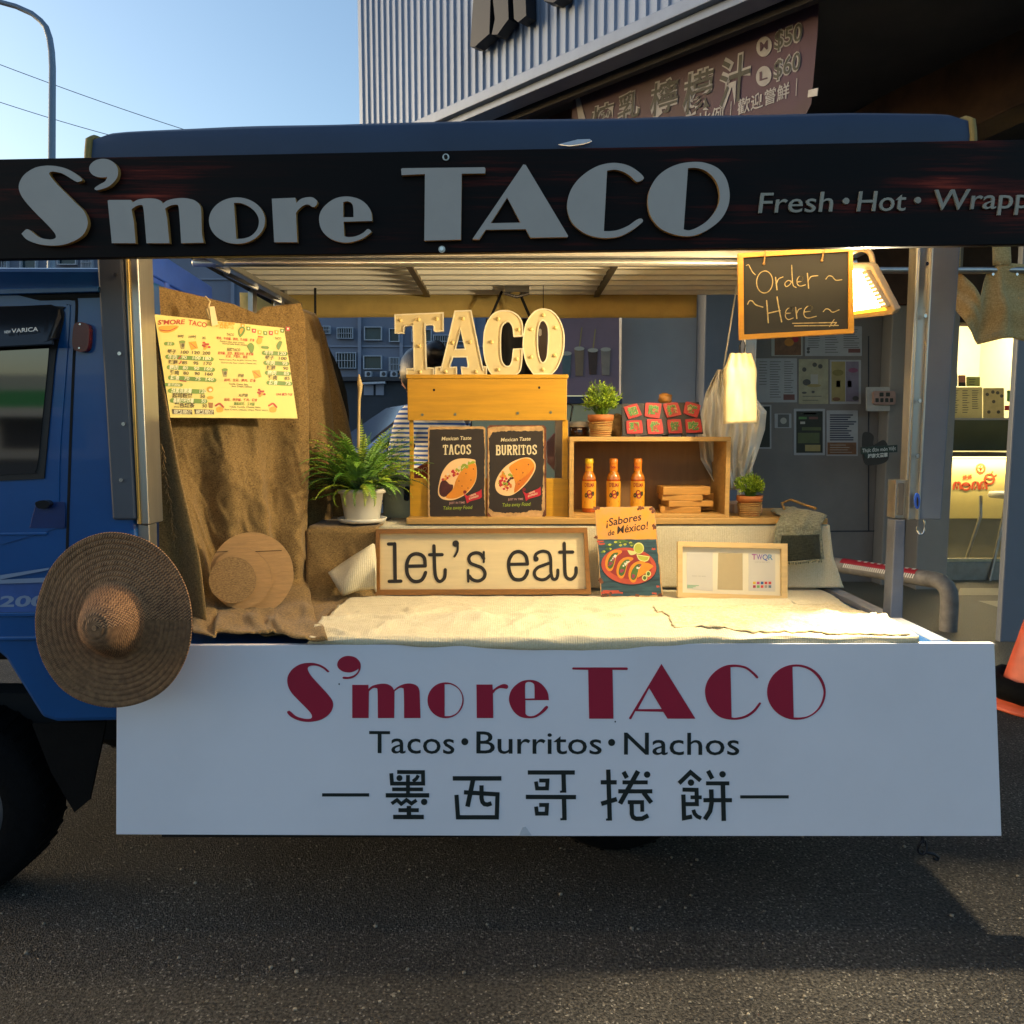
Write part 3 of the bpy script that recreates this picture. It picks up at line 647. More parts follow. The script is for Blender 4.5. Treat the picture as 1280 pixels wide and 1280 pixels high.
for x in (-.95, -.3, .35, 1.0): mb.bar((x, 1.925, 1.86), (x, 2.1, 1.93), .03, .03, ALU)
mb.bar((-1.3, 1.94, 1.80), (1.3, 1.94, 1.80), .03, .03, ALUH)
mb.build('sign_bracket', T)
# --- chain hook under the gate
mb = MB(); IRON = mat('blue_black_iron', '#12161f', .5, .4)
def link(c, rx, rz, rot): return [V(c) + Matrix.Rotation(rot, 3, 'Y') @ V((rx * cos(a), .3 * rx * sin(a * 2), rz * sin(a))) for a in [2 * pi * i / 14 for i in range(15)]]
c0 = P(1153, 1058, 2.03); mb.tube([c0 + V((0, 0, .03)), c0 + V((0, 0, .012))], .005, IRON, 6); mb.tube(link(c0 - V((0, 0, .002)), .011, .02, .1), .0035, IRON, 6)
mb.tube([P(x, y, 2.03) for x, y in ((1153, 1065), (1161, 1066), (1168, 1068), (1173, 1072), (1172, 1075), (1167, 1073))], .0045, IRON, 6); mb.build('chain_hook', T)
# ================================================================ lamps of the stall
WARM = (1, .83, .54)
lt = thing('tube_lamp', 'warm white tube lamp fixed up behind the plank sign', 'lamp', (0, 2.03, 1.835))
mb = MB(); mb.box((-.92, 1.99, 1.83), (1.0, 2.012, 1.86), PAPERW); mb.box((-.9, 1.985, 1.86), (-.88, 2.0, 1.92), ALU); mb.box((.96, 1.985, 1.86), (.98, 2.0, 1.92), ALU); mb.build('housing', lt)
mb = MB(); mb.tube([(-.9, 2.03, 1.835), (.98, 2.03, 1.835)], .010, mat('tube_glow', '#ffd9a0', .5, emit=TUBE_E, emc='#ffd7a2'), 10); mb.build('tube', lt)

# flood lamp: glowing square face turned to the counter, perforated housing behind it
LY = 2.25
lp_c = P(1088, 378, LY)
lamp = thing('flood_lamp', 'lit square flood lamp with a perforated housing hanging behind the order chalkboard', 'lamp', lp_c)
CREAMM = mat('cream_lamp_enamel', '#8f836f', .45, 0, .04)
LN = V((-.68, -.36, -.22)).normalized(); lfm = FR(P(1085, 365, LY), LN)
mb = MB(); mb.slab(lfm, [(1046, 331), (1084, 330), (1089, 333), (1118, 388), (1113, 394), (1040, 402)], -.03, -.003, CREAMM, back=True); lb = mb.build('housing', lamp, weld=True, bevel=.004)
mb = MB(); mb.slab(lfm, [(1048, 338), (1078, 338), (1104, 383), (1044, 392)], -.003, .001, mat('glowing_lamp_face', '#fff0cc', .5, emit=30, emc='#ffdf9c')); mb.build('lamp_face', lamp)
mb = MB(); mb.slab(lfm, [(1044, 392), (1104, 383.5), (1108, 387.5), (1042, 396)], -.003, .006, mat('amber_lamp_lip', '#e0a52c', .4, emit=1.2, emc='#ffb02a')); mb.build('lamp_lip', lamp)
mb = MB()
hood = [(1080, 338), (1087, 337), (1113, 382), (1105, 384)]
mb.slab(lfm, [hood], -.003, .014, CREAMM)
for i in range(9):
    for k in range(3):
        t_ = (i + .5) / 9; x = 1081.5 + 25 * t_ + k * 2.2; y = 341 + 41 * t_ - k * .6
        mb.ball(lfm.px(x, y, .014), .0028, mat('pierced_glow', '#fff0cc', .5, emit=2.5, emc='#ffdf9c'), 6)
mb.build('pierced_edge', lb)
mb = MB(); mb.tube([P(x, y, LY) for x, y in cr([(1058, 318), (1070, 313), (1080, 312), (1088, 317), (1091, 328), (1090, 340)], False, 4)], .0075, CREAMM, 10); mb.build('lamp_arm', lamp)
bd = bpy.data.lights.new('flood_lamp_light', 'AREA'); bd.shape = 'SQUARE'; bd.size = .10; bd.energy = LAMP_W; bd.color = WARM
bo = bpy.data.objects.new('flood_lamp_light', bd); col.objects.link(bo); bo.parent = lamp; bo.location = lfm.px(1070, 364, .006) - V(lp_c)
bo.rotation_euler = (-LN).to_track_quat('Z', 'Y').to_euler()

sl0 = bpy.data.lights.new('flood_lamp_ground_spot', 'SPOT'); sl0.energy = GROUND_SPOT_W; sl0.color = WARM; sl0.spot_size = R(92); sl0.spot_blend = .4; sl0.shadow_soft_size = .02     # extra spot added under the lip to brighten the ground ahead
s0 = bpy.data.objects.new('flood_lamp_ground_spot', sl0); col.objects.link(s0); s0.parent = lamp; p0 = P(1110, 399, 2.235); s0.location = p0 - V(lp_c)
s0.rotation_euler = (p0 - V((1.3, .95, 0))).to_track_quat('Z', 'Y').to_euler()

# ================================================================ cloths
BURLAP = weave('brown_burlap', '#9a7c4c', '#523f22', 800)
CREAMC = weave('cream_cotton', '#d3c8aa', '#bfb28e', 800, .9, .45, 52)
LACE = weave('lace_cotton', '#d3c6a4', '#b3a27a', 420, .95, .6)
# hanging brown drape, set across the corner behind the menu
def lerp(a, b_, t): return a + (b_ - a) * t
def pw(t, pts):
    for (a, x), (b_, y) in zip(pts, pts[1:]):
        if t <= b_: return x + (y - x) * (t - a) / (b_ - a)
    return pts[-1][1]
NR = 70
def drape(u, v_):
    top = pw(u, [(0, 352), (.3, 366), (.58, 380), (.70, 392), (.76, 384), (1, 379)])
    py = lerp(top, 806 - 5 * (1 - u) + 4 * sin(u * 9), v_)
    xl_ = pw(py, [(340, 173), (480, 178), (600, 196), (700, 222), (806, 243)]); xr_ = pw(py, [(370, 372), (395, 381), (500, 383), (700, 384), (770, 386), (806, 398)])
    px = lerp(xl_, xr_, u)
    Y0 = lerp(2.27, 2.66, (px - 175) / 210)
    ybed = 776 - (Y0 - 2.27) * 80
    f = max(0, (py - (ybed - 22)) / (806 - ybed + 22))
    Y = lerp(Y0, 2.055, f ** 1.1) if f > 0 else Y0
    q = P(px, py, Y)
    nrm = V((.68, -.73, 0))
    low = min(1, max(0, (v_ - .12) / .6))
    fold = .026 * low * sin(u * 13 + 1.2 * sin(v_ * 3) + .5) + .012 * low * sin(u * 27 + v_ * 4) + .05 * max(0, low) * (1 / (1 + ((u - .72 + .1 * (1 - v_)) / .05) ** 2)) * .6
    diag = .022 * low * sin((u * 1.6 - v_ * 1.3) * 6.5)
    wr = .012 * nz(u * 5, v_ * 7, 2) + .009 * low * (1 - min(1, abs(nz(u * 6 + v_ * 3, v_ * 8 - u * 4, 6)) * 4)) + .004 * nz(u * 22, v_ * 30, 3) + (.028 * nz(u * 7, v_ * 16, 5) * min(1, f * 2) if f > 0 else 0)
    q = q + nrm * (fold + diag + wr)
    if f > 0: q.z = max(q.z, .772 + .012 + .018 * (1 + nz(u * 9, v_ * 20, 1)) * .8)
    return q
mb = MB(); mb.grid(drape, 130, 110, BURLAP)
def fold_side(u, v_):
    top = lerp(381, 392, u); py = lerp(top, 668, v_)
    pr = pw(py, [(380, 384), (395, 397), (420, 408), (460, 417), (520, 431), (560, 437), (668, 440)])
    px = lerp(lerp(364, 370, min(1, v_ * 6)), pr, u)
    Y = lerp(2.69, 3.08, u ** .8)
    q = P(px, py, Y); return q + V((.02 * sin(u * 12 + v_ * 2), -.02 * cos(u * 14 + v_), 0)) * min(1, v_ * 3 + .2)
mb.grid(fold_side, 24, 40, BURLAP)
def fold_left(u, v_):
    py = lerp(352, 800, v_); x0 = pw(py, [(352, 169), (650, 183), (800, 196)]); x1 = pw(py, [(340, 182), (480, 204), (600, 226), (700, 250), (806, 262)]); px = lerp(x0, x1, u)
    return P(px, py, 2.285 - .02 * sin(u * 7 + 1) * v_ - .02 * u - .04 * v_)
mb.grid(fold_left, 8, 26, BURLAP)
tag(mb.build('hanging_drape', solid=.004), 'brown burlap drape hanging behind the menu board at the cab end', 'drape')
mb = MB(); 
for i in range(46):
    t_ = i / 46; y = lerp(555, 680, t_); x = pw(y, [(555, 202), (600, 208), (680, 219)])
    a = P(x, y, 2.235); mb.tube([a, a + V((rng.uniform(-.008, .012), -.004, -rng.uniform(.008, .02)))], .0012, BURLAP, 4)
tag(mb.build('frayed_strip'), 'dark frayed fabric strip hanging beside the brown drape above the hat', 'fabric strip')

# box under brown cloth for the fern
mb = MB()
def boxcloth(u, v_):                # over the top, down the front, out on the bed
    xa, xb = P(384, 660, 2.66).x, P(473, 660, 2.66).x
    x = lerp(xa, xb, u)
    if v_ < .35: y, z = lerp(3.15, 2.67, v_ / .35), 1.012
    elif v_ < .8: t_ = (v_ - .35) / .45; y, z = 2.655 - .05 * t_ ** 2, lerp(1.008, .80, t_)
    else: t_ = (v_ - .8) / .2; y, z = 2.60 - (.04 + .42 * max(0, min(1, (P(455, 660, 2.66).x - x) / .06))) * t_, .772
    k = max(0, v_ - .35)
    return V((x + .01 * nz(u * 4, v_ * 6, 8), y - .03 * k * nz(u * 5, v_ * 3, 4) - .02 * k * sin(u * 11), z + (.006 * (1 + nz(u * 8, v_ * 14, 9)) if v_ > .8 else .004 * nz(u * 9, v_ * 9)) ))
mb.grid(boxcloth, 26, 44, BURLAP)
tag(mb.build('covered_crate', solid=.004), 'low crate covered in brown burlap carrying the fern pot', 'covered crate')

# cream tablecloth over the bed, rolled over its front edge
XL, XR = -.535, 1.06
mb = MB()
def tcloth(u, v_):
    x = lerp(XL, XR, u)
    x += .03 * nz(v_ * 4, u * 2, 3) * (1 if u < .1 or u > .9 else .3)
    hang = pw(u, [(0, .008), (.08, .012), (.3, .024), (.45, .030), (.58, .022), (.66, .012), (.75, .006), (.8, .010), (.9, .010), (1, .008)])
    if v_ < .8:
        y = lerp(2.78, 2.07, v_ / .8); z = .786
        k = min(1, max(0, (v_ - .12) * 2.2))
        z += k * (.020 * abs(nz(x * 4, y * 6, 1)) + .010 * (1 - min(1, abs(nz(x * 7 + y * 3, y * 9 - x * 2, 2)) * 5)) + .0035 * (1 - min(1, abs(nz(x * 15 - y * 9, y * 15 + x * 5, 9)) * 3)) + .001 * nz(x * 30, y * 17, 4)) + .016 * k * max(0, 1 - abs(v_ - .66 - .03 * sin(x * 7)) / .14) 
    else:
        a = (v_ - .8) / .2 * 2.6
        r = hang / 1.8 + .005
        y = 2.07 - .022 - r * .75 * sin(a); z = .786 + .010 - r * (1 - cos(a)) * .9 + .006 * nz(x * 9, a, 4)
        y -= .010 * nz(x * 6, 2.2, 1) * sin(a)
    if u < .05: z -= 0
    return V((x, y, z))
mb.grid(tcloth, 230, 100, CREAMC)
tag(mb.build('tablecloth', solid=.0022), 'cream cotton tablecloth spread over the truck bed and rolled over its front edge', 'tablecloth')
# cream cloth over the riser
mb = MB()
XA, XB = P(468, 660, 2.74).x, P(1036, 660, 2.74).x
def rcloth(u, v_):
    x = lerp(XA, XB + .05 * v_ ** 2, u)
    if v_ < .2: return V((x, lerp(3.0, 2.745, v_ / .2), 1.012 + .002 * nz(x * 9, v_ * 9)))
    t_ = (v_ - .2) / .8
    k = t_ * (1 - .3 * t_)
    return V((x + .012 * nz(u * 7, t_ * 3) * t_, 2.742 - .022 * t_ ** 2 - k * (.014 * sin(u * 26 + 2 * t_) * (.5 + .5 * nz(u * 6, 0, 7)) + .014 * nz(u * 9, t_ * 2, 6)), lerp(1.010, .797, t_)))
mb.grid(rcloth, 140, 34, CREAMC)
def rside(u, v_):
    a = rcloth(1, .2 + .8 * v_); return V((a.x + .01 * u, lerp(a.y, 3.05, u), a.z))
mb.grid(rside, 6, 20, CREAMC)
tag(mb.build('riser_cloth', solid=.003), 'cream ribbed cloth hanging down the front of the raised shelf', 'cloth')
mb = MB()
def lflap(u, v_):
    a = [(410, 716), (440, 697), (472, 678), (476, 700)]; b_ = [(428, 745), (450, 738), (472, 736), (476, 740)]
    k = u * 3; i = min(2, int(k)); f = k - i
    A = (lerp(a[i][0], a[i+1][0], f), lerp(a[i][1], a[i+1][1], f)); B = (lerp(b_[i][0], b_[i+1][0], f), lerp(b_[i][1], b_[i+1][1], f))
    return P(lerp(A[0], B[0], v_) - 6 * u, lerp(A[1], B[1], v_), 2.575 - .03 * sin(v_ * pi) + .03 * u - .01 * v_ + .01 * sin(u * 9 + v_ * 4))
mb.grid(lflap, 14, 10, CREAMC); tag(mb.build('cloth_corner', solid=.003), 'loose cream cloth corner folded out left of the framed word sign', 'cloth corner')
# lace runner
mb = MB()
LQ = [(818, 752), (1046, 748), (1138, 789), (846, 781)]
a, b_, c, d = (G(x, y, .81) for x, y in LQ)
def lace(u, v_):
    q = a.lerp(b_, u).lerp(d.lerp(c, u), v_)
    e_ = .006 * abs(sin(v_ * 34)) * (1 - min(1, u * 14)) ; e2 = .006 * abs(sin(u * 60)) * (1 - min(1, (1 - v_) * 10))
    t_ = tcloth((q.x - XL) / (XR - XL), min(.8, (2.78 - q.y) / .71 * .8))
    return V((q.x - e_, q.y - e2, t_.z + .0045 + .0018 * nz(q.x * 60, q.y * 60)))
mb.grid(lace, 110, 40, LACE); tag(mb.build('lace_runner', solid=.003), 'cream lace runner with scalloped edges lying under the pale payment frame', 'lace runner')

# ================================================================ raised shelf (plank) and what stands on it
PZ = 1.035
mb = MB(); xa, xb = P(508, 650, 2.74).x, P(1034, 650, 2.74).x
mb.box((xa, 2.735, PZ - .021), (xb, 3.12, PZ), PINE)
pk = thing('plank_shelf', 'long pale plank shelf raised above the tablecloth', 'shelf', (.1, 2.9, .79)); mb.build('plank', pk, bevel=.002)
for x in (xa + .03, .1, xb - .06):
    mb = MB(); mb.box((x, 2.80, .768), (x + .03, 3.08, PZ - .022), PINE); mb.build('leg', pk)

# --- wooden menu stand
SY = 2.80
stf = FR((0, SY, 1.2)); Z = PZ
st = thing('wooden_stand', 'honey wooden stand under the ivory letters, open in its middle', 'display stand', (P(610, 640, SY).x, SY, PZ))
def pbox(mb, x0, y0, x1, y1, Y, d, m, z0=None):       # box whose front face covers these pixels
    A, B = P(x0, y0, Y), P(x1, y1, Y)
    mb.box((A.x, Y, B.z if z0 is None else z0), (B.x, Y + d, A.z), m)
mb = MB(); pbox(mb, 509, 472, 708.5, 525.5, SY - .012, .016, OAK); top = mb.build('front_board', st, bevel=.0015)
mb = MB(); pbox(mb, 507.5, 468, 710.5, 473, SY - .016, .16, OAK); mb.build('top_board', st, bevel=.0015)
mb = MB(); pbox(mb, 512, 598, 710, 648, SY, .016, OAK, PZ); mb.build('lower_board', st, bevel=.0015)
for x0, x1 in ((511.5, 517), (703, 709.5)):
    mb = MB(); pbox(mb, x0, 525, x1, 598, SY, .02, OAK); mb.build('upright', st, bevel=.001)
mb = MB(); pbox(mb, 694, 525, 704, 598, SY + .12, .02, mat('grey_pale_wood', '#a08d78', .5)); pbox(mb, 512, 525, 516, 647, SY + .13, .016, OAK, PZ); mb.build('rear_upright', st)
sf_ = FR((0, SY - .0121, 1)); mb = MB()
for x, y in ((542.5, 487.5), (674, 484.5)): mb.slab(sf_, [ell(x, y, 1.5, 1.7, 12)], 0, .0008, DARK)
mb.build('screw_hole', top)
mb = MB()
for x, y in ((528, 518.5), (569, 518), (647, 516.5), (688.5, 515.5)): mb.slab(sf_, [ell(x, y, 1.8, 1.8, 12)], 0, .002, mat('zinc_screw', '#8b8f7a', .35, .8))
mb.build('screw', top)

# --- ivory marquee letters
IV = mat('ivory_plastic', '#cfbd8c', .5, 0, .05, 14); IVR = mat('ivory_rim', '#ddd3b4', .45, 0, .03); BULB = mat('frosted_bulb', '#dcc27c', .3, 0, .03)
mf = FR((0, SY + .02, 1.5))
ML = [('letter T', 'ivory marquee letter T with flat serifs, standing on the wooden stand',
  [[(25,80,C),(358,66,C),(358,190,C),(300,192),(297,160),(280,147),(240,150),(232,165),(240,430),(250,447,C),(292,450,C),(290,505,C),(108,508,C),(108,455,C),(150,452),(158,435),(150,170),(140,152),(105,152),(88,165),(85,205,C),(27,205,C)]], [(63,117),(188,112),(313,107),(195,297),(198,475)]),
 ('letter A', 'ivory marquee letter A with spread feet, standing on the wooden stand',
  [[(440,55,C),(550,50,C),(628,430),(640,438),(658,440,C),(658,497,C),(490,499,C),(485,442,C),(530,440),(522,370,C),(425,370,C),(405,440),(450,442,C),(450,497,C),(305,500,C),(305,445,C),(340,440),(352,430)],[(478,175,C),(512,318,C),(442,320,C)]], [(495,107),(423,272),(545,268),(375,473),(585,473)]),
 ('letter C', 'ivory marquee letter C open to its side, standing on the wooden stand',
  [[(775,52),(830,58),(880,90),(905,140),(909,225,C),(848,228,C),(840,165),(820,130),(800,125),(770,150),(758,200),(755,300),(762,390),(785,430),(815,435),(835,400),(845,318,C),(905,315,C),(902,400),(890,465),(860,495,C),(700,497,C),(670,450),(645,370),(638,280),(650,170),(690,90),(735,58)]], [(740,108),(880,182),(695,268),(868,385),(740,458)]),
 ('letter O', 'ivory marquee letter O, a closed oval standing on the wooden stand',
  [[(1055,40),(1110,55),(1160,110),(1190,190),(1195,270),(1185,350),(1150,440),(1110,490,C),(985,490,C),(940,420),(917,340),(913,260),(930,150),(970,80),(1010,48)],[(1048,117),(1075,140),(1088,200),(1085,300),(1075,380),(1048,412),(1025,380),(1012,300),(1012,200),(1025,140)]], [(1052,83),(968,180),(1135,168),(968,372),(1132,360),(1050,458)])]
for nm, lab, loops, bulbs in ML:
    L2 = [cr(zz(l, 490, 380, 5.565)) for l in loops]
    cx = sum(p[0] for p in L2[0]) / len(L2[0]); pz = P(cx, 468.5, SY + .02)
    th_ = thing('marquee_letter', lab, 'letter', pz, 'ivory letters on the stand')
    mb = MB(); mb.slab(mf, L2, -.02, .012, IV, IVR, back=True); mb.build('letter_body', th_)
    mb = MB()
    for l in L2:
        mb.slab(mf, ribbon(l, 1.5, False, True), .012, .0155, IVR)
    mb.build('letter_rim', th_)
    for x, y in bulbs:
        mb = MB(); mb.ball(mf.px(490 + x / 5.565, 380 + y / 5.565, .014), .0068, BULB, 12, (1, .9, 1)); mb.build('bulb', th_)

# --- tin posters TACOS and BURRITOS
RUST = mat('rusty_tin_edge', '#7c4526', .7, .1, .35, 60, .2, 90); BEIGE = mat('worn_beige_print', '#c39a62', .65, 0, .2, 40)
TIN = mat('dark_brown_print', '#2f2416', .5, 0, .08, 20); PCREAM = mat('cream_print', '#d8c79c', .55, 0, .06, 30); ORT = mat('tortilla_print', '#d9861d', .5, 0, .12, 12); ORD = mat('tortilla_shade_print', '#c56a14', .5, 0, .05)
PRED = mat('red_print', '#b3202a', .5, 0, .06); PGRN = mat('green_print', '#8fa02a', .5, 0, .12); PDR = mat('bean_print', '#4b1c12', .5, 0, .15, 50); OUTL = mat('peach_outline_print', '#e6bb82', .5, 0, .04); PTXT = mat('faded_text_print', '#b98a80', .6)
def ragged(pts, amp, seed, n=14):
    o = []; r_ = random.Random(seed)
    for (x0, y0), (x1, y1) in zip(pts, pts[1:] + pts[:1]):
        for i in range(n): t_ = i / n; o.append((x0 + (x1 - x0) * t_ + r_.uniform(-amp, amp), y0 + (y1 - y0) * t_ + r_.uniform(-amp, amp)))
    return o
def zt(l): return zz(l, 530, 525, 8)
def tinsheet(nm, lab, fr, outer, inner, edge, seed, base):
    t_ = thing(nm, lab, 'tin sign', base)
    mb = MB(); mb.slab(fr, [outer], 0, .0012, edge, edge, back=True); sh_ = mb.build('tin_sheet', t_)
    mb = MB(); mb.slab(fr, [inner], .0012, .0015, TIN); return t_, sh_, mb
pf = FR((0, SY - .012, PZ), (0, -1, .035))
rr = lambda x0, y0, x1, y1, r: [(x0 + r, y0), (x1 - r, y0), (x1, y0 + r), (x1, y1 - r), (x1 - r, y1), (x0 + r, y1), (x0, y1 - r), (x0, y0 + r)]
# narrow slab lettering: (strokes in a 10 x 14 cell)
SLAB = dict(T=[((5, 0), (5, 14)), ((0, 1), (10, 1)), ((2, 13.2), (8, 13.2)), ((.7, 1), (.7, 4)), ((9.3, 1), (9.3, 4))], A=[((1.6, 14), (4.6, 0)), ((8.4, 14), (5.4, 0)), ((3, 9), (7, 9)), ((-.2, 13.2), (3.6, 13.2)), ((6.4, 13.2), (10.2, 13.2))],
 C=[((9, 4.2), (8.2, 1.2), (5, .9), (2, 2.2), (1.6, 7), (2, 11.8), (5, 13.1), (8.2, 12.6), (9, 9.8))], O=[((5, .9), (2, 2.4), (1.6, 7), (2, 11.6), (5, 13.1), (8, 11.6), (8.4, 7), (8, 2.4), (5, .9))], S=[((8.4, 4), (7.6, 1.4), (5, .9), (2.2, 2), (2, 4.6), (5, 6.8), (8, 9), (8, 11.6), (5, 13.1), (2.2, 12.4), (1.6, 9.8))],
 B=[((2.2, 0), (2.2, 14)), ((.2, .9), (6, .9), (8, 2), (8, 5.4), (6, 6.8), (2.2, 6.8)), ((2.2, 6.8), (6.6, 6.8), (8.6, 8.2), (8.6, 11.8), (6.6, 13.1), (.2, 13.1))], U=[((2, 0), (2, 10), (3, 12.6), (5, 13.1), (7, 12.6), (8, 10), (8, 0)), ((.2, .9), (3.8, .9)), ((6.2, .9), (9.8, .9))],
 R=[((2.2, 0), (2.2, 14)), ((.2, .9), (6, .9), (8.2, 2.2), (8.2, 5.2), (6, 6.8), (2.2, 6.8)), ((5, 6.8), (8.2, 13.2), (10, 13.2)), ((.2, 13.2), (4.2, 13.2))], I=[((5, 0), (5, 14)), ((2.6, .9), (7.4, .9)), ((2.6, 13.2), (7.4, 13.2))])
def slabtext(mb, t_, x0, y0, x1, y1, h=12.6):
    n_ = len(t_) - .5 * t_.count('I'); cw = (x1 - x0) / n_; x = x0
    for ch in t_:
        w_ = cw * (.5 if ch == 'I' else 1); yb = y0 + (y1 - y0) * (x - x0) / (x1 - x0)
        for i, st_ in enumerate(SLAB[ch]):
            q = [((x + w_ * (.5 + (a - 5) / (5.4 if ch == 'I' else 11.4))), yb - h + h * b_ / 14) for a, b_ in st_]
            big = i == 0 or len(st_) > 2 or (ch == 'A' and i < 2)
            mb.slab(pf, [ribbon(q, 1.75 if big else .95, False)], LW, LW + .0002 + i * .00004, PCREAM)
        x += w_
# tacos
tt, sh_, mb = tinsheet('tin_poster', 'dark tin poster headed TACOS with an open filled taco', pf, zt(rr(40, 65, 615, 980, 22)), ragged(zt([(58, 95), (595, 90), (607, 300), (600, 700), (610, 965), (60, 968), (55, 600), (48, 300)]), .5, 3), BEIGE, 3, P(571, 648, SY))
LW = .0017
mb.text(pf, 'Mexican Taste', 552, 550.6, 589, 549.5, 4.6, PCREAM, LW, off=.012, shear=.15)
slabtext(mb, 'TACOS', 553.3, 568.5, 589.5, 568)
mb.slab(pf, [cr(zt([(140,720),(150,640),(185,520),(260,425),(360,385),(500,395),(515,430),(528,500),(520,600),(470,690),(390,760),(290,800),(200,795),(155,765)]))], LW, LW + .0001, OUTL)
mb.slab(pf, [cr(zt([(152,690),(170,620),(210,600),(255,640),(290,650),(285,700),(250,745),(200,770),(160,745)]))], LW + .0002, LW + .0003, PDR)
mb.slab(pf, [cr(zt([(220,772),(290,690),(320,600),(380,500),(460,440),(510,440),(525,500),(515,600),(465,685),(390,750),(300,785)]))], LW + .0002, LW + .00035, ORT)
for i in range(60):
    t_ = rng.random(); x, y = 200 + 290 * t_ + rng.uniform(-22, 22), 575 - 165 * t_ + rng.uniform(-20, 45) * (1 - t_ * .6)
    m_ = rng.choice([PRED, PRED, ORT, PCREAM, OUTL]) if t_ < .5 else rng.choice([PGRN, PGRN, PCREAM])
    mb.slab(pf, [cr(zt([(x - 12, y), (x, y - 14), (x + 13, y), (x, y + 13)]), True, 3)], LW + .0003 + i * 3e-6, LW + .0004 + i * 3e-6, m_)
for x, y in ((420, 535), (495, 490), (380, 660), (470, 600), (440, 680), (350, 610)): mb.slab(pf, [zt(ell(x, y, 6, 6, 8))], LW + .0004, LW + .00045, PDR)
def banner(x, y):
    mb.slab(pf, [zt([(x, y + 20), (x + 40, y + 45), (x + 160, y - 5), (x + 180, y - 25), (x + 185, y + 55), (x + 165, y + 70), (x + 60, y + 100), (x + 35, y + 120), (x + 20, y + 60)])], LW + .0005, LW + .0006, PRED)
    mb.text(pf, '100%', 530 + (x + 65) / 8, 525 + (y + 53) / 8, 530 + (x + 125) / 8, 525 + (y + 32) / 8, 2.2, PCREAM, LW + .0008, off=.02); mb.text(pf, 'EXPRESS', 530 + (x + 55) / 8, 525 + (y + 82) / 8, 530 + (x + 150) / 8, 525 + (y + 52) / 8, 2.2, PCREAM, LW + .0008, off=.02)
    mb.slab(pf, [zt(ell(x + 15, y + 5, 18, 18, 12))], LW + .0005, LW + .0006, mat('dark_red_print', '#7a1a16', .5))
banner(395, 715)
mb.text(pf, 'JUST IN TIME', 561.5, 630, 581, 629.3, 2.6, PTXT, LW, off=.015)
mb.text(pf, 'Take away Food', 553.5, 637.2, 590, 636, 4.4, PGRN, LW, off=.012, shear=.15)
mb.build('printed_face', sh_)
# burritos
bt, sh_, mb = tinsheet('tin_poster', 'dark tin poster headed BURRITOS with a rolled burrito and torn beige edge', pf, zt(rr(630, 52, 1222, 978, 26)), ragged(zt([(690, 118), (900, 108), (1110, 112), (1190, 105), (1198, 400), (1185, 700), (1178, 905), (1080, 900), (1010, 925), (800, 930), (690, 915), (650, 880), (655, 500), (650, 180)]), .7, 5), RUST, 5, P(646, 648, SY))
mb.slab(pf, [ragged(zt([(640, 85), (690, 66), (1180, 60), (1200, 92), (1206, 890), (1180, 970), (680, 972), (640, 920), (640, 500)]), .5, 8)], .0012, .00135, BEIGE)
mb.text(pf, 'Mexican Taste', 626, 552, 663, 550.5, 4.6, PCREAM, LW, off=.012, shear=.15)
slabtext(mb, 'BURRITOS', 619.3, 569, 671.8, 568.3)
mb.slab(pf, [cr(zt([(712,640),(740,560),(800,480),(880,420),(980,380),(1060,380),(1110,430),(1110,500),(1060,590),(980,680),(900,740),(840,758),(770,745),(725,705)]))], LW, LW + .0001, OUTL)
mb.slab(pf, [cr(zt([(850,480),(900,430),(985,388),(1055,390),(1100,440),(1098,500),(1045,590),(970,675),(900,728),(915,660),(890,560)]))], LW + .0002, LW + .0003, ORT)
mb.slab(pf, [cr(zt([(915,640),(960,600),(1040,540),(1095,470),(1095,505),(1045,590),(970,675),(905,725)]))], LW + .0003, LW + .0004, ORD)
for i in range(55):
    a, r_ = rng.uniform(0, 6.3), rng.uniform(0, 1) ** .6; x, y = 820 + 85 * r_ * cos(a), 620 + 105 * r_ * sin(a)
    m_ = rng.choice([PGRN, ORT]) if y < 580 else rng.choice([PRED, PRED, PDR, PGRN]) if y < 650 else rng.choice([OUTL, OUTL, PRED, ORD])
    mb.slab(pf, [cr(zt([(x - 14, y), (x, y - 14), (x + 14, y), (x, y + 14)]), True, 3)], LW + .0003 + i * 3e-6, LW + .0004 + i * 3e-6, m_)
for x, y in ((925, 495), (1045, 445), (990, 528), (950, 640), (960, 603)): mb.slab(pf, [zt(ell(x, y, 6, 6, 8))], LW + .0005, LW + .00055, PDR)
banner(985, 690)
mb.text(pf, 'JUST IN TIME', 635, 625.5, 654, 625, 2.6, PTXT, LW, off=.015)
mb.text(pf, 'Take away Food', 627.5, 633.3, 662.5, 632, 4.4, PGRN, LW, off=.012, shear=.15)
mb.build('printed_face', sh_)

# --- framed word sign
lfY = 2.625
wf = FR(P(605, 743, lfY), (0, -1, .09))
ws = thing('word_sign', 'long framed wooden sign reading let’s eat', 'sign', P(605, 743, lfY))
BOARD = mat('pale_board_face', '#d8c292', .5, 0, .05, 4, .05, 50, stretch=(1, 4, 12), kind='wood')
mb = MB(); mb.slab(wf, [(474, 664), (735, 663), (737, 740), (474, 741)], -.012, 0, BOARD, back=True); face = mb.build('board', ws)
fo = [(470.5, 661.5), (733.5, 659.5), (738.5, 742), (470.5, 743.5)]; fi = [(475.2, 667), (729.5, 665.8), (732.3, 736), (475.4, 736.8)]
mb = MB()
for i in range(4):
    j = (i + 1) % 4; mb.slab(wf, [fo[i], fo[j], fi[j], fi[i]], -.012, .014, FRAMEW, back=True)
mb.build('frame', ws, weld=False)
mb = MB(); LI = mat('dark_brown_paint', '#211a10', .5, 0, .04)
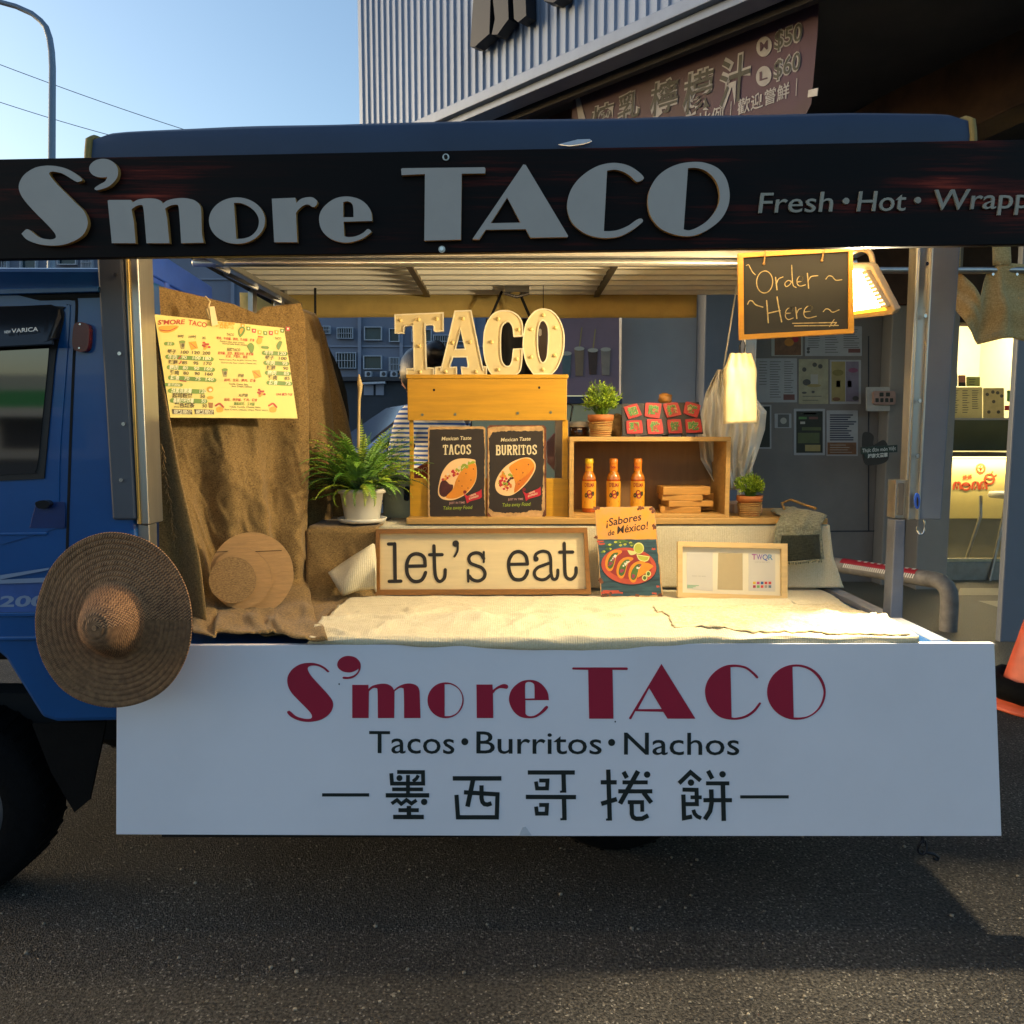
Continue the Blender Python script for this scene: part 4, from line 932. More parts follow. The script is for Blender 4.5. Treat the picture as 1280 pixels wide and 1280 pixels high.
def ls(ox, L_):
    for i, (wd, sm, *pts) in enumerate(L_):
        z1 = .0012 + i * .00006
        if sm == 'd': mb.slab(wf, [ell(ox + pts[0][0] / 8, 650 + pts[0][1] / 8, wd / 8, wd / 8, 18)], 0, z1, LI)
        else: mb.stroke(wf, zz(pts, ox, 650, 8), wd / 8, 0, z1, LI, smooth=sm == 's')
ls(465, [(34,'l',(165,240),(222,240)),(36,'l',(227,238),(232,610)),(34,'l',(172,613),(290,611)),
 (34,'l',(350,462),(532,459)),(36,'s',(532,459),(525,385),(490,348),(435,338),(385,360),(355,415),(347,480),(358,550),(395,600),(440,616),(490,604),(518,570),(536,525)),
 (34,'s',(620,258),(624,400),(628,500),(640,575),(670,612),(705,602),(728,565),(733,497)),(34,'l',(577,347),(702,346)),
 (33,'d',(838,236)),(22,'s',(858,240),(856,300),(840,340),(824,366)),
 (22,'l',(1118,320),(1118,420)),(34,'s',(1118,385),(1085,340),(1040,328),(990,345),(968,385),(985,430),(1040,455),(1100,480),(1130,530),(1118,578),(1080,605),(1040,608),(1000,592),(972,560)),(24,'l',(962,500),(963,615))])
mb.build('lettering', face); mb = MB()
ls(600, [(32,'l',(290,443),(474,440)),(36,'s',(474,440),(462,370),(425,328),(380,316),(330,335),(293,395),(287,460),(300,530),(335,585),(385,598),(430,588),(462,550),(476,508)),
 (27,'d',(560,390)),(32,'s',(548,375),(562,340),(600,318),(640,312),(685,330),(705,380),(708,450),(710,520),(722,578),(745,594),(768,580),(778,540),(778,500)),(32,'s',(703,428),(640,450),(575,478),(543,525),(560,575),(610,597),(660,588),(706,550)),
 (34,'s',(842,233),(846,400),(850,520),(865,573),(905,592),(940,572),(960,530),(960,478)),(34,'l',(797,321),(928,320))])
mb.build('lettering', face)

# --- tin poster Sabores
sfm = FR(P(785, 747, 2.60), (0, -1, .16))
sb_ = thing('tin_poster', 'orange and teal tin poster headed ¡Sabores de México! with a plate of tacos', 'tin sign', P(785, 747, 2.60))
zs = lambda l: zz(l, 740, 630, 10.67)
AMB = mat('amber_print', '#d98e22', .55, 0, .16, 26, col2='#c98a4a'); TEAL = mat('teal_plank_print', '#34555a', .55, 0, .3, 9, 0, 60, stretch=(1, 1, 9), col2='#16282f'); PLATE = mat('terracotta_print', '#b8492f', .5, 0, .12, 25); PLD = mat('terracotta_dark_print', '#8f2d22', .5, 0, .1); LIME = mat('lime_print', '#a9ad3a', .5, 0, .12); LIMEL = mat('pale_lime_print', '#d3cf7e', .5); ONION = mat('white_print', '#d9d2bd', .5, 0, .1); RADI = mat('magenta_print', '#8e2f4c', .5, 0, .1); LEAF = mat('leaf_print', '#4d6b2d', .5, 0, .2, 30)
mb = MB(); mb.slab(sfm, [ragged(zs([(35, 45), (800, 32), (832, 60), (945, 1210), (925, 1245), (120, 1245)]), .25, 4, 20)], 0, .0012, BEIGE, RUST, back=True); s_ = mb.build('tin_sheet', sb_)
mb = MB()
mb.slab(sfm, [ragged(zs([(42, 55), (800, 40), (826, 70), (858, 468), (78, 470)]), .3, 6)], .0012, .0014, AMB)
mb.slab(sfm, [ragged(zs([(78, 474), (858, 472), (930, 1215), (130, 1235)]), .4, 9)], .0012, .0014, TEAL)
for i, (x, y) in enumerate([(40, 60), (75, 50), (640, 45), (665, 55), (630, 60), (790, 65), (815, 95), (820, 290), (835, 320), (55, 440), (110, 1010), (120, 1040), (915, 1215), (895, 1225), (180, 1210), (240, 1200), (600, 1225), (150, 1225)]):
    mb.slab(sfm, [ragged(zs(ell(x, y, 28 + 8 * nz(i, 1), 26, 6)), 1.0, 100 + i, 2)], .0014, .00155 + i * 4e-6, RUST)
for i, (x, y, a_) in enumerate([(110, 500, 90), (130, 530, 80), (820, 600, 50), (250, 1160, 220), (330, 1185, 160), (180, 1185, 120), (830, 1190, 60), (880, 1100, 40)]):
    mb.slab(sfm, [ragged(zs([(x - a_ / 2, y - 12), (x + a_ / 2, y - 9), (x + a_ / 2, y + 12), (x - a_ / 2, y + 14)]), .5, 40 + i, 4)], .0014, .00155 + i * 4e-6, PLATE)
mb.text(sfm, '¡Sabores', 740 + 190 / 10.67, 630 + 300 / 10.67, 740 + 655 / 10.67, 630 + 215 / 10.67, 9.6, TIN, .002, off=.012, shear=.05)
mb.text(sfm, 'de', 740 + 210 / 10.67, 630 + 425 / 10.67, 740 + 298 / 10.67, 630 + 408 / 10.67, 7, TIN, .002, off=.008, shear=.05)
mb.text(sfm, 'México!', 740 + 335 / 10.67, 630 + 400 / 10.67, 740 + 742 / 10.67, 630 + 332 / 10.67, 9.6, TIN, .002, off=.012, shear=.05)
w0 = .0018
def sl(l, m_, k): mb.slab(sfm, [zs(l)], w0 + k * .0001, w0 + k * .0001 + .00008, m_)
sl(ell(490, 840, 372, 248, 44, rot=.12), mat('plate_shadow_print', '#16242a', .6), 0)
sl(ell(490, 826, 368, 242, 44, rot=.12), PLATE, 1); sl(ell(490, 810, 310, 190, 44, rot=.12), PLD, 2)
for i in range(26):
    t_ = rng.random(); x, y = 150 + 400 * t_ + rng.uniform(-20, 20), 610 - 90 * sin(t_ * 2.4) + rng.uniform(-40, 40)
    sl(cr([(x - 24, y), (x, y - 16), (x + 24, y - 4), (x, y + 16)], True, 3), LEAF if i % 3 else LIME, 2.2 + i * .03)
sl(ell(622, 590, 70, 76, 26), LIMEL, 4); sl(ell(622, 592, 58, 64, 26), LIME, 4.3)
sl(cr([(590, 670, C), (770, 700, C), (745, 755), (680, 770), (620, 740)]), LIMEL, 4.2); sl(cr([(605, 685, C), (755, 708, C), (735, 745), (680, 757), (630, 730)]), LIME, 4.5); sl(cr([(470, 615, C), (620, 640, C), (560, 675), (505, 675)]), LIMEL, 4.1)
for k, dx, dy in ((5, 0, 0), (7, 150, 95), (9, 310, 150)):
    sl(cr([(175 + dx, 780 + dy), (200 + dx, 690 + dy), (270 + dx, 625 + dy), (360 + dx, 612 + dy), (400 + dx, 640 + dy), (330 + dx, 700 + dy), (300 + dx, 800 + dy), (270 + dx, 880 + dy), (225 + dx, 895 + dy), (185 + dx, 850 + dy)]), ORT, k)
    sl(cr([(205 + dx, 830 + dy), (220 + dx, 740 + dy), (280 + dx, 660 + dy), (350 + dx, 650 + dy), (310 + dx, 720 + dy), (280 + dx, 830 + dy), (240 + dx, 865 + dy)]), LEAF, k + .3)
    for i in range(16):
        t_ = rng.random(); x, y = 230 + dx + 95 * t_ + rng.uniform(-18, 18), 830 + dy - 165 * t_ + rng.uniform(-15, 15); m_ = RADI if t_ < .35 else rng.choice([ONION, ONION, LEAF, RADI])
        sl(ell(x, y, rng.uniform(9, 19), rng.uniform(9, 17), 8), m_, k + .6 + i * .04)
sl(cr([(605, 985, C), (620, 880), (680, 800), (740, 785), (808, 820), (800, 850), (700, 930)]), ORT, 11.5)
for x, y in ((700, 985), (750, 930)): sl(ell(x, y, 36, 40, 16), LIMEL, 12); sl(ell(x, y, 22, 26, 14), LEAF, 12.4)
mb.build('printed_face', s_)

# --- payment frame
qf = FR(P(915, 750, 2.575), (.02, -1, .2))
q_ = thing('payment_frame', 'pale wooden frame with three mat windows and a TWQR card', 'frame', P(915, 750, 2.575))
zq = lambda l: zz(l, 840, 670, 6.4)
PALEW = mat('pale_frame_wood', '#cfae74', .45, 0, .1, 5, .06, 60, stretch=(1, 5, 12), kind='wood'); MATB = mat('cream_mat_board', '#cdc3a6', .6, 0, .02)
mb = MB(); mb.slab(qf, [zq([(60, 70), (880, 85), (880, 490), (60, 470)])], -.004, 0, MATB, back=True); mbd = mb.build('mat_board', q_)
fo = zq([(40, 45), (914, 63), (914, 523), (40, 492)]); fi = zq([(78, 86), (866, 103), (867, 478), (78, 452)])
mb = MB()
for i in range(4):
    j = (i + 1) % 4; mb.slab(qf, [fo[i], fo[j], fi[j], fi[i]], -.006, .012, PALEW, back=True)
mb.build('frame', q_)
mb = MB(); CARD = mat('white_card', '#b9b3a5', .5, 0, .02); KRAFT2 = mat('empty_backing', '#a8966f', .6, 0, .04)
mb.slab(qf, [zq([(118, 128), (325, 132), (325, 440), (118, 425)])], 0, .0006, CARD); mb.slab(qf, [zq([(612, 138), (825, 142), (825, 445), (612, 438)])], 0, .0006, CARD); mb.slab(qf, [zq([(370, 135), (565, 139), (565, 434), (364, 428)])], 0, .0006, KRAFT2)
cols = [mat('card_' + n_, h, .5) for n_, h in (('magenta', '#9c3f86'), ('violet', '#7a4aa0'), ('blue', '#4a63a8'), ('teal', '#4b86a8'))]
for i, (ch, x0, x1) in enumerate((('T', 637, 675), ('W', 676, 722), ('Q', 723, 766), ('R', 769, 806))):
    mb.text(qf, ch, 840 + x0 / 6.4, 670 + (188 + i) / 6.4, 840 + x1 / 6.4, 670 + (189 + i) / 6.4, 6.8, cols[i], .0012, off=.012)
PC = [mat('chip_' + str(i), h, .5) for i, h in enumerate(('#d0a52a', '#b43a7a', '#2c5a8c', '#c23b30', '#c23b30', '#a8323a', '#6a9a5a', '#c23b30', '#8f8a80', '#5a6a78'))]
for i in range(10):
    x, y = 658 + (i % 5) * 31, 375 + (i // 5) * 29
    mb.slab(qf, [zq([(x - 11, y - 10), (x + 11, y - 10), (x + 11, y + 11), (x - 11, y + 11)])], .0006, .001, PC[i])
GRN = mat('green_card_print', '#5aa06a', .5); GRY = mat('grey_card_print', '#8d877c', .5)
mb.text(qf, 'scan to pay here', 840 + 662 / 6.4, 670 + 211 / 6.4, 840 + 780 / 6.4, 670 + 212 / 6.4, 1.3, GRY, .0012); mb.text(qf, 'scan to pay', 840 + 160 / 6.4, 670 + 322 / 6.4, 840 + 270 / 6.4, 670 + 325 / 6.4, 1.2, GRY, .0012)
for y in (392, 402, 411): mb.slab(qf, [zq([(120, y), (215 - (y - 392) * 2.4, y + 2), (215 - (y - 392) * 2.4, y + 6), (120, y + 4)])], .0006, .001, GRN)
mb.build('card_print', mbd)
# ================================================================ open wooden box on the shelf
BY = 2.765
bx0, bx1 = P(711.5, 600, BY).x, P(912.5, 600, BY).x; bz1 = P(800, 546, BY).z
cb = thing('wooden_box', 'open fronted pale wooden box lying on its side on the shelf, sauce bottles inside', 'box', ((bx0 + bx1) / 2, BY, PZ))
BW = .0155; BD = .21
PLY = mat('box_back_plywood', '#8f6a3c', .6, 0, .08, 5, .05, 60, stretch=(10, 4, 1), kind='wood')
mb = MB(); mb.box((bx0, BY, bz1 - BW), (bx1, BY + BD, bz1), PINE); mb.build('top_panel', cb, bevel=.001)
mb = MB(); mb.box((bx0, BY, PZ), (bx0 + BW, BY + BD, bz1 - BW - .0005), PINE); mb.build('side_panel', cb, bevel=.001)
mb = MB(); mb.box((bx1 - BW, BY, PZ), (bx1, BY + BD, bz1 - BW - .0005), PINE); mb.build('side_panel', cb, bevel=.001)
mb = MB(); mb.box((bx0 + BW + .0005, BY + .001, PZ + .0005), (bx1 - BW - .0005, BY + BD, PZ + .010), PINE); mb.build('bottom_panel', cb, bevel=.001)
mb = MB(); mb.box((bx0 + BW, BY + BD - .008, PZ + .0105), (bx1 - BW, BY + BD - .001, bz1 - BW - .001), PLY); mb.build('back_panel', cb)
FZ = PZ + .010
# sauce bottles
SAUCE = mat('orange_sauce_glass', '#a8470f', .12, 0, .06, 30, coat=.6); CAPO = mat('orange_cap', '#d97a12', .4, 0, .03); CAPY = mat('yellow_cap', '#d9b417', .4, 0, .03); LAB = mat('yellow_label', '#d8961e', .5, 0, .05); CHILI = mat('label_red', '#8f1a12', .5, 0, .05); OLIVE = mat('label_dark_green', '#2a2c16', .5, 0, .05); GLN = mat('clear_orange_neck', '#b0681a', .1, 0, .05, coat=.6)
def bottle(px, lab, cap, lab2):
    Y = BY + .085; x = P(px, 640, Y).x; h = .186; o = V((x, Y, FZ))
    t_ = thing('sauce_bottle', lab, 'bottle', o, 'hot sauce bottles in the box'); r = .0245
    mb = MB(); mb.lathe([(0, 0), (r * .94, 0), (r, .004), (r, .118)], o, SAUCE, 26); mb.lathe([(r, .118), (r * .96, .128), (r * .7, .14), (r * .52, .148), (r * .5, .150)], o, GLN, 26); mb.build('bottle_body', t_)
    mb = MB(); mb.lathe([(r * .53, .145), (r * .56, .149), (r * .56, .176)], o, LAB if cap is CAPY else CAPO, 22)
    mb.text(FR(o + V((0, -r * .57, .16)), (0, -1, 0)), 'hot', px - 3, P_py(o + V((0, -r * .57, .158))), px + 3.4, P_py(o + V((0, -r * .57, .158))), 3, CHILI, .0006, off=.02); mb.build('neck_band', t_)
    mb = MB(); mb.lathe([(r * .6, .174), (r * .61, .175), (r * .61, .190), (r * .5, .192), (0, .192)], o, cap, 22); mb.build('cap', t_)
    mb = MB(); mb.lathe([(r + .0006, .016), (r + .0006, .112)], o, LAB, 30)
    def on(u, z, w=.0012): a = u / r; return o + V((sin(a) * (r + w), -cos(a) * (r + w), z))
    def patch(pts, m_, w=.0012): mb.poly([[on(u, z, w) for u, z in pts]], m_)
    vv, f_ = textdata("D'ELMA", .02); xs = [q[0] for q in vv]; k = .036 / (max(xs) - min(xs))
    mb.add([on(-.018 + (q[0] - min(xs)) * k, .092 + q[1] * k * 1.9) for q in vv], f_, CHILI)
    patch(ell(-.012, .062, .006, .0085, 14), OLIVE); patch(ell(.012, .068, .0055, .009, 14), OLIVE); patch(ell(-.001, .072, .0085, .009, 14), CHILI, .0015); patch(ell(.002, .060, .0085, .0095, 14), CHILI, .0016)
    patch([(-.017, .034), (.017, .037), (.017, .043), (-.017, .041)], CHILI)
    mb.build('label_wrap', t_)
def P_py(p):
    d = p - CAM; f = V((0, CP, -SP)); u = V((0, SP, CP)); return 640 - FPX * d.dot(u) / d.dot(f)
bottle(736, 'hot sauce bottle with the yellow cap, leftmost of the three in the wooden box', CAPY, 0)
bottle(766.5, 'orange capped hot sauce bottle in the middle of the three in the box', CAPO, 0)
bottle(796.5, 'orange capped hot sauce bottle nearest the small wooden blocks', CAPO, 0)
# wooden blocks
BLK_ = mat('light_block_wood', '#c08a3c', .5, 0, .12, 6, .05, 60, stretch=(2, 6, 14), kind='wood')
blocks = [((828, 888), (613.5, 626), -.06, 'widest wooden block, topmost on the little stack in the box'), ((828, 878), (626, 634.5), -.04, 'narrow wooden block with a bright end under the widest block'), ((834, 891), (633.5, 641.5), -.055, 'wooden block shoved out to the right, third down in the stack'), ((828, 878), (641, 648.5), -.05, 'lowest wooden block of the little stack in the box'), ((866, 895), (622, 630), .0, 'short wooden block sticking out behind the stack in the box')]
zcur = FZ
hts = [.0225, .021, .021, .029]
for (xa_, xb_), (ya, yb), dy, lab in [blocks[3], blocks[2], blocks[1], blocks[0]]:
    Y = BY + .10; i = [blocks[3], blocks[2], blocks[1], blocks[0]].index(((xa_, xb_), (ya, yb), dy, lab))
    A, B = P(xa_, 630, Y + dy).x, P(xb_, 630, Y + dy).x; h = hts[i]
    mb = MB(); cx = (A + B) / 2; M_ = Matrix.Translation((cx, Y, zcur + h / 2 + .0004)) @ Matrix.Rotation((-.12, .1, -.05, .06)[i], 4, 'Z')
    mb.box(((A - cx), -.05, -h / 2), ((B - cx), .05, h / 2 - .0006), BLK_, M_)
    tag(mb.build('wooden_block', bevel=.0015), lab, 'wooden block', 'wooden blocks in the box'); zcur += h
mb = MB(); A, B = P(872, 630, BY + .16).x, P(897, 630, BY + .16).x
mb.box((A, BY + .155, FZ + .0005), (B, BY + .198, FZ + .064), BLK_); tag(mb.build('wooden_block', bevel=.0015), blocks[4][3], 'wooden block', 'wooden blocks in the box')

# ================================================================ potted plants
TERRA = mat('terracotta', '#b0662c', .7, 0, .1, 20); TWINE = mat('jute_twine', '#b58c4e', .9, 0, .2, 60, .5, 200, stretch=(1, 1, 6)); SOIL = mat('potting_soil', '#2b1d12', .9, 0, .3, 60, .5, 90)
LG = mat('bright_needle_leaf', '#a9bf34', .5, 0, .25, 25, col2='#6f8f1e'); LGD = mat('deep_needle_leaf', '#67881f', .55, 0, .25, 25)
def leafquad(mb, p, d, ln, wd, m, up=None):
    d = d.normalized(); s = d.cross(up or V((rng.uniform(-1, 1), rng.uniform(-1, 1), rng.uniform(-1, 1)))).normalized() * wd / 2
    mid = p + d * ln * .5
    mb.add([p, mid - s, p + d * ln, mid + s], [(0, 1, 2, 3)], m)
def smallplant(o, rt, rb, hp, cr_, ch, lab, n, tw):
    t_ = thing('potted_plant', lab, 'potted plant', o, 'small potted herbs on the counter')
    mb = MB(); mb.lathe([(0, 0), (rb, 0), (rb * 1.02, .002), (rt * .95, hp * .72), (rt * 1.06, hp * .74), (rt * 1.08, hp), (rt * .95, hp), (rt * .9, hp * .9)], o, TERRA, 26); pot = mb.build('pot', t_)
    mb = MB()
    for i in range(tw):
        z = .004 + hp * .66 * i / tw; r = rb + (rt * .95 - rb) * (z / (hp * .72)) + .0018
        mb.tube([V(o) + V((r * cos(a), r * sin(a), z + .002 * sin(a + i))) for a in [2 * pi * k / 20 for k in range(21)]], .0024, TWINE, 5, cap=False)
    mb.build('twine_wrap', pot)
    mb = MB(); mb.poly([[V(o) + V((rt * .92 * cos(a), rt * .92 * sin(a), hp * .93)) for a in [2 * pi * k / 16 for k in range(16)]]], SOIL); mb.build('soil', pot)
    mb = MB(); c = V(o) + V((0, 0, hp + ch * .42))
    for i in range(n):
        th, ph = rng.uniform(0, 2 * pi), math.acos(rng.uniform(-.55, 1)); d = V((sin(ph) * cos(th), sin(ph) * sin(th), cos(ph)))
        R_ = .78 + .34 * nz(d.x * 2.2, d.y * 2.2, d.z * 2.2 + o[0])
        tip = c + V((d.x * cr_, d.y * cr_, d.z * ch * .58)) * R_ * rng.uniform(.75, 1.05)
        b0 = V(o) + V((rng.uniform(-.3, .3) * rt, rng.uniform(-.3, .3) * rt, hp * .9))
        mid = b0.lerp(tip, .6) + V((0, 0, .008)); mb.tube([b0, mid, tip], [.0012, .0009, .0004], LGD, 4, False)
        for k in range(16):
            q = mid.lerp(tip, k / 15); dd = (tip - mid).normalized() + V((rng.uniform(-1, 1), rng.uniform(-1, 1), rng.uniform(-.6, 1))) * .8
            leafquad(mb, q, dd, rng.uniform(.008, .015), .0042, LG if rng.random() < .75 else LGD)
    mb.build('foliage', t_)
o1 = P(750.5, 547, 2.85); o1.z = bz1 + .0005
smallplant(o1, .043, .034, .077, .078, .132, 'small bushy green plant in a twine wrapped pot on top of the wooden box', 150, 9)
o2 = P(936.5, 644, 2.80); o2.z = PZ + .0005
smallplant(o2, .042, .034, .073, .064, .082, 'small green plant in a twine wrapped pot standing right of the wooden box', 120, 9)

# fern
FERN = mat('fern_frond', '#7ba632', .5, 0, .3, 14, col2='#4a7a24'); FERN2 = mat('fern_frond_yellow', '#b0bd38', .5, 0, .25, 14, col2='#7f9e2a'); FERND = mat('fern_frond_dark', '#27481a', .55, 0, .25, 14)
fo_ = P(453, 655, 2.75); fo_.z = 1.022
fn = thing('potted_fern', 'big feathery fern in a white plastic pot on the burlap covered crate', 'potted plant', fo_)
POTW = mat('white_plastic_pot', '#d3cbb6', .4, 0, .03)
mb = MB(); mb.lathe([(0, 0), (.076, 0), (.08, .004), (.085, .014), (.078, .014), (.07, .006), (0, .006)], fo_, POTW, 32); mb.build('saucer', fn)
mb = MB(); mb.lathe([(0, .008), (.058, .008), (.060, .012), (.073, .098), (.081, .1), (.082, .114), (.073, .115), (.07, .1), (0, .1)], fo_, POTW, 36); mb.build('pot', fn)
mb = MB()
def frond(base, ang, ln, rise, droop, m, twist=0):
    n = 27; pts = []; p = V(base); el = rise
    for i in range(n + 1):
        pts.append(p.copy()); st_ = ln / n
        p = p + V((cos(ang) * cos(el), sin(ang) * cos(el), sin(el))) * st_; el -= droop / n * (.4 + 1.4 * i / n)
    mb.tube(pts, [.0014 * (1 - .7 * i / n) for i in range(n + 1)], m, 4, False)
    for i in range(3, n + 1):
        t_ = i / n; d = (pts[min(n, i + 1)] - pts[i - 1]).normalized(); side = d.cross(V((0, 0, 1)))
        if side.length < .1: side = V((1, 0, 0))
        side.normalize(); nrm = side.cross(d)
        w_ = ln * .082 * (sin(pi * min(1, t_ * .93 + .1)) ** .6) * rng.uniform(.85, 1.1)
        for s_ in (-1, 1):
            for sub in (0,):
                q = pts[i - 1].lerp(pts[i], sub)
                ld_ = side * s_ + d * .35 + nrm * (.25 + rng.uniform(-.25, .25)) + V((0, 0, -.2))
                tip = q + ld_.normalized() * w_; b_ = d * ln / n * .30
                mb.add([q - b_, q + b_, q.lerp(tip, .6) + b_ * .9 + nrm * .002, tip, q.lerp(tip, .6) - b_ * .9 + nrm * .002], [(0, 1, 2, 3, 4)], m)
for i in range(175):
    a = rng.uniform(0, 2 * pi); k = rng.random()
    rise = R(lerp(84, 22, k)); ln = rng.uniform(.20, .30) * (1.0 if k < .7 else .78)
    if sin(a) > .3: ln *= .85
    m_ = FERN2 if rng.random() < .22 else FERN if k < .75 else (FERND if rng.random() < .6 else FERN)
    frond(fo_ + V((cos(a) * .035 * k, sin(a) * .03 * k, .105)), a, ln, rise, lerp(.7, 1.7, rng.random()), m_)
for a_, ln, ri, dr in ((2.75, .29, .75, 1.3), (3.0, .30, .5, 1.0), (3.2, .30, .1, .5), (2.6, .30, .9, 1.2), (.3, .27, .95, 1.0), (.05, .25, .7, .8), (-.2, .26, .8, 1.1), (1.7, .26, 1.45, .5), (2.3, .27, 1.25, .8), (3.4, .27, -.1, .4)):
    frond(fo_ + V((0, 0, .11)), a_, ln, ri, dr, FERN if a_ > 2 else FERN2)
for a_, m_ in ((-1.9, FERN2), (-1.3, FERN2), (-1.6, FERN), (-1.0, FERN2), (-2.3, FERN2)): frond(fo_ + V((cos(a_) * .05, sin(a_) * .05, .11)), a_, .12, .35, 3.2, m_)
mb.build('fronds', fn)
mb = MB(); mb.tube([P(448, 560, 2.78), P(449, 500, 2.78), P(450, 488, 2.78), P(450, 481, 2.78), P(449, 474, 2.78), P(449, 468, 2.78)], [.005, .005, .007, .0095, .006, .002], mat('bleached_stake', '#c9ad78', .7, 0, .1), 8)
tag(mb.build('wooden_stake'), 'pale pointed stake standing upright among the fern fronds', 'stake')

# ================================================================ things on top of the box and behind
TB = mat('black_board', '#2a2522', .5, 0, .08); REDT = mat('red_clay_tile', '#b3281f', .45, 0, .06); GRT = mat('green_raised_mark', '#4e8a3a', .5, 0, .12, 40); MGL = mat('cream_mark_edge', '#c9b272', .5)
tbf = FR(P(827, 546, 2.86), (0, -1, .14))
tb = thing('tile_board', 'black board of eight red square tiles with green raised marks, on the box', 'sign', P(827, 546, 2.86))
zb = lambda l: zz(l, 770, 485, 10.67)
mb = MB(); mb.slab(tbf, [zb([(78, 210), (1105, 188), (1165, 612), (85, 640)])], -.008, 0, TB, back=True); bd_ = mb.build('board', tb, weld=True, bevel=.001)
mb = MB()
for x0 in (255, 885): mb.slab(tbf, [zb([(x0, 615), (x0 + 50, 614), (x0 + 50, 668), (x0, 668)])], -.02, .006, TB, back=True)
mb.build('foot', tb)
tiles = [[(100, 258), (275, 207), (345, 365), (165, 418)], [(395, 195), (605, 212), (575, 408), (380, 380)], [(622, 215), (815, 190), (870, 360), (675, 400)], [(930, 180), (1125, 232), (1080, 400), (895, 340)], [(135, 440), (340, 430), (357, 605), (145, 612)], [(408, 420), (605, 416), (632, 608), (425, 617)], [(680, 425), (860, 416), (882, 600), (698, 607)], [(918, 420), (1120, 413), (1148, 592), (935, 600)]]
chs = '招牌捲餅現做好吃'
for q, ch in zip(tiles, chs):
    mb = MB(); c = [sum(p[i] for p in q) / 4 for i in (0, 1)]
    rq = cr([(lerp(q[i][0], q[j][0], t_), lerp(q[i][1], q[j][1], t_)) for i in range(4) for j in [(i + 1) % 4] for t_ in (.12, .88)], True, 3)
    mb.slab(tbf, [zb(rq)], 0, .005, REDT); tl = mb.build('tile', bd_)
    mb = MB(); e1 = V((q[1][0] - q[0][0], q[1][1] - q[0][1])); e2 = V((q[3][0] - q[0][0], q[3][1] - q[0][1])); 
    vv, f_ = textdata(ch, .035); lo = (min(a[0] for a in vv), min(a[1] for a in vv)); hi = (max(a[0] for a in vv), max(a[1] for a in vv))
    for w_, off_, m_ in ((.0058, .07, MGL), (.0072, .035, GRT)):
        vv, f_ = textdata(ch, off_)
        out = []
        for a in vv:
            u = .17 + .66 * (a[0] - lo[0]) / (hi[0] - lo[0]); v_ = .83 - .66 * (a[1] - lo[1]) / (hi[1] - lo[1])
            p2 = V(q[0]) + e1 * u + e2 * v_; out.append(tbf.px(770 + p2.x / 10.67, 485 + p2.y / 10.67, w_))
        mb.add(out, f_, m_)
    mb.build('raised_mark', tl)
mb = MB(); mb.ball(P(832, 499, 2.90), .026, mat('crumpled_amber_wrap', '#c98a3e', .5, 0, .3, 30, .5, 40), 14, (1, .8, .8), .35, 3)
q0 = P(832, 499, 2.90); mb.tube([(q0.x, q0.y, bz1 + .001), (q0.x, q0.y, q0.z - .015)], .012, TB, 8); tag(mb.build('wrapped_parcel'), 'crumpled amber paper parcel peeking over the red tile board', 'parcel')
# jar and kraft bag
jo = P(724, 545, 2.92); jo.z = bz1 + .0004
jr = thing('glass_jar', 'squat brown jar with a white lid behind the herb on the box', 'jar', jo)
mb = MB(); mb.lathe([(0, 0), (.036, 0), (.038, .004), (.038, .028), (.034, .034)], jo, mat('brown_jar_glass', '#3f2413', .1, 0, .1, coat=.6), 26); mb.build('jar_body', jr)
mb = MB(); mb.lathe([(.036, .034), (.037, .035), (.037, .052), (.034, .054), (0, .054)], jo, POTW, 26); mb.build('lid', jr)
mb = MB(); ko = P(770, 545, 2.93); ko.z = bz1 + .0005
mb.ball(ko + V((0, 0, .04)), .05, mat('crumpled_kraft', '#b08d58', .8, 0, .25, 25, .9, 30), 18, (.8, .5, .8), .5, 11); tag(mb.build('kraft_bag'), 'crumpled kraft paper bag between the herb pot and the tile board', 'paper bag')
mb = MB(); mb.tube([P(712, 540, 2.97), P(712.5, 528, 2.97), P(716, 508, 2.97), P(713, 505, 2.97), P(706, 505, 2.97), P(703, 520, 2.97)], .0035, VISOR, 6); q0 = P(712, 540, 2.97); mb.tube([(q0.x, q0.y, bz1), q0], .0035, VISOR, 6)
tag(mb.build('wire_handle'), 'bent black wire handle beside the honey wooden stand', 'wire handle')
mb = MB(); A, B = P(912, 640, 2.95), P(932, 640, 2.95); mb.box((P(914, 640, 2.93).x, 2.9, PZ), (P(950, 640, 2.93).x, 3.05, PZ + .035), mat('pink_napkin_pack', '#c9a07a', .6, 0, .08)); tag(mb.build('napkin_pack', bevel=.004), 'low pale napkin pack behind the right hand herb pot', 'napkin pack')

# behind the counter, seen through the stand
mb = MB(); pk_ = mat('orange_snack_packet', '#a83a12', .35, 0, .2, 18); fr = FR((0, 3.0, 1.1), (.25, -1, .15)); mb.slab(fr, [(515, 588), (537, 575), (545, 600), (545, 640), (528, 640)], -.02, 0, pk_, back=True); mb.text(fr, 'HOT', 523, 592, 538, 586, 5, PCREAM, .001)
tag(mb.build('snack_packet', weld=True, bevel=.006), 'orange snack packet tilted behind the tacos poster', 'packet')
mb = MB(); fr = FR((0, 3.0, 1.1)); RWM = mat('red_white_packet', '#b32430', .4, 0, .05, 14, kind='stripe', col2='#e3d8c8', stretch=(1, 1, 6))
mb.slab(fr, [(683, 552), (692, 542), (702, 540), (706, 560), (706, 586), (694, 590), (684, 578)], -.03, 0, RWM, back=True); tag(mb.build('snack_packet', weld=True, bevel=.006), 'red and white striped packet behind the burritos poster', 'packet')
ms = thing('food_warmer', 'pale steel food warmer half hidden behind the fern pot', 'food warmer', P(495, 648, 2.98))
